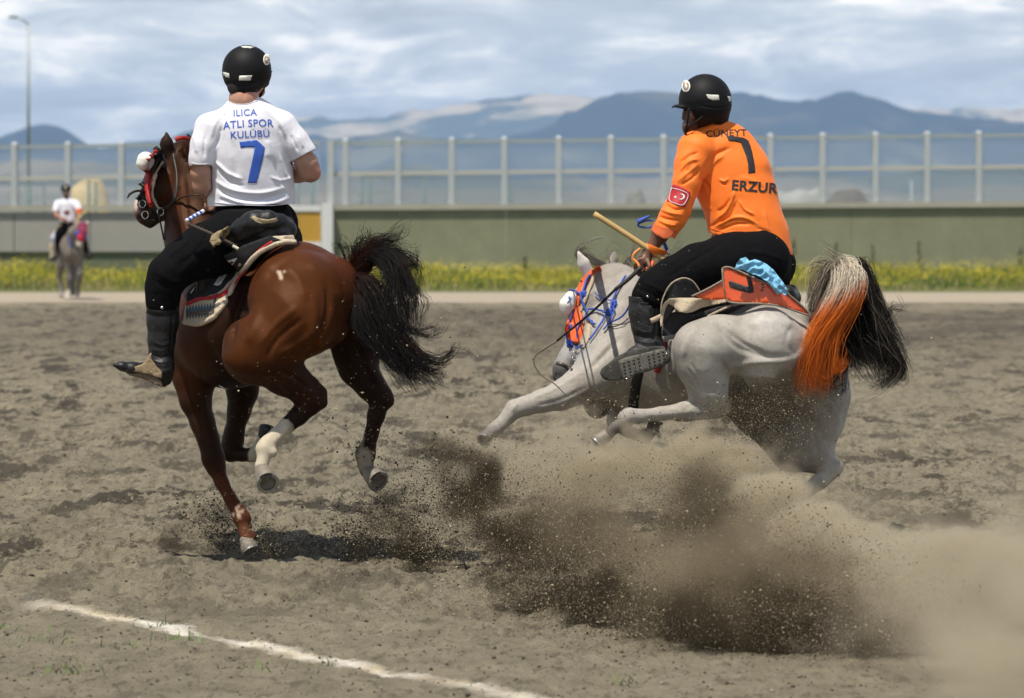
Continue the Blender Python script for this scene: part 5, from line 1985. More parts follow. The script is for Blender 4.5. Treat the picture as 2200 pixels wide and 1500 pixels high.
drape('stirrup_side', [(268, 796), (290, 788), (306, 782), (316, 772), (321, 760), (325, 758), (325, 772), (337, 788), (348, 800), (347, 814), (325, 806), (296, 800)], bvb1, mat('mud_tan', (0.30, 0.22, 0.13), .95, noise=[(25, .35), (90, .3)], bump=(50, 1, .01)), sa1, off=0, thick=.012, step=5, dzf=lambda x, y: .36, blend=1.0)
cord('girth_ring', [(640 / 1.0 * 0 + 488, 836, .72), (478, 832, .70), (470, 826, .71), (482, 822, .72), (492, 828, .72)], 2.2, None, m_chrome, sa1)

wh1 = empty('riding_whip', W(455, 495, 22.4), 'braided dark whip with a blue and white striped handle across the rider\'s black trousers', 'whip')
b = MB()
sp = spline([(404, 481, .30), (430, 492, .29), (460, 505, .27), (490, 520, .25), (508, 530, .25)], 12)
pts = [W(p[0], p[1], Y1 + p[2]) for p in sp]
v_, f_ = tube_vf(pts, [(3.6 + 1.0 * math.sin(i * 1.9)) * Y1 / F for i in range(len(pts))], 8)
mesh_obj('braided_lash', v_, f_, mat('braided_leather', (0.05, 0.038, 0.028), .7, bump=(90, .9, .006)), wh1, True)
for k in range(9):
    a = (401 + k * 4.0, 474 - k * 2.3)
    c = (401 + (k + 1) * 4.0, 474 - (k + 1) * 2.3)
    cord('handle_band', [(a[0], a[1], .30), (c[0] - .2, c[1] + .1, .31)], 4.6, None, m_white if k % 2 == 0 else m_blue, wh1)
cord('tip', [(500, 528, .245), (512, 535, .245)], 3.4, None, mat('pale_tip', (0.7, .64, .5), .7), wh1)
# ================================================================== grey horse, leaning hard into a left turn
Y2 = 22.9
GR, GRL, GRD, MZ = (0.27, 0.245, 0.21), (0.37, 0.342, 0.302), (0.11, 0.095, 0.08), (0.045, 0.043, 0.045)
m_coat2 = mat('grey_coat', rough=0.62, attr='Col', spec=0.25, noise=[(5.0, 0.28), (15.0, 0.30), (50.0, 0.22), (150.0, 0.12)], bump=[(14, 0.2, 0.02), (170, 0.35, 0.004)], sheen=0.1)
h2 = empty('horse', W(1550, 1168, Y2), 'dapple grey horse with an orange-dyed tail, leaning low in the dust', 'horse')
G = Soft(Y2, 0.0105, 0.045)
G.chain([(1672, 735, .30, 78), (1620, 730, .45, 74), (1560, 735, .60, 84), (1490, 760, .75, 98), (1420, 770, .90, 104), (1370, 765, 1.02, 96)], col=GR)
G.chain([(1560, 800, .70, 88), (1470, 810, .82, 92), (1380, 810, .95, 80)], col=GR)
G.chain([(1650, 742, .12, 82), (1690, 750, .18, 66)], col=GRL)
G.chain([(1600, 738, .14, 62), (1545, 742, .08, 62), (1502, 748, .04, 58)], col=GR)
G.chain([(1520, 752, .04, 60), (1510, 785, .04, 50), (1518, 815, .05, 41), (1522, 842, .06, 38), (1530, 862, .07, 33)], col=GRL)
G.chain([(1478, 800, .05, 22), (1490, 832, .06, 10), (1494, 862, .07, 12)], col=GRL, k=.02)
G.chain([(1545, 868, .08, 25), (1552, 874, .08, 20)], col=(0.52, .47, .36), k=.02)
G.chain([(1532, 874, .07, 27), (1500, 880, .06, 22), (1470, 883, .05, 19), (1420, 889, .03, 14.5), (1375, 894, .01, 14), (1352, 895, 0, 18), (1344, 898, 0, 17)], col=GRL, k=.02)
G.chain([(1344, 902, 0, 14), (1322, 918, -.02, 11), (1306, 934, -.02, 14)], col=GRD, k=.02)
# thigh and gaskin of the far hind leg
G.chain([(1660, 790, .30, 66), (1700, 800, .40, 70), (1740, 800, .50, 76), (1752, 850, .52, 72), (1745, 900, .52, 66), (1735, 940, .52, 58), (1748, 972, .50, 42), (1768, 992, .50, 27)], col=GR)
G.chain([(1600, 840, .62, 66), (1640, 880, .60, 62), (1690, 915, .57, 68), (1705, 960, .55, 56)], col=GRD)  # underside and inner thigh: shade put into the darker coat colour
G.chain([(1766, 990, .49, 22), (1790, 1004, .46, 17), (1801, 1003, .44, 13)], col=(.45, .41, .33), k=.02)
G.chain([(1790, 1012, .44, 17), (1762, 1034, .42, 17), (1722, 1062, .40, 16), (1696, 1080, .40, 19), (1676, 1100, .40, 15), (1668, 1118, .41, 18)], col=(.40, .36, .29), k=.02)
# shoulder, near foreleg reaching out
G.chain([(1370, 770, 1.0, 84), (1320, 770, .92, 74), (1300, 785, .86, 62)], col=GRL)
G.chain([(1310, 790, .82, 58), (1272, 812, .76, 45), (1240, 832, .70, 35), (1205, 850, .66, 29), (1165, 862, .62, 22), (1130, 872, .60, 18), (1108, 878, .58, 19.5)], col=GRL)
G.chain([(1104, 880, .58, 20), (1092, 895, .57, 15.5), (1078, 910, .56, 13.5), (1064, 922, .55, 16)], col=GRL, k=.02)
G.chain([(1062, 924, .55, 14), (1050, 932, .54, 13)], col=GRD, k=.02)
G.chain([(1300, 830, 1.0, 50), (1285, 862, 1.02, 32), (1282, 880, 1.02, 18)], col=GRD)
G.chain([(1345, 810, 1.2, 40), (1334, 850, 1.2, 21), (1326, 885, 1.18, 18), (1322, 908, 1.17, 19)], col=GRL)
G.chain([(1324, 910, 1.17, 17), (1352, 928, 1.2, 13), (1385, 940, 1.22, 14), (1400, 925, 1.22, 13)], col=GR, k=.02)
# neck and head
G.chain([(1390, 720, 1.05, 92), (1365, 680, 1.20, 78), (1345, 645, 1.32, 64), (1330, 618, 1.38, 50), (1316, 604, 1.42, 38)], col=GR)
G.chain([(1320, 700, 1.08, 60), (1300, 745, 1.0, 50), (1285, 775, .95, 46)], col=GRL)
G.chain([(1305, 606, 1.36, 38), (1290, 622, 1.33, 42), (1276, 655, 1.28, 42), (1268, 690, 1.24, 35)], col=GR, k=.03)
G.chain([(1258, 640, 1.30, 28), (1247, 680, 1.26, 26), (1238, 715, 1.22, 24)], col=GRL, k=.03)
G.chain([(1262, 700, 1.22, 32), (1243, 735, 1.17, 26), (1224, 768, 1.12, 22), (1212, 786, 1.10, 22)], col=(.30, .29, .28), k=.03)
G.chain([(1204, 795, 1.08, 19), (1200, 808, 1.06, 14)], col=MZ, k=.02)
G.chain([(1216, 812, 1.07, 13), (1230, 800, 1.08, 12)], col=MZ, k=.02)
G.chain([(1196, 808, 1.03, 5.5)], op='sub', k=.012)
G.chain([(1266, 592, 1.28, 14), (1254, 566, 1.27, 13), (1243, 543, 1.26, 5)], col=(.62, .58, .54), k=.015, ax=(.3, 1, 0), fac=.55)
G.chain([(1310, 572, 1.52, 12), (1318, 556, 1.54, 10), (1320, 540, 1.54, 4)], col=GR, k=.015, ax=(0, 1, 0), fac=.55)
G.chain([(1700, 690, .32, 36), (1735, 672, .30, 22), (1755, 650, .28, 16), (1775, 625, .26, 11)], col=GRL, k=.03)
st2 = [
    ([(1542, 690), (1560, 720), (1590, 748), (1640, 765), (1690, 768)], 12, -9), ([(1560, 705), (1600, 740), (1640, 757)], 8, -8), ([(1600, 700), (1660, 690), (1710, 700)], 16, 7), ([(1560, 790), (1620, 778), (1700, 772), (1730, 745)], 10, 9),
    ([(1570, 810), (1620, 806), (1690, 812)], 10, 8), ([(1552, 770), (1562, 800), (1570, 812)], 7, -10), ([(1470, 800), (1482, 820), (1496, 840)], 4, -4), ([(1476, 790), (1492, 815), (1502, 838)], 4, -4), ([(1484, 780), (1500, 805)], 4, -3),
    ([(1500, 700), (1478, 730), (1468, 770)], 12, 6), ([(1520, 845), (1545, 838), (1556, 826)], 5, -4), ([(1498, 848), (1490, 868), (1474, 878)], 4, -4), ([(1480, 893), (1420, 900), (1370, 905)], 3, -3), ([(1500, 884), (1430, 889), (1380, 892)], 3, 2.5),
    ([(1540, 850), (1560, 866)], 5, 4), ([(1340, 720), (1300, 760), (1262, 800)], 9, -8), ([(1310, 735), (1280, 770)], 12, 5), ([(1250, 800), (1200, 832), (1140, 858)], 5, 4), ([(1262, 830), (1205, 858), (1150, 872)], 5, -5), ([(1112, 868), (1098, 884)], 4, 4),
    ([(1290, 640), (1282, 680), (1270, 706)], 7, -7), ([(1300, 660), (1292, 690), (1320, 660)], 8, -7), ([(1275, 622), (1268, 634)], 4, 6), ([(1360, 600), (1330, 640), (1310, 690)], 10, -7), ([(1340, 640), (1310, 690), (1290, 720)], 8, 6),
    ([(1770, 850), (1800, 900), (1790, 950)], 12, 7), ([(1740, 880), (1750, 940), (1760, 980)], 10, -8), ([(1600, 680), (1650, 672), (1700, 680)], 9, 4), ([(1700, 700), (1690, 730), (1700, 760)], 10, -5),
    ([(1655, 668), (1652, 690)], 10, -3),
]
pt2 = [
    ([(1550, 700), (1600, 720), (1640, 745)], 22, 34, (.36, .335, .29), .75), ([(1470, 700), (1460, 750), (1480, 800)], 20, 34, (.38, .35, .31), .6), ([(1520, 680), (1560, 690)], 14, 22, (.40, .375, .33), .6),
    ([(1560, 880), (1540, 868)], 14, 14, (.50, .45, .32), .7), ([(1500, 860), (1530, 850)], 14, 20, (.42, .39, .33), .5), ([(1700, 840), (1660, 880), (1640, 940)], 40, 60, (.14, .12, .10), .8), ([(1822, 830), (1812, 900), (1790, 970)], 16, 26, (.38, .35, .32), .8),  # broad dark stroke puts the inner thigh's shade into the coat
    ([(1290, 620), (1330, 620), (1350, 600)], 16, 24, (.36, .345, .33), .6), ([(1260, 740), (1230, 775)], 14, 16, (.30, .29, .28), .5), ([(1255, 755), (1248, 780)], 14, 20, (.34, .32, .30), .6),
    ([(1400, 850), (1450, 860)], 30, 40, (.36, .31, .25), .6), ([(1040, 945), (1062, 925)], 8, 8, (.22, .19, .19), .6), ([(1300, 690), (1330, 650)], 8, 16, (.42, .41, .39), .5), ([(1640, 800), (1560, 812)], 20, 30, (.52, .49, .45), .5),
    ([(1500, 740), (1530, 780)], 26, 34, (.44, .415, .37), .5), ([(1640, 690), (1690, 700)], 24, 34, (.54, .515, .48), .5),
]
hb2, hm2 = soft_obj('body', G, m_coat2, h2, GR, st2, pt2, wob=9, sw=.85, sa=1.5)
hoof('hoof', (1306, 934, -.02), (1286, 952, -.03), (-20, 4, 0), 14, 18, m_hoof, h2, Y2, True, m_sole, m_iron)
hoof('hoof', (1668, 1118, .41), (1662, 1146, .40), (-14, 14, 0), 17, 21, m_hoof, h2, Y2, True, m_sole, m_iron)
hoof('hoof', (1052, 931, .54), (1042, 944, .50), (-14, 8, 0), 13, 17, m_sole, h2, Y2, True, m_sole, m_iron)
hoof('hoof', (1400, 924, 1.22), (1408, 902, 1.22), (12, -8, 0), 13, 17, m_sole, h2, Y2, False, m_sole, m_iron)
bv2 = bvh_of(hm2)


def hc2(g, tt, r, x, y):
    n = len(tt)
    cream = np.array([0.66, 0.58, 0.46])
    orange = np.array([0.66, 0.155, 0.018])
    rust = np.array([0.36, 0.075, 0.015])
    blk = np.array([0.012, 0.010, 0.009])
    b = r.uniform(0.65, 1.25)
    if g in (0, 1, 2):
        edge = 640 - (x - 1800) * 0.45 + r.normal(0, 8)
        f = np.clip((y - edge) / 30 + 0.5, 0, 1)[:, None]
        c = cream * (1 - f) + orange * f
        f2 = (np.clip((y - 730) / 120, 0, 1) * r.uniform(0.3, 1.0))[:, None]
        return (c * (1 - f2) + rust * f2) * b
    if g in (3, 4):
        k = r.uniform()
        return np.where(k < 0.5, np.array([0.50, .44, .34]), np.array([.10, .08, .06]))[None] * b * np.ones((n, 1))
    q = np.array([0.20, 0.165, 0.12]) if r.uniform() < 0.10 else blk
    return (q * b)[None] * np.ones((n, 1))


T2_ = [
    (5.0, [(1760, 660, .26, 10), (1782, 610, .24, 16), (1815, 576, .18, 20), (1822, 610, .10, 24), (1800, 660, .06, 22), (1768, 710, .04, 20), (1748, 760, .03, 20), (1740, 810, .03, 20), (1745, 838, .03, 18)]),
    (2.0, [(1760, 655, .26, 10), (1785, 600, .22, 14), (1815, 572, .16, 14), (1840, 600, .10, 12), (1832, 648, .07, 14), (1795, 700, .05, 14), (1775, 760, .04, 18), (1765, 815, .03, 16), (1730, 810, .03, 14)]),
    (0.5, [(1800, 700, .08, 14), (1790, 740, .06, 12), (1788, 785, .03, 8), (1800, 795, .02, 5), (1808, 780, .02, 4), (1804, 765, .02, 4)]),
    (0.5, [(1748, 672, .27, 12), (1752, 640, .25, 14), (1770, 600, .22, 16), (1790, 575, .18, 12), (1775, 570, .16, 12), (1752, 590, .14, 14), (1738, 630, .12, 12), (1736, 665, .12, 10)]),
    (0.3, [(1760, 650, .26, 10), (1780, 590, .2, 14), (1812, 562, .16, 12), (1790, 552, .14, 10), (1765, 550, .12, 14)]),
    (5.0, [(1762, 668, .30, 12), (1800, 610, .30, 16), (1838, 575, .28, 16), (1858, 600, .26, 14), (1870, 660, .24, 20), (1885, 710, .22, 28), (1905, 760, .2, 32), (1920, 795, .2, 26)]),
    (5.0, [(1775, 690, .30, 16), (1810, 660, .28, 24), (1840, 690, .26, 28), (1860, 730, .24, 32), (1880, 770, .22, 30), (1905, 790, .2, 22)]),
    (4.0, [(1770, 700, .28, 16), (1800, 720, .24, 24), (1820, 760, .2, 24), (1832, 785, .18, 22)]),
    (1.6, [(1775, 720, .24, 16), (1790, 770, .18, 20), (1785, 810, .14, 20), (1800, 838, .14, 12)]),
    (0.8, [(1870, 700, .22, 24), (1910, 740, .2, 20), (1936, 775, .2, 10), (1930, 800, .2, 10), (1905, 808, .2, 16)]),
    (0.5, [(1880, 740, .2, 30), (1920, 780, .2, 16), (1912, 808, .2, 18), (1890, 818, .2, 22), (1870, 812, .2, 20)]),
    (0.12, [(1895, 700, .2, 10), (1918, 668, .2, 6), (1935, 650, .2, 3)]),
    (0.25, [(1845, 570, .28, 10), (1870, 600, .26, 14), (1885, 640, .25, 12), (1900, 690, .22, 10)]),
]
hair('tail', T2_, 4200, 1, 0.40, 0.0013, m_hair1, h2, 15, hc2, seg=18, curl=14.0, fuzz=2.8, Y0=Y2)


def hcg(g, tt, r, x, y):
    c = np.array([0.12, 0.105, 0.085]) if r.uniform() < 0.55 else np.array([0.42, 0.39, 0.33])
    return (c * r.uniform(0.6, 1.2))[None] * np.ones((len(tt), 1))


hair('forelock', [
    (3, [(1300, 575, 1.36, 8), (1275, 560, 1.34, 9), (1256, 552, 1.33, 9), (1242, 545, 1.32, 7), (1246, 528, 1.32, 7), (1268, 518, 1.32, 10), (1295, 515, 1.32, 16)]),
    (2, [(1302, 572, 1.36, 8), (1280, 556, 1.34, 10), (1262, 546, 1.33, 9), (1250, 548, 1.32, 6)]),
    (0.6, [(1310, 570, 1.36, 8), (1300, 540, 1.34, 12), (1320, 525, 1.34, 16), (1340, 545, 1.34, 14)])], 150, 1, 0.4, 0.0011, m_hair1, h2, 18, hcg, seg=12, curl=4, fuzz=1.2, Y0=Y2)
hair('mane', [
    (2, [(1335, 575, 1.40, 10), (1350, 560, 1.36, 10), (1362, 540, 1.34, 14), (1372, 515, 1.34, 14)]),
    (3, [(1395, 590, 1.30, 12), (1405, 570, 1.26, 12), (1420, 560, 1.24, 14), (1435, 552, 1.22, 16)]),
    (3, [(1390, 610, 1.28, 12), (1402, 590, 1.22, 12), (1412, 575, 1.20, 12), (1425, 565, 1.2, 12)]),
    (2, [(1355, 590, 1.34, 10), (1345, 570, 1.32, 10), (1342, 560, 1.32, 12)]),
    (1, [(1420, 590, 1.2, 14), (1450, 555, 1.2, 16), (1475, 528, 1.2, 14)])], 300, 1, 0.45, 0.0011, m_hair1, h2, 19, hcg, seg=10, curl=5, fuzz=2.0, Y0=Y2)

# ---- bridle: orange face cover, blue ropes
m_orange = mat('orange_nylon', (0.72, 0.115, 0.020), 0.55, bump=[(14, .3, .01), (160, .3, .002)])
m_rope = mat('blue_rope', (0.030, 0.085, 0.42), 0.6, bump=(150, .5, .003))
m_tan = mat('beige_felt', (0.46, 0.38, 0.27), .95, noise=[(14, .2), (60, .2)], bump=[(30, .6, .01), (120, .5, .004)])
br2 = empty('bridle', W(1250, 700, Y2 + 1.2), 'orange bridle with blue ropes and a white ball on the grey horse', 'bridle')
kw = dict(Y0=Y2)
drape('cheek_cover', [(1238, 650), (1250, 664), (1252, 690), (1254, 715), (1246, 738), (1228, 738), (1216, 728), (1213, 706), (1219, 688), (1229, 668)], bv2, m_orange, br2, off=.014, thick=.006, step=6, relax=2, dzf=lambda x, y: 1.02, Y0=Y2)
ribbon('crown_band', [(1290, 576), (1270, 588), (1256, 610), (1245, 635), (1238, 660)], 14, bv2, m_orange, br2, off=.012, **kw)
ribbon('felt_lining', [(1278, 592), (1268, 620), (1256, 650), (1248, 672)], 7, bv2, m_tan, br2, off=.010, **kw)
ribbon('felt_lining', [(1254, 668), (1262, 690), (1264, 720), (1250, 748)], 12, bv2, m_tan, br2, off=.006, **kw)
for pts, w_ in (([(1270, 592), (1262, 610), (1256, 628), (1252, 640), (1260, 665), (1270, 690), (1282, 702)], 3.2), ([(1252, 636), (1240, 628), (1223, 621)], 2.2), ([(1246, 634), (1232, 638), (1219, 652)], 2.2), ([(1345, 600), (1332, 622), (1316, 650), (1310, 668)], 3.0),
                ([(1318, 652), (1298, 648), (1282, 636), (1278, 632)], 1.8), ([(1310, 668), (1302, 690), (1290, 708), (1280, 722), (1270, 735)], 3.0), ([(1268, 668), (1285, 668), (1300, 672), (1306, 680)], 2.8), ([(1270, 672), (1258, 686), (1246, 702), (1240, 720), (1243, 742)], 2.2),
                ([(1236, 668), (1230, 690), (1224, 706), (1222, 728), (1224, 745)], 2.4), ([(1238, 745), (1246, 752), (1258, 745)], 2.2), ([(1318, 656), (1324, 668), (1312, 690), (1298, 712)], 2.4)):
    cord('blue_rope', pts, w_ * .8, bv2, m_rope, br2, off=.020, **kw)
for p in ((1254, 632), (1319, 652), (1225, 704), (1224, 738), (1310, 670)):
    Bk = Soft(Y2, .003, .006)
    q, n_ = hit(bv2, p[0], p[1], .018, Y0=Y2)
    Bk.chain([(p[0] - 3, p[1] - 3, q.y - Y2, 5), (p[0] + 3, p[1] + 4, q.y - Y2, 5.5)])
    Bk.chain([(p[0] + 3, p[1] - 4, q.y - Y2, 4), (p[0] - 3, p[1] + 4, q.y - Y2, 4)])
    soft_obj('rope_knot', Bk, m_rope, br2)
B = Soft(Y2, .004, .01)
B.chain([(1226, 640, 1.2, 14), (1219, 655, 1.2, 17), (1218, 664, 1.2, 14)])
soft_obj('ball', B, m_ball, br2)
for a, b_ in ((1233, 765), (1230, 778)):
    cord('bit_ring', [(a + 5 * math.cos(q), b_ + 9 * math.sin(q), 1.02) for q in np.linspace(0, 2 * math.pi, 14)], 1.4, None, m_chrome, br2, sm=2, Y0=Y2)
ribbon('nose_band', [(1196, 780), (1212, 785), (1230, 796)], 6, bv2, m_strap, br2, off=.004, **kw)
cord('rein', [(1236, 770, 1.0), (1272, 728, .92), (1310, 695, .85), (1345, 670, .80), (1378, 590, .62)], 2.2, None, m_rope, br2, Y0=Y2)
cord('rope_end', [(1305, 703, .82), (1322, 701, .80), (1338, 694, .80), (1350, 684, .82)], 1.5, None, m_strap, br2, Y0=Y2)

# ================================================================== rider in orange
SK2 = (0.135, 0.058, 0.034)
p2 = empty('person', W(1560, 560, Y2 + .55), 'rider in an orange long-sleeved shirt numbered 7 on the grey horse', 'person')
S2 = Soft(Y2, .0075, .02)
S2.chain([(1517, 212, .62, 40), (1512, 236, .62, 34)], col=SK2)
S2.chain([(1492, 258, .60, 18), (1480, 272, .60, 14), (1476, 282, .60, 8)], col=SK2, k=.02)
S2.chain([(1474, 240, .62, 8), (1469, 254, .62, 5)], col=SK2, k=.01)
S2.chain([(1472, 268, .60, 4.5)], col=(.2, .07, .05), k=.008)
S2.chain([(1487, 243, .535, 6.5), (1490, 254, .53, 4)], col=(.17, .07, .045), k=.006, ax=(0, 1, 0), fac=.7)
S2.chain([(1522, 245, .64, 29), (1530, 272, .65, 27), (1536, 290, .66, 26)], col=SK2)
S2.chain([(1550, 335, .66, 48), (1565, 360, .66, 64), (1590, 420, .62, 66), (1606, 480, .60, 55)], col=SK2, ax=(0, 1, 0), fac=.72)
S2.chain([(1496, 330, .55, 30), (1476, 385, .50, 24), (1458, 430, .46, 20), (1442, 465, .44, 20), (1418, 505, .42, 17.5), (1398, 535, .41, 12.5), (1391, 546, .41, 12)], col=SK2)
S2.chain([(1390, 548, .41, 12.5), (1383, 562, .40, 14.5), (1378, 568, .40, 13)], col=SK2, k=.015)
for i, (bx, by, L) in enumerate(((1374, 556, .9), (1372, 565, 1.0), (1374, 574, .95), (1379, 581, .8))):
    S2.chain([(bx + 4, by, .375, 5.2), (bx - 6 * L, by + 5 * L, .365, 4.8), (bx - 7 * L, by + 12 * L, .385, 4.4), (bx + 1 * L, by + 13 * L, .41, 4.0)], col=SK2, k=.004)
S2.chain([(1392, 560, .37, 5.5), (1396, 574, .345, 5.0), (1390, 584, .345, 4.4)], col=SK2, k=.004)
S2.chain([(1600, 340, .80, 28), (1594, 420, .9, 22), (1580, 458, .98, 18), (1530, 530, 1.0, 15), (1480, 572, .95, 11), (1464, 582, .93, 13)], col=SK2)
fingers(S2, None, (1460, 584, .92), (-12, 8), (2, 5), SK2)
S2.chain([(1466, 580, .90, 4.5), (1458, 574, .88, 4), (1450, 576, .88, 3.5)], col=SK2, k=.004)
soft_obj('body', S2, m_skin, p2, SK2, strokes=[([(1486, 238), (1484, 248), (1488, 256)], 2, 3), ([(1488, 244), (1489, 250)], 1.6, -3), ([(1388, 548), (1380, 560)], 2.5, 2), ([(1412, 500), (1396, 530)], 4, 2), ([(1405, 500), (1388, 530)], 3, -2)],
         paints=[([(1476, 280), (1486, 270), (1494, 262)], 8, 6, (.03, .018, .014), .8)])
HR = Soft(Y2, .006, .015)
HR.chain([(1505, 238, .66, 18), (1540, 246, .66, 24), (1535, 262, .66, 20)])
soft_obj('hair', HR, m_hairb, p2)

T = Soft(Y2, .009, .03)
T.chain([(1608, 515, .60, 72), (1626, 565, .60, 73), (1634, 600, .60, 64)], ax=(0, 1, 0), fac=.72)
T.chain([(1628, 560, .52, 70), (1570, 568, .42, 66), (1500, 582, .32, 57), (1448, 602, .26, 49), (1412, 620, .22, 42), (1396, 640, .22, 37), (1390, 660, .24, 33)])
T.chain([(1650, 570, .85, 60), (1600, 600, 1.1, 55), (1520, 620, 1.35, 48), (1490, 660, 1.45, 36), (1480, 740, 1.45, 30)])
soft_obj('trousers', T, m_black, p2, strokes=[([(1380, 606), (1410, 618), (1440, 640)], 5, 6), ([(1372, 620), (1400, 632), (1425, 650)], 4, -6), ([(1540, 510), (1480, 540), (1420, 580)], 7, 6), ([(1550, 525), (1490, 560), (1430, 600)], 6, -6), ([(1600, 540), (1640, 545), (1690, 560)], 5, 6), ([(1370, 630), (1395, 642), (1420, 655)], 4, 6)], noise_amp=.006, noise_sc=9)
for ox, oz in ((0, 0), (95, 1.2)):
    Bt = Soft(Y2, .0065, .02)
    z = .22 + oz
    Bt.chain([(1388 + ox, 640, z, 38), (1388 + ox, 672, z, 36.5), (1389 + ox, 700, z, 32), (1392 + ox, 728, z, 28), (1398 + ox, 745, z, 27)])
    Bt.chain([(1402 + ox, 752, z - .02, 26), (1370 + ox, 768, z - .05, 24), (1335 + ox, 786, z - .08, 18), (1312 + ox, 797, z - .1, 13)], ax=(.2, 1, 0), fac=.9)
    bo2, bm2_ = soft_obj('boot', Bt, mat('dusty_black_leather', (0.018, 0.018, 0.019), .55, noise=[(12, .5), (60, .3)], bump=[(22, .5, .02), (110, .3, .004)]), p2, cuts=[(1388 + ox, 640, z, .1, 0, 1, 60)], thick=.004,
                         strokes=None if ox else [([(1396, 650), (1402, 690), (1396, 730)], 4, 6), ([(1404, 652), (1410, 690), (1404, 730)], 4, -6), ([(1362, 716), (1385, 726), (1412, 722)], 4, -6), ([(1362, 728), (1385, 737), (1416, 733)], 4, 5), ([(1366, 706), (1385, 714), (1400, 712)], 4, 4), ([(1370, 742), (1390, 746), (1420, 742)], 4, -4)])
    if not ox:
        bvb2 = bvh_of(bm2_)
        cord('stud', [(1391, 637, .10), (1391, 637.5, .09)], 2.6, None, m_chrome, bo2, Y0=Y2)
        cord('flap_seam', [(1376, 650), (1392, 652), (1406, 646)], 1.2, bvb2, m_blackleather, bo2, off=.002, Y0=Y2)
        sole = [(1289, 803), (1293, 792), (1306, 782), (1324, 768), (1345, 757), (1378, 748), (1410, 744), (1430, 746), (1439, 756), (1441, 772), (1430, 784), (1408, 793), (1375, 803), (1345, 812), (1318, 818), (1298, 815)]
        drape('sole', sole, bvb2, mat('dusty_rubber', (0.05, 0.047, 0.040), .85, noise=[(20, .3), (80, .3)], bump=(50, .5, .006)), bo2, off=.012, thick=.022, step=7, dzf=lambda x, y: .10, relax=8, sm=3, Y0=Y2)

OR_ = (0.94, 0.20, 0.018)
m_shirt2 = mat('orange_shirt', OR_, .62, bump=[(7, .22, .03), (300, .12, .0015)], sheen=.1, spec=.35)
SH = Soft(Y2, .006, .03)
SH.chain([(1534, 276, .65, 36), (1543, 305, .66, 58)], ax=(0, 1, 0), fac=.9)
SH.chain([(1500, 322, .60, 44), (1590, 330, .72, 42)], ax=(0, 1, 0), fac=.85)
SH.chain([(1555, 340, .66, 78), (1572, 380, .65, 84), (1590, 430, .62, 79), (1602, 480, .60, 79), (1610, 515, .60, 84), (1616, 550, .60, 88)], ax=(0, 1, 0), fac=.74)
SH.chain([(1497, 325, .56, 42), (1486, 355, .53, 37), (1474, 395, .49, 30), (1466, 425, .47, 26), (1456, 448, .455, 29), (1444, 470, .44, 28), (1430, 492, .43, 25), (1422, 512, .42, 25), (1412, 530, .42, 25)], k=.02)
SH.chain([(1600, 345, .80, 34), (1594, 415, .9, 27), (1580, 455, .98, 24), (1548, 500, 1.0, 20)], k=.02)
so2, sm2 = soft_obj('shirt', SH, m_shirt2, p2, relax=2, cuts=[(1610, 523, .60, -.27, 0, -1, 150), (1425, 498, .42, -.62, 0, -1, 45), (1534, 263, .65, .0, .15, 1, 52)], thick=.004,
                    strokes=[([(1462, 350), (1480, 335), (1500, 328)], 4, -7), ([(1458, 372), (1480, 348), (1502, 342)], 4, 7), ([(1455, 392), (1478, 372), (1500, 352)], 4, 6), ([(1460, 398), (1486, 384), (1505, 362)], 4, -7), ([(1512, 372), (1520, 350), (1540, 330), (1570, 318)], 5, -8), ([(1520, 378), (1532, 352), (1556, 334)], 6, 7),
                             ([(1508, 385), (1520, 400), (1524, 420)], 5, -8), ([(1540, 470), (1560, 455), (1572, 430), (1578, 410)], 4.5, 9), ([(1548, 478), (1570, 462), (1582, 434)], 4, -9), ([(1536, 488), (1570, 470), (1600, 468), (1628, 482)], 4.5, 8), ([(1540, 498), (1580, 482), (1610, 482)], 4, -7), ([(1525, 488), (1545, 476), (1556, 474)], 3.5, -7), ([(1588, 430), (1600, 450), (1622, 462)], 4, 7),
                             ([(1572, 425), (1556, 445), (1540, 455)], 4, -7), ([(1640, 450), (1650, 490), (1660, 520)], 6, 5), ([(1625, 490), (1650, 500), (1675, 530)], 5, -5), ([(1560, 500), (1600, 508), (1650, 520)], 5, 5), ([(1420, 450), (1440, 458), (1466, 462)], 4, 8), ([(1415, 465), (1440, 472), (1462, 474)], 3.5, -8), ([(1412, 472), (1435, 482), (1452, 484)], 4, 7), ([(1404, 486), (1425, 494), (1446, 494)], 3.5, -6), ([(1430, 440), (1450, 450), (1470, 448)], 3.5, -7),
                             ([(1480, 345), (1470, 380), (1462, 400)], 4, 4), ([(1545, 385), (1556, 390), (1566, 383)], 4, 6), ([(1550, 394), (1560, 396)], 3, -6), ([(1500, 410), (1512, 440), (1530, 450)], 6, 5), ([(1590, 380), (1620, 390), (1640, 400)], 9, 4), ([(1600, 300), (1630, 330), (1650, 370)], 10, 4)],
                    noise_amp=[(.006, 6.0), (.003, 13.0)], sa=1.4)
bs2 = bvh_of(sm2)
m_ink = mat('black_print', (0.018, 0.016, 0.018), .6)
lettering('lettering', 'CÜNEYT', 14, 1560, 286, bs2, m_ink, so2, ang=2, arc=1.4, bold=.012, xs_=1.1, space=1.04, Y0=Y2)
lettering('lettering', 'ERZURUM', 21, 1644, 403, bs2, m_ink, so2, ang=-5, arc=.4, bold=.03, xs_=1.03, space=1.05, Y0=Y2)
decal('number', [(1561, 293), (1566, 292), (1580, 293), (1598, 296), (1608, 302), (1613, 315), (1617, 330), (1621, 350), (1623, 371), (1608, 373), (1607, 352), (1603, 335), (1596, 318), (1592, 307), (1580, 304), (1566, 303)], bs2, m_ink, so2, Y0=Y2)
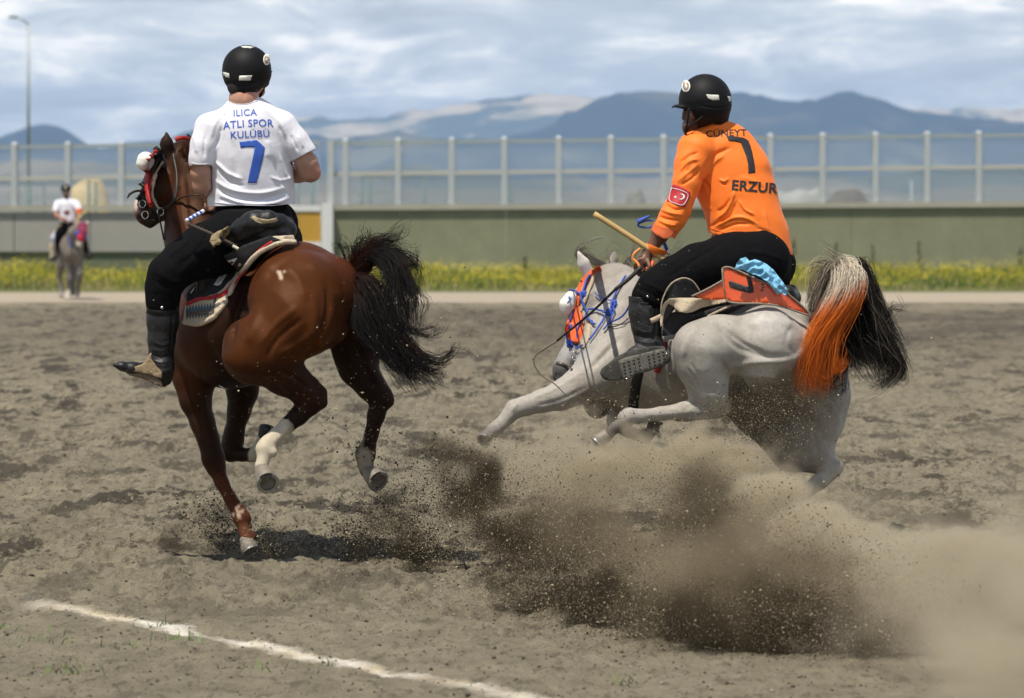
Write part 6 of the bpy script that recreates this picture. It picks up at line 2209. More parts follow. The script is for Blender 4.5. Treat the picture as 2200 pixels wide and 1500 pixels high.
# arm band with crescent and star
red = mat('flag_red', (0.42, 0.012, 0.022), .6)
V_, Q_ = sm2
pc, nr_ = hit(bs2, 1458, 421, 0, Y0=Y2)
drape('arm_band', [(1446, 396), (1465, 401), (1484, 414), (1482, 425), (1472, 446), (1456, 442), (1433, 432), (1437, 416)], bs2, red, so2, off=.006, thick=.004, step=4, dzf=lambda x, y: .46, relax=3, Y0=Y2)
bband = bvh_of((np.array([v.co[:] for v in bpy.data.objects['arm_band'].data.vertices]), [list(p.vertices) if len(p.vertices) == 4 else list(p.vertices) + [p.vertices[0]] for p in bpy.data.objects['arm_band'].data.polygons]))
m_pw = mat('white_print', (.75, .72, .70), .6)
cres = [(1464 + 8.0 * math.cos(a), 423 + 6.6 * math.sin(a)) for a in np.linspace(R(-140), R(140), 16)] + [(1461.5 + 6.2 * math.cos(a), 422.5 + 5.0 * math.sin(a)) for a in np.linspace(R(125), R(-125), 14)]
decal('crescent', cres, bband, m_pw, so2, off=.002, Y0=Y2, step=3)
star = [(1451 + r_ * math.cos(a), 423.5 + r_ * math.sin(a)) for a, r_ in zip(np.linspace(0, 2 * math.pi, 11)[:-1], [3.6, 1.5] * 5)]
decal('star', star, bband, m_pw, so2, off=.002, Y0=Y2, step=2)
cord('band_border', [(1443, 404), (1462, 409), (1478, 419), (1468, 440), (1450, 437), (1438, 429), (1443, 404)], .8, bband, m_pw, so2, off=.002, sm=4, Y0=Y2)
drape('elastic_cuff', [(1406, 478), (1428, 488), (1454, 493), (1446, 508), (1430, 515), (1410, 506), (1398, 494)], bs2, mat('orange_rib', (0.60, 0.12, 0.03), .8, bump=(160, .6, .003)), so2, off=.003, thick=.003, step=5, dzf=lambda x, y: .42, relax=3, Y0=Y2)
cord('hem_seam', [(1524, 489), (1570, 504), (1620, 515), (1660, 526), (1694, 540)], .8, bs2, m_shirt2, so2, off=.0015, sm=6, Y0=Y2)

HE = Soft(Y2, .005, .02)
HE.chain([(1515, 216, .62, 57), (1516, 222, .62, 56)])
HE.chain([(1528, 240, .64, 42), (1532, 254, .64, 33)], k=.02)
HE.chain([(1492, 226, .60, 34), (1470, 231, .60, 24), (1456, 233, .60, 14)], ax=(.15, 0, 1), fac=.22, k=.015)
ho2, hmh2 = soft_obj('helmet', HE, m_helmet, p2, cuts=[(1485, 237, .62, -.18, 0, -1, 44), (1535, 268, .64, -.1, 0, -1, 40)], thick=.006, strokes=[([(1500, 226), (1535, 232), (1568, 230)], 3, -3)])
bh2 = bvh_of(hmh2)
decal('reflector', [(1517, 203), (1544, 204), (1546, 215), (1530, 216), (1521, 211)], bh2, m_reflect, ho2, Y0=Y2)
decal('reflector', [(1563, 206.5), (1570, 208), (1570.5, 218), (1566, 218)], bh2, m_reflect, ho2, Y0=Y2, step=3)
badge(1473.5, 185, 9.5, 13, bh2, ho2, Y0=Y2)
cord('chin_strap', [(1480, 232, .50), (1478, 255, .50), (1474, 278, .52), (1473, 290, .56)], 2.4, None, m_helmet, ho2, Y0=Y2)
cord('chin_strap', [(1510, 250, .50), (1495, 262, .50), (1482, 272, .51), (1474, 286, .54)], 2.0, None, m_helmet, ho2, Y0=Y2)

# ---- saddle, cloths, stirrup
sa2 = empty('saddle', W(1500, 650, Y2 + .5), 'black leather saddle with a beige felt pad on the grey horse', 'saddle')
SA = Soft(Y2, .007, .02)
SA.chain([(1700, 625, .55, 14), (1706, 640, .5, 14), (1690, 632, .40, 20)])
SA.chain([(1600, 640, .50, 50), (1560, 650, .50, 55), (1500, 665, .50, 50)], ax=(0, 1, 0), fac=.8)
soft_obj('seat', SA, m_blackleather, sa2)
drape('knee_flap', [(1420, 668), (1422, 650), (1430, 628), (1442, 610), (1458, 600), (1474, 598), (1490, 606), (1500, 618), (1505, 628), (1500, 640), (1480, 652), (1450, 664), (1430, 690), (1420, 695)], None or bvh_of(hm2), m_blackleather, sa2, off=.0, thick=.010, step=7, dzf=lambda x, y: .10 + .0012 * abs(x - 1450), relax=0, sm=2, Y0=Y2, blend=1.0)
cord('flap_piping', [(1421, 690, .13), (1421, 655, .12), (1430, 628, .11), (1442, 610, .10), (1458, 600, .10), (1474, 598, .12), (1490, 606, .14), (1504, 626, .16)], 1.6, None, m_tan, sa2, Y0=Y2)
drape('felt_pad', [(1428, 650), (1440, 641), (1460, 640), (1490, 640), (1520, 642), (1556, 634), (1566, 640), (1560, 650), (1535, 655), (1505, 662), (1490, 670), (1475, 673), (1458, 670), (1446, 658), (1436, 652), (1430, 662), (1427, 672), (1424, 690), (1420, 705), (1418, 690), (1420, 664)], bvh_of(hm2), m_tan, sa2, off=0, thick=.016, step=6, dzf=lambda x, y: .06 + .0006 * (x - 1430) - .02 * math.sin((x + y) * .08), sm=0, Y0=Y2, blend=1.0)
drape('under_pad', [(1424, 700), (1430, 680), (1450, 670), (1490, 676), (1540, 660), (1600, 652), (1560, 668), (1530, 676), (1500, 682), (1478, 690), (1462, 704), (1450, 718), (1424, 722)], bvh_of(hm2), mat('dark_felt', (.03, .027, .03), .95, bump=(60, .5, .005)), sa2, off=0, thick=.02, step=8, dzf=lambda x, y: .14 + .0008 * (x - 1430), sm=2, Y0=Y2, blend=1.0)
ribbon('pale_strap', [(1398, 690, .10), (1412, 684, .10), (1424, 678, .10)], 11, None, m_tan, sa2, Y0=Y2)
ribbon('pale_strap', [(1520, 680, .12), (1545, 668, .12), (1572, 656, .14)], 5, None, m_tan, sa2, Y0=Y2)
ribbon('girth_strap', [(1424, 728, .12), (1445, 724, .14), (1462, 726, .18)], 10, None, mat('grey_web', (.22, .21, .19), .9, bump=(80, .5, .004)), sa2, Y0=Y2)
ribbon('red_girth', [(1428, 735), (1424, 760), (1412, 800)], 12, bv2, m_red, sa2, off=.008, Y0=Y2)
ribbon('stirrup_leather', [(1372, 800, .30), (1366, 830, .42), (1362, 860, .5), (1360, 884, .55)], 22, None, m_blackleather, sa2, Y0=Y2, thick=.02)
# perforated stirrup plate under the boot
pl = [(1328, 775), (1345, 768), (1380, 760), (1410, 752), (1424, 750), (1436, 756), (1438, 772), (1425, 784), (1395, 796), (1362, 806), (1342, 819), (1336, 806)]
m_plate = mat('dusty_plate', (0.13, 0.125, 0.105), .75, .2, noise=[(18, .25), (80, .25)], bump=(60, .4, .004))
plate = drape('stirrup_plate', pl, bvb2, m_plate, sa2, off=0, thick=.012, step=8, dzf=lambda x, y: .045, Y0=Y2, blend=1.0)
import itertools
m_hole = mat('open_hole', (0.008, 0.008, 0.008), .95)
for r_ in range(5):
    for c_ in range(9):
        x = 1340 + c_ * 10.6 + r_ * 1.2
        y = 781 + r_ * 7.2 - c_ * 3.0
        ok = (x < 1434) and (y < 812 - (x - 1342) * .33) and (y > 776 - (x - 1340) * .26)
        if not ok or (c_ == 4):
            continue
        z = .0435
        v = [tuple(W(x + a, y + b2, Y2 + z)) for a, b2 in ((-2.2, -1.2), (2.2, -2.0), (2.4, 1.2), (-2.0, 2.0))]
        mesh_obj('hole', v, [(0, 1, 2, 3)], m_hole, plate)
for p_ in (((1346, 814)), ((1432, 760))):
    cord('rivet', [(p_[0], p_[1], .043), (p_[0], p_[1] + .4, .036)], 2.0, None, m_chrome, plate, Y0=Y2)

cl2 = empty('saddle_cloth', W(1620, 630, Y2 + .3), 'shiny orange saddle cloth with a black 7 and taupe piping on the grey horse', 'saddle cloth')
m_shine = mat('shiny_orange_vinyl', (0.74, 0.105, 0.022), .28, bump=[(6, .25, .03)], coat=.15)
m_pipe = mat('taupe_piping', (0.24, .20, .16), .7)
flap = [(1552, 577), (1560, 574), (1572, 576), (1600, 588), (1640, 606), (1680, 622), (1700, 638), (1722, 656), (1742, 678), (1720, 672), (1690, 662), (1662, 655), (1630, 652), (1600, 652), (1572, 650), (1560, 642), (1554, 610)]
dzf2 = lambda x, y: .02 + .0007 * abs(x - 1640) + .0006 * (650 - y) * .5 - .012 * math.sin(x * .05)
drape('flap', flap, bv2, m_shine, cl2, off=0, thick=.006, step=7, dzf=dzf2, Y0=Y2, blend=1.0)
cord('piping', [(x, y, dzf2(x, y) - .004) for x, y in flap + [flap[0]]], 2.2, None, m_pipe, cl2, sm=3, Y0=Y2)
drape('flap', [(1490, 634), (1520, 622), (1552, 604), (1556, 630), (1562, 642), (1540, 645), (1510, 643)], bv2, m_shine, cl2, off=0, thick=.006, step=7, dzf=lambda x, y: .05, Y0=Y2, blend=1.0)
cord('piping', [(1486, 637, .045), (1520, 621, .045), (1552, 603, .045)], 2.2, None, m_pipe, cl2, Y0=Y2)
def on_flap(name, poly, mm):
    drape(name, poly, bv2, mm, cl2, off=0, thick=.001, step=4, dzf=lambda x, y: dzf2(x, y) - .004, Y0=Y2, blend=1.0)
on_flap('number', [(1565, 605), (1570, 604), (1600, 614), (1608, 616), (1604, 598), (1603, 594), (1612, 596), (1618, 618), (1619, 628), (1610, 630), (1590, 624), (1568, 617)], m_ink)
for k, (x, y) in enumerate(((1638, 612), (1639, 618), (1637, 624))):
    on_flap('small_letter', [(x - 4, y - 2), (x + 3, y - 1), (x + 3, y + .5), (x, y + .2), (x + 2, y + 2), (x - 4, y + 1.6), (x - 1, y - .4)], m_ink)

bl2 = empty('blue_bundle', W(1630, 590, Y2 + .1), 'crumpled light blue cloth tucked on the orange saddle cloth', 'cloth bundle')
def crumple(x, y):
    a = np.array([x]), np.array([y])
    f = lambda q, sd: 0.5 - abs(float(noise2(a[0] / q, a[1] / (q * .8), sd)[0])) * 2
    inside = min(1.0, max(0.0, (34 - abs((y - 590) - (x - 1635) * .62)) / 22))
    return .055 * inside + .036 * f(19, 61) + .008 * f(8, 62)


m_bcloth = mat('light_blue_cloth', (0.20, 0.47, 0.66), .8, noise=(14, .2), bump=[(60, .3, .004), (300, .2, .0015)])
drape('cloth', [(1578, 580), (1583, 566), (1591, 556), (1603, 552), (1610, 561), (1622, 557), (1634, 561), (1648, 568), (1662, 580), (1671, 592), (1680, 603), (1689, 617), (1692, 630), (1686, 636), (1678, 629), (1670, 634), (1662, 624), (1655, 613), (1646, 604), (1630, 594), (1612, 588), (1596, 580)], bv2, m_bcloth, bl2, off=0, thick=.006, step=2.6, dzf=lambda x, y: .05, fold=crumple, Y0=Y2, blend=1.0)
drape('cloth_fold', [(1586, 572), (1600, 560), (1616, 566), (1640, 574), (1660, 590), (1680, 616), (1676, 628), (1660, 616), (1640, 598), (1612, 584)], bv2, m_bcloth, bl2, off=0, thick=.006, step=2.6, dzf=lambda x, y: .11, fold=lambda x, y: crumple(y, x - 40) * .8, Y0=Y2, blend=1.0)
bpy.data.objects[bl2.name]['category'] = 'cloth bundle'

# ---- stick, whip, wrist strap
jv = cord('javelin', [(1276, 459, .40), (1340, 500, .395), (1398, 538, .39), (1412, 548, .39), (1438, 566, .39)], 6.2, None, mat('peeled_wood', (0.50, 0.34, 0.13), .55, noise=[(5, .15), (40, .12)]), None, Y0=Y2, seg=12, loc=tuple(W(1340, 500, Y2 + .4)))
tag(jv, 'yellow wooden javelin stick held across the orange rider\'s wrist', 'stick')
w2 = empty('riding_whip', W(1320, 630, Y2 + .35), 'long thin black riding whip with curling lash in the orange rider\'s hand', 'whip')
cord('grip', [(1378, 574, .33), (1350, 600, .33), (1322, 622, .33)], [5.0, 4.6, 4.6, 4.2], None, m_strap, w2, Y0=Y2)
cord('shaft', [(1323, 621, .33), (1270, 672, .33), (1212, 720, .33), (1196, 733, .33)], [3.0, 2.6, 2.4], None, m_helmet, w2, Y0=Y2)
cord('lash', [(1196, 733, .33), (1172, 748, .33), (1154, 760, .33), (1147, 772, .33), (1150, 788, .33), (1165, 808, .33), (1190, 824, .33), (1205, 838, .34), (1218, 852, .34)], [2.6, 2.2, 1.8, 1.5, 1.3, 1.2, 1.2], None, mat('braided_cord', (.16, .13, .09), .8), w2, Y0=Y2)
ws = empty('wrist_loop', W(1372, 550, Y2 + .38), 'orange wrist loop round the orange rider\'s hand', 'wrist strap')
ribbon('band', [(1404, 560, .38), (1398, 574, .35), (1388, 578, .345)], 7, None, m_orange, ws, Y0=Y2)
ribbon('band', [(1376, 534, .36), (1363, 545, .35), (1360, 556, .35), (1370, 566, .34), (1376, 578, .335)], 6, None, mat('pale_orange_band', (.75, .26, .07), .6), ws, Y0=Y2)
bt = empty('blue_rope_end', W(1388, 474, Y2 + .5), 'knotted blue rope end flying beside the orange sleeve', 'rope')
cord('loop', [(1404, 474, .50), (1390, 474, .5), (1378, 478, .5), (1370, 483, .5), (1378, 488, .5), (1392, 489, .5), (1402, 486, .5)], 2.2, None, m_rope, bt, Y0=Y2)
cord('knot', [(1370, 478, .49), (1380, 472, .49), (1396, 464, .49)], [5.0, 5.5, 4.0, 2.2], None, m_rope, bt, Y0=Y2)
cord('tail', [(1424, 515, .5), (1430, 530, .5), (1434, 540, .5)], 4.0, None, m_rope, bt, Y0=Y2)
cord('metal_sleeve', [(1433, 538, .5), (1437, 548, .5)], 4.6, None, m_chrome, bt, Y0=Y2)
# ================================================================== distant rider facing the camera
Y3 = 90.0
C3 = (0.19, 0.165, 0.135)
m_coat3 = mat('distant_grey_coat', rough=.7, attr='Col', spec=.2, noise=[(3, .2), (12, .15)])
h3 = empty('horse', W(148, 645, Y3), 'small distant grey horse in a purple hood, facing the camera by the far path', 'horse')
G = Soft(Y3, .028, .07)
G.chain([(140, 515, 1.6, 22), (148, 520, .9, 25), (154, 530, .35, 24), (157, 545, .25, 20)], col=C3)
G.chain([(152, 520, .3, 17), (160, 500, .1, 13), (170, 488, 0, 11)], col=C3)
G.chain([(176, 490, -.05, 10), (175, 505, -.15, 9), (171, 520, -.25, 7), (169, 528, -.3, 6.5)], col=C3)
G.chain([(170, 526, -.33, 5)], col=(.5, .47, .42), k=.03)
G.chain([(184, 486, 0, 3.5), (188, 479, 0, 3), (190, 473, 0, 1)], col=(.5, .47, .42), k=.03)
G.chain([(170, 484, 0, 3.5), (168, 476, 0, 1.5)], col=(.5, .47, .42), k=.03)
G.chain([(146, 545, .3, 13), (147, 570, .3, 8), (148, 592, .3, 6.5), (149, 600, .28, 6.8), (147, 620, .3, 4.2), (146, 632, .3, 5), (146, 641, .25, 5.5)], col=(.13, .12, .11), k=.04)
G.chain([(166, 548, .3, 13), (169, 572, .25, 8), (171, 590, .2, 6.5), (170, 600, .25, 6.3), (168, 616, .35, 4.2), (167, 625, .4, 4.8), (167, 634, .38, 5)], col=(.13, .12, .11), k=.04)
G.chain([(134, 545, 1.6, 14), (131, 570, 1.6, 9), (128, 590, 1.7, 6.5), (130, 612, 1.7, 4.5), (131, 628, 1.65, 5), (131, 636, 1.6, 5.2)], col=(.15, .14, .125), k=.04)
G.chain([(160, 545, 1.7, 13), (158, 575, 1.7, 8), (157, 595, 1.8, 6), (157, 615, 1.8, 4.5), (157, 632, 1.75, 5)], col=(.13, .12, .11), k=.04)
G.chain([(122, 505, 2.1, 6), (113, 530, 2.2, 7), (112, 560, 2.2, 5)], col=(.45, .38, .27), k=.03)
hb3, hm3 = soft_obj('body', G, m_coat3, h3, C3, paints=[([(146, 628), (146, 644)], 6, 3, (.55, .52, .45), .9), ([(131, 632), (131, 642)], 5, 3, (.5, .47, .42), .6), ([(160, 540), (150, 555)], 10, 12, (.10, .09, .08), .7)], blur=.08)
bv3 = bvh_of(hm3)
br3 = empty('bridle', W(176, 500, Y3 - .2), 'purple and red hood with a blue tassel on the distant grey horse', 'bridle')
HD = Soft(Y3, .02, .03)
HD.chain([(177, 487, -.08, 11), (177, 500, -.2, 10.5), (173, 513, -.28, 8.5)], col=(.17, .012, .055))
soft_obj('hood', HD, mat('purple_cloth', rough=.8, attr='Col'), br3, (.17, .012, .055), paints=[([(170, 508), (178, 516)], 6, 4, (.40, .01, .03), .9), ([(182, 490), (184, 500)], 4, 4, (.25, .02, .05), .9)])
B = Soft(Y3, .015, .02)
B.chain([(165, 500, -.25, 5), (166, 506, -.25, 4.5)])
soft_obj('tassel', B, m_rope, br3)
B = Soft(Y3, .015, .02)
B.chain([(186, 509, -.2, 3.5), (187, 514, -.2, 3)])
soft_obj('tassel', B, mat('pale_blue_tassel', (.1, .28, .5), .8), br3)
cord('rein', [(176, 520, -.3), (160, 500, .1), (144, 478, .45)], .9, None, m_strap, br3, Y0=Y3)
cord('breast_strap', [(147, 500, .1), (150, 520, -.02), (153, 535, -.02)], 1.6, None, m_rope, br3, Y0=Y3)
sc3 = empty('saddle_cloth', W(122, 515, Y3 + .9), 'pale and blue saddle cloth hanging at the side of the distant horse', 'saddle cloth')
B = Soft(Y3, .02, .04)
B.chain([(122, 500, 1.0, 7), (117, 512, 1.0, 8), (119, 522, 1.0, 6)], col=(.45, .46, .60))
B.chain([(126, 497, .9, 5), (136, 503, .7, 3), (132, 520, .7, 3)], col=(.50, .10, .03))
soft_obj('cloth', B, mat('patterned_cloth', rough=.8, attr='Col', noise=(6, .3)), sc3, (.5, .5, .5))
p3 = empty('person', W(145, 480, Y3 + .6), 'small distant rider in a white T-shirt with an orange armband, facing the camera', 'person')
SK3 = (.30, .155, .10)
S = Soft(Y3, .018, .03)
S.chain([(141, 408, .6, 7.5), (142, 418, .56, 6.5), (142, 424, .54, 4.5)], col=(.085, .040, .028))
S.chain([(142, 417, .48, 1.2), (142, 419, .46, 1.2)], col=(.085, .040, .028), k=.015)
S.chain([(144, 428, .6, 4.5), (144, 436, .6, 8)], col=(.085, .040, .028))
S.chain([(144, 442, .6, 14), (144, 465, .6, 12)], col=SK3, ax=(0, 1, 0), fac=.7)
S.chain([(124, 440, .58, 7), (119, 455, .5, 5), (121, 463, .42, 4.5), (132, 470, .3, 4), (141, 473, .22, 4.2)], col=SK3)
S.chain([(163, 440, .58, 7), (170, 456, .5, 5), (170, 466, .4, 4.2), (167, 474, .3, 3.8), (163, 480, .22, 4)], col=SK3)
for i in range(4):
    S.chain([(142 + i * 1.0, 474 + i * .8, .18, 1.3), (146 + i, 476 + i * .8, .15, 1.2), (145 + i, 478 + i * .8, .2, 1.1)], col=SK3, k=.008)
    S.chain([(161 + i * 1.2, 481 + i * .5, .18, 1.3), (159 + i * 1.2, 484 + i * .5, .15, 1.2), (162 + i, 486, .2, 1.1)], col=SK3, k=.008)
S.chain([(140, 471, .17, 1.4), (144, 471, .14, 1.2)], col=SK3, k=.008)
S.chain([(165, 479, .17, 1.4), (161, 478, .14, 1.2)], col=SK3, k=.008)
soft_obj('body', S, m_skin, p3, SK3)
S = Soft(Y3, .02, .05)
S.chain([(126, 438, .6, 8), (144, 436, .6, 9), (162, 438, .6, 8)], ax=(0, 1, 0), fac=.9)
S.chain([(144, 444, .6, 17), (144, 460, .6, 16), (145, 472, .6, 16.5), (145, 480, .6, 16.5)], ax=(0, 1, 0), fac=.7)
S.chain([(124, 440, .58, 8.5), (120, 452, .52, 7.5)])
S.chain([(164, 440, .58, 8.5), (169, 450, .52, 7.5)])
so3, sm3 = soft_obj('shirt', S, m_white, p3, cuts=[(145, 477, .6, 0, 0, -1, 24), (119, 455, .5, -.1, 0, -1, 9), (170, 455, .5, .1, 0, -1, 9), (144, 430, .6, 0, -.4, 1, 6)], thick=.01)
b3 = bvh_of(sm3)
decal('chest_emblem', [(136, 455), (143, 451), (151, 454), (150, 461), (144, 464), (137, 461)], b3, mat('dull_red_print', (.16, .05, .05), .7, noise=(9, .5)), so3, Y0=Y3, off=.01, step=3)
S = Soft(Y3, .016, .02)
S.chain([(169.5, 452, .505, 7.2), (170.3, 458, .49, 6.6)])
soft_obj('arm_band', S, m_orange, p3)
S = Soft(Y3, .022, .06)
S.chain([(144, 482, .65, 17), (146, 490, .65, 16)], ax=(0, 1, 0), fac=.75)
S.chain([(136, 488, .55, 10), (128, 502, .35, 9), (126, 515, .35, 7.5), (124, 535, .45, 6)])
S.chain([(158, 488, .55, 10), (176, 510, .35, 9), (180, 522, .4, 7.5), (186, 540, .45, 6)])
soft_obj('trousers', S, m_black, p3)
S = Soft(Y3, .02, .03)
S.chain([(124, 532, .45, 6.8), (121, 548, .45, 5.5), (118, 554, .4, 5.5), (108, 560, .25, 4.2)])
soft_obj('boot', S, m_strap, p3)
S = Soft(Y3, .02, .03)
S.chain([(185, 536, .45, 6.8), (189, 550, .45, 5.5), (192, 554, .4, 5.5), (199, 551, .25, 4)])
soft_obj('boot', S, m_strap, p3)
S = Soft(Y3, .015, .02)
S.chain([(141, 405.5, .60, 10.5)])
ho3, hh3 = soft_obj('helmet', S, m_helmet, p3, cuts=[(141, 413, .6, 0, .25, -1, 14)], thick=.015)
decal('reflector', [(139, 400), (143, 400), (142.5, 407), (139.5, 407)], bvh_of(hh3), m_reflect, ho3, Y0=Y3, off=.008, step=3)
jv3 = cord('javelin', [(190, 449, .5), (172, 466, .3), (160, 484, .15)], 1.3, None, mat('pale_wood', (.45, .36, .12), .6), None, Y0=Y3, loc=tuple(W(175, 465, Y3 + .3)))
tag(jv3, 'yellow stick held by the distant rider in the white T-shirt', 'stick')
sa3 = cord('stirrup_pole', [(132, 482, .3), (118, 494, .5), (105, 503, .8)], 1.4, None, mat('pale_wood_2', (.40, .33, .16), .6), None, Y0=Y3, loc=tuple(W(118, 494, Y3 + .5)))
sa3.name = 'javelin'
tag(sa3, 'second stick tucked under the right arm of the distant rider', 'stick')
# ------------------------------------------------------------------ kicked-up dust and flying soil
_pa = Vector((0.78, -0.45, -0.43)).normalized()
_pb = _pa.cross(Vector((0, 1, 0))).normalized()
PLUME_AXES = (_pa, _pb, _pa.cross(_pb).normalized())


def vol_cloud(name, label, blobs, colour, density, nscale, namt, seed, aniso=0.2, stretch=0.4, lo=0.0, hi=0.5, soft=1, wamt=1.0):
    """closed box filled with soft ellipsoidal puffs; blobs: (px, py, Y, rx_px, rz_px, ry_m, weight)"""
    B_ = []
    for (px, py, Y, rx, rz, ry, wt) in blobs:
        B_.append((W(px, py, Y), Vector((rx * Y / F, ry, rz * Y / F)), wt))
    lo_ = [min(c[i] - r_[i] for c, r_, _ in B_) for i in range(3)]
    hi_ = [max(c[i] + r_[i] for c, r_, _ in B_) for i in range(3)]
    o = mesh_obj(name, *box_vf(lo_[0] - .34, hi_[0] + .2, lo_[1] - .12, hi_[1] + .12, max(lo_[2] - .15, -0.2), hi_[2] + .15), None)
    m = bpy.data.materials.new(name)
    m.use_nodes = True
    t = NT(m.node_tree)
    m.node_tree.nodes.remove(m.node_tree.nodes['Principled BSDF'])
    P = t.n('ShaderNodeNewGeometry').outputs['Position']
    wn_ = t.n('ShaderNodeTexNoise', {'Vector': P, 'Scale': 1.9, 'Detail': 3.0, 'Roughness': 0.6})
    warp = t.vmath('MULTIPLY', t.vmath('SUBTRACT', wn_.outputs['Color'], (0.5, 0.5, 0.5)), (1.15 * wamt, 0.7 * wamt, 0.95 * wamt))
    Pw = t.vmath('ADD', P, warp)
    tot = None
    for c, r_, wt in B_:
        d = t.vmath('MULTIPLY', t.vmath('SUBTRACT', Pw, tuple(c)), (1 / r_.x, 1 / r_.y, 1 / r_.z))
        l = t.vmath('DOT_PRODUCT', d, d, out=1)
        f = t.math('MULTIPLY', t.math('SUBTRACT', 1.0, l, clamp=True), wt)
        tot = f if tot is None else t.math('MAXIMUM', tot, f)
    # streaks run down and to the right, along the way the soil is flung
    a_, b_, c_ = PLUME_AXES
    Pv = t.n('ShaderNodeCombineXYZ', {0: t.math('MULTIPLY', t.vmath('DOT_PRODUCT', P, tuple(a_), out=1), stretch), 1: t.vmath('DOT_PRODUCT', P, tuple(b_), out=1), 2: t.vmath('DOT_PRODUCT', P, tuple(c_), out=1)}).outputs[0]
    nz = t.noise(t.vmath('ADD', Pv, (seed, seed * 2.0, 0)), nscale, 4, 0.62, 0.4)
    dd = t.math('ADD', tot, t.math('MULTIPLY_ADD', nz, 2 * namt, -namt))
    mr = t.n('ShaderNodeMapRange', {'Value': dd, 'From Min': lo, 'From Max': hi, 'To Min': 0.0, 'To Max': 1.0}, interpolation_type='SMOOTHSTEP')
    gate = t.math('MULTIPLY', mr.outputs[0], t.math('GREATER_THAN', tot, 0.001))
    den_ = t.math('MULTIPLY', t.math('MULTIPLY', gate, t.math('POWER', tot, 1.0 + soft * 0.7)), density)
    pv = t.n('ShaderNodeVolumePrincipled', {'Color': colour, 'Density': den_, 'Anisotropy': aniso})
    t.t.links.new(pv.outputs[0], m.node_tree.nodes['Material Output'].inputs['Volume'])
    m.cycles.volume_step_rate = 0.9
    o.data.materials.append(m)
    tag(o, label, 'dust', kind='stuff')
    return o


TANC = (0.80, 0.70, 0.52)
DRKC = (0.10, 0.080, 0.050)


def Yg(py, rz, cap):
    """keep a puff above the ground: nearest distance at which its foot still clears the soil"""
    return min(cap, 16170.0 / (py + 0.75 * rz - 465.0))


def puffs(rows):
    return [(px, py, Yg(py, rz, cap), rx, rz, ry, wt) for (px, py, cap, rx, rz, ry, wt) in rows]


vol_cloud('dust_cloud', 'pale dust ridge streaming back from under the grey horse', puffs([
    (1500, 958, 22.0, 70, 32, .25, 1.0), (1575, 1005, 21.8, 100, 50, .28, 1.2), (1660, 1066, 21.5, 115, 60, .3, 1.3), (1745, 1135, 21.0, 130, 60, .32, 1.2), (1840, 1180, 20.6, 160, 80, .38, 1.0),
    (1960, 1215, 20.2, 200, 100, .45, .9), (2110, 1250, 20.0, 240, 150, .5, .9)]), TANC, 40.0, 3.4, .5, 3.0, hi=1.0, stretch=.22, wamt=.45)
vol_cloud('dust_cloud', 'wide thin dust veil over the ground below the grey horse and to its left', puffs([
    (1300, 990, 22.2, 330, 100, .4, .9), (1140, 1010, 22.0, 200, 100, .35, .6), (1450, 1000, 22.1, 200, 100, .35, .9), (1325, 945, 22.2, 130, 50, .3, 1.6), (1680, 1060, 22.0, 140, 75, .3, 1.3)]), TANC, 7.0, 3.0, .40, 9.0, hi=.6)
vol_cloud('dust_cloud', 'tan dust filling the body of the soil plume', puffs([
    (1180, 1110, 21.2, 260, 150, .35, .8), (1400, 1180, 20.7, 340, 200, .4, .9), (1640, 1250, 20.2, 360, 200, .4, .9), (1880, 1300, 19.6, 260, 150, .45, .8)]), (0.55, 0.45, 0.30), 2.8, 2.4, .9, 19.0, hi=.9, stretch=.25)
vol_cloud('dust_cloud', 'billowing tan dust at the lower right corner of the picture', puffs([
    (2080, 1300, 19.6, 360, 220, .6, .9), (2260, 1400, 18.8, 420, 230, .6, 1.0), (2000, 1390, 19.0, 300, 90, .4, .7), (2260, 1150, 20.2, 280, 220, .6, .8), (2060, 1090, 21.5, 320, 150, .6, .4)]), TANC, 3.4, 2.2, 1.1, 14.0, hi=1.1, stretch=.3)
DARK = puffs([
    (1030, 1050, 21.3, 110, 75, .28, .9), (1130, 1120, 20.9, 150, 95, .3, 1.0), (1240, 1190, 20.3, 170, 105, .3, 1.1), (1180, 1275, 19.8, 240, 60, .25, .9), (1330, 1270, 19.4, 190, 100, .3, 1.1), (1440, 1330, 19.0, 200, 65, .28, .9),
    (1440, 1100, 21.0, 150, 100, .3, .6), (1520, 1180, 20.4, 190, 130, .34, 1.0), (1640, 1260, 19.8, 230, 140, .36, 1.2), (1620, 1340, 18.8, 260, 75, .3, 1.0), (1770, 1330, 18.8, 200, 95, .3, 1.1), (1900, 1370, 18.6, 150, 70, .25, .7)])
vol_cloud('soil_spray', 'dark plume of churned soil thrown up behind the grey horse', DARK, DRKC, 20.0, 3.0, 1.1, 22.0, hi=1.1, stretch=.22)
BELLY = [(1630, 880, 22.05, 90, 55, .16, 1.0), (1680, 910, 22.1, 80, 65, .16, .9), (1600, 930, 22.1, 90, 50, .2, .8), (1420, 920, 22.3, 110, 30, .2, .3), (1290, 872, 22.7, 60, 30, .16, .8)]  # dark puffs among the flying soil also stand in for shade under the belly
vol_cloud('soil_spray', 'dark soil flying under the belly of the grey horse, darkened in place of shade', BELLY, DRKC, 9.0, 4.5, .35, 27.0, hi=.6)
HOOF1 = [(470, 1130, 22.3, 80, 66, .22, .9), (600, 1168, 22.2, 130, 36, .22, .7), (760, 1150, 21.9, 55, 78, .18, .9), (905, 1170, 21.6, 90, 80, .22, 1.0), (840, 1110, 21.9, 90, 80, .2, .4)]
HOOF1 = puffs(HOOF1)
vol_cloud('soil_spray', 'dark soil spray around the planted hoof of the chestnut horse', HOOF1, DRKC, 8.0, 4.2, .5, 33.0, hi=.6)
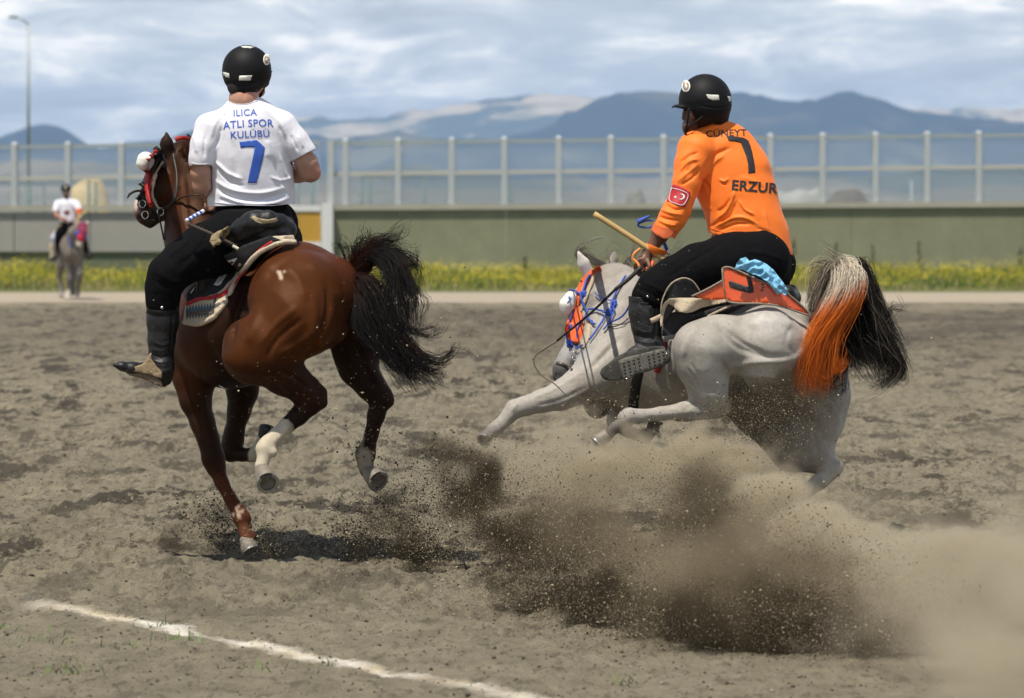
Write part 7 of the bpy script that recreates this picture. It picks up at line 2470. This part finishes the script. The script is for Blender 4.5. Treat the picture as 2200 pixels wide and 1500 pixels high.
vol_cloud('dust_cloud', 'thin tan dust hanging between the two horses', puffs([
    (880, 1050, 22.2, 150, 90, .3, .5), (970, 1080, 22.0, 170, 110, .3, .6), (800, 1030, 22.3, 90, 60, .2, .4)]), TANC, 2.6, 3.2, .4, 41.0, hi=.5)


def grains(name, label, n, blobs, seed, size, pale, spread=.62):
    r = np.random.default_rng(seed)
    ws_ = np.array([b[6] * b[3] * b[4] for b in blobs], float)
    pick = r.choice(len(blobs), n, p=ws_ / ws_.sum())
    Bp = np.array([b[:6] for b in blobs], float)[pick]
    g = r.normal(size=(n, 3)) * spread
    px = Bp[:, 0] + g[:, 0] * Bp[:, 3]
    py = Bp[:, 1] + g[:, 1] * Bp[:, 4]
    Y = Bp[:, 2] + g[:, 2] * Bp[:, 5]
    u = (px - 1100) / F
    v = (750 - py) / F
    dy = math.cos(PITCH) + v * math.sin(PITCH)
    X = u * Y / dy
    Z = CAMZ + (-math.sin(PITCH) + v * math.cos(PITCH)) * Y / dy
    ok = (Z > 0.0)
    # clumpy: reject by noise
    P3 = np.stack([X, Y, Z], 1)
    A_ = np.array([list(v_) for v_ in PLUME_AXES])
    nn = noise3((P3 @ A_.T) * np.array([1.1, 3.6, 3.6]), seed % 7) + 0.6 * noise3((P3 @ A_.T) * np.array([2.4, 8.5, 8.5]), seed % 5)
    ok &= (nn + r.normal(0, .25, n)) > -0.02
    X, Y, Z = X[ok], Y[ok], Z[ok]
    n = len(X)
    s = r.uniform(size[0], size[1], n) * (1 + 2.2 * r.uniform(size=n) ** 14)
    base = np.array([[1, 1, 1], [-1, -1, 1], [-1, 1, -1], [1, -1, -1]], float) * .6
    V = base[None] * s[:, None, None] * r.uniform(.5, 1.4, (n, 4, 3))
    a = r.uniform(0, 6.28, n)
    ca, sa = np.cos(a)[:, None], np.sin(a)[:, None]
    V = np.stack([V[..., 0] * ca - V[..., 2] * sa, V[..., 1], V[..., 0] * sa + V[..., 2] * ca], -1)
    V += np.stack([X, Y, Z], 1)[:, None]
    T = np.array([[0, 1, 2], [0, 3, 1], [0, 2, 3], [1, 3, 2]])
    tr_ = (np.arange(n)[:, None, None] * 4 + T[None]).reshape(-1, 3)
    isp = (r.uniform(size=n) < pale)[:, None]
    C = np.where(isp, np.array([[0.45, .38, .26]]), np.array([[0.055, .044, .030]])) * r.uniform(.6, 1.3, (n, 1))
    tag(mesh_obj(name, V.reshape(-1, 3), tr_, m_clod, cols=np.repeat(C, 4, 0)), label, 'soil grains', kind='stuff')


grains('flying_grains', 'cloud of dark and pale soil grains flying behind the grey horse', 300000, [(a, b, c - .1, d * .95, e * .95, f, g) for a, b, c, d, e, f, g in DARK] + puffs([(1980, 1300, 19.4, 150, 110, .4, .15), (1350, 1010, 21.6, 260, 70, .3, .08), (1060, 980, 21.8, 110, 60, .3, .2), (1980, 1340, 19.0, 110, 60, .3, .2)]), 51, (.0010, .0024), .34, .62)
grains('flying_grains', 'soil grains scattered under the belly of the grey horse', 20000, [(a, b, c - .2, d, e, f, g) for a, b, c, d, e, f, g in BELLY], 52, (.0010, .0024), .35)
grains('flying_grains', 'soil grains thrown up by the chestnut horse', 42000, HOOF1 + [(960, 1050, 21.8, 100, 100, .3, .3), (800, 940, 21.8, 80, 80, .3, .12), (620, 860, 20.9, 200, 100, .3, .02)], 53, (.0014, .0034), .28, .6)
grains('flying_grains', 'sparse stray grains in the air around both horses', 3200, [
    (1000, 800, 21.5, 400, 260, .6, .3), (800, 700, 20.8, 250, 200, .4, .3), (1600, 700, 21.8, 300, 200, .5, .2), (1250, 950, 21.8, 400, 150, .5, 1.0), (1900, 950, 21.8, 250, 180, .5, .3)], 54, (.0012, .0032), .75)
# ------------------------------------------------------------------ air
hz = mesh_obj('haze', *box_vf(-27500, 27500, -20500, 37500, -8, 1080), None, kind='stuff')
m = bpy.data.materials.new('pale_air')
m.use_nodes = True
t = NT(m.node_tree)
m.node_tree.nodes.remove(m.node_tree.nodes['Principled BSDF'])
pv = t.n('ShaderNodeVolumePrincipled', {'Color': (0.46, 0.66, 0.98), 'Density': 0.000036, 'Anisotropy': 0.15})
t.t.links.new(pv.outputs[0], m.node_tree.nodes['Material Output'].inputs['Volume'])
hz.data.materials.append(m)
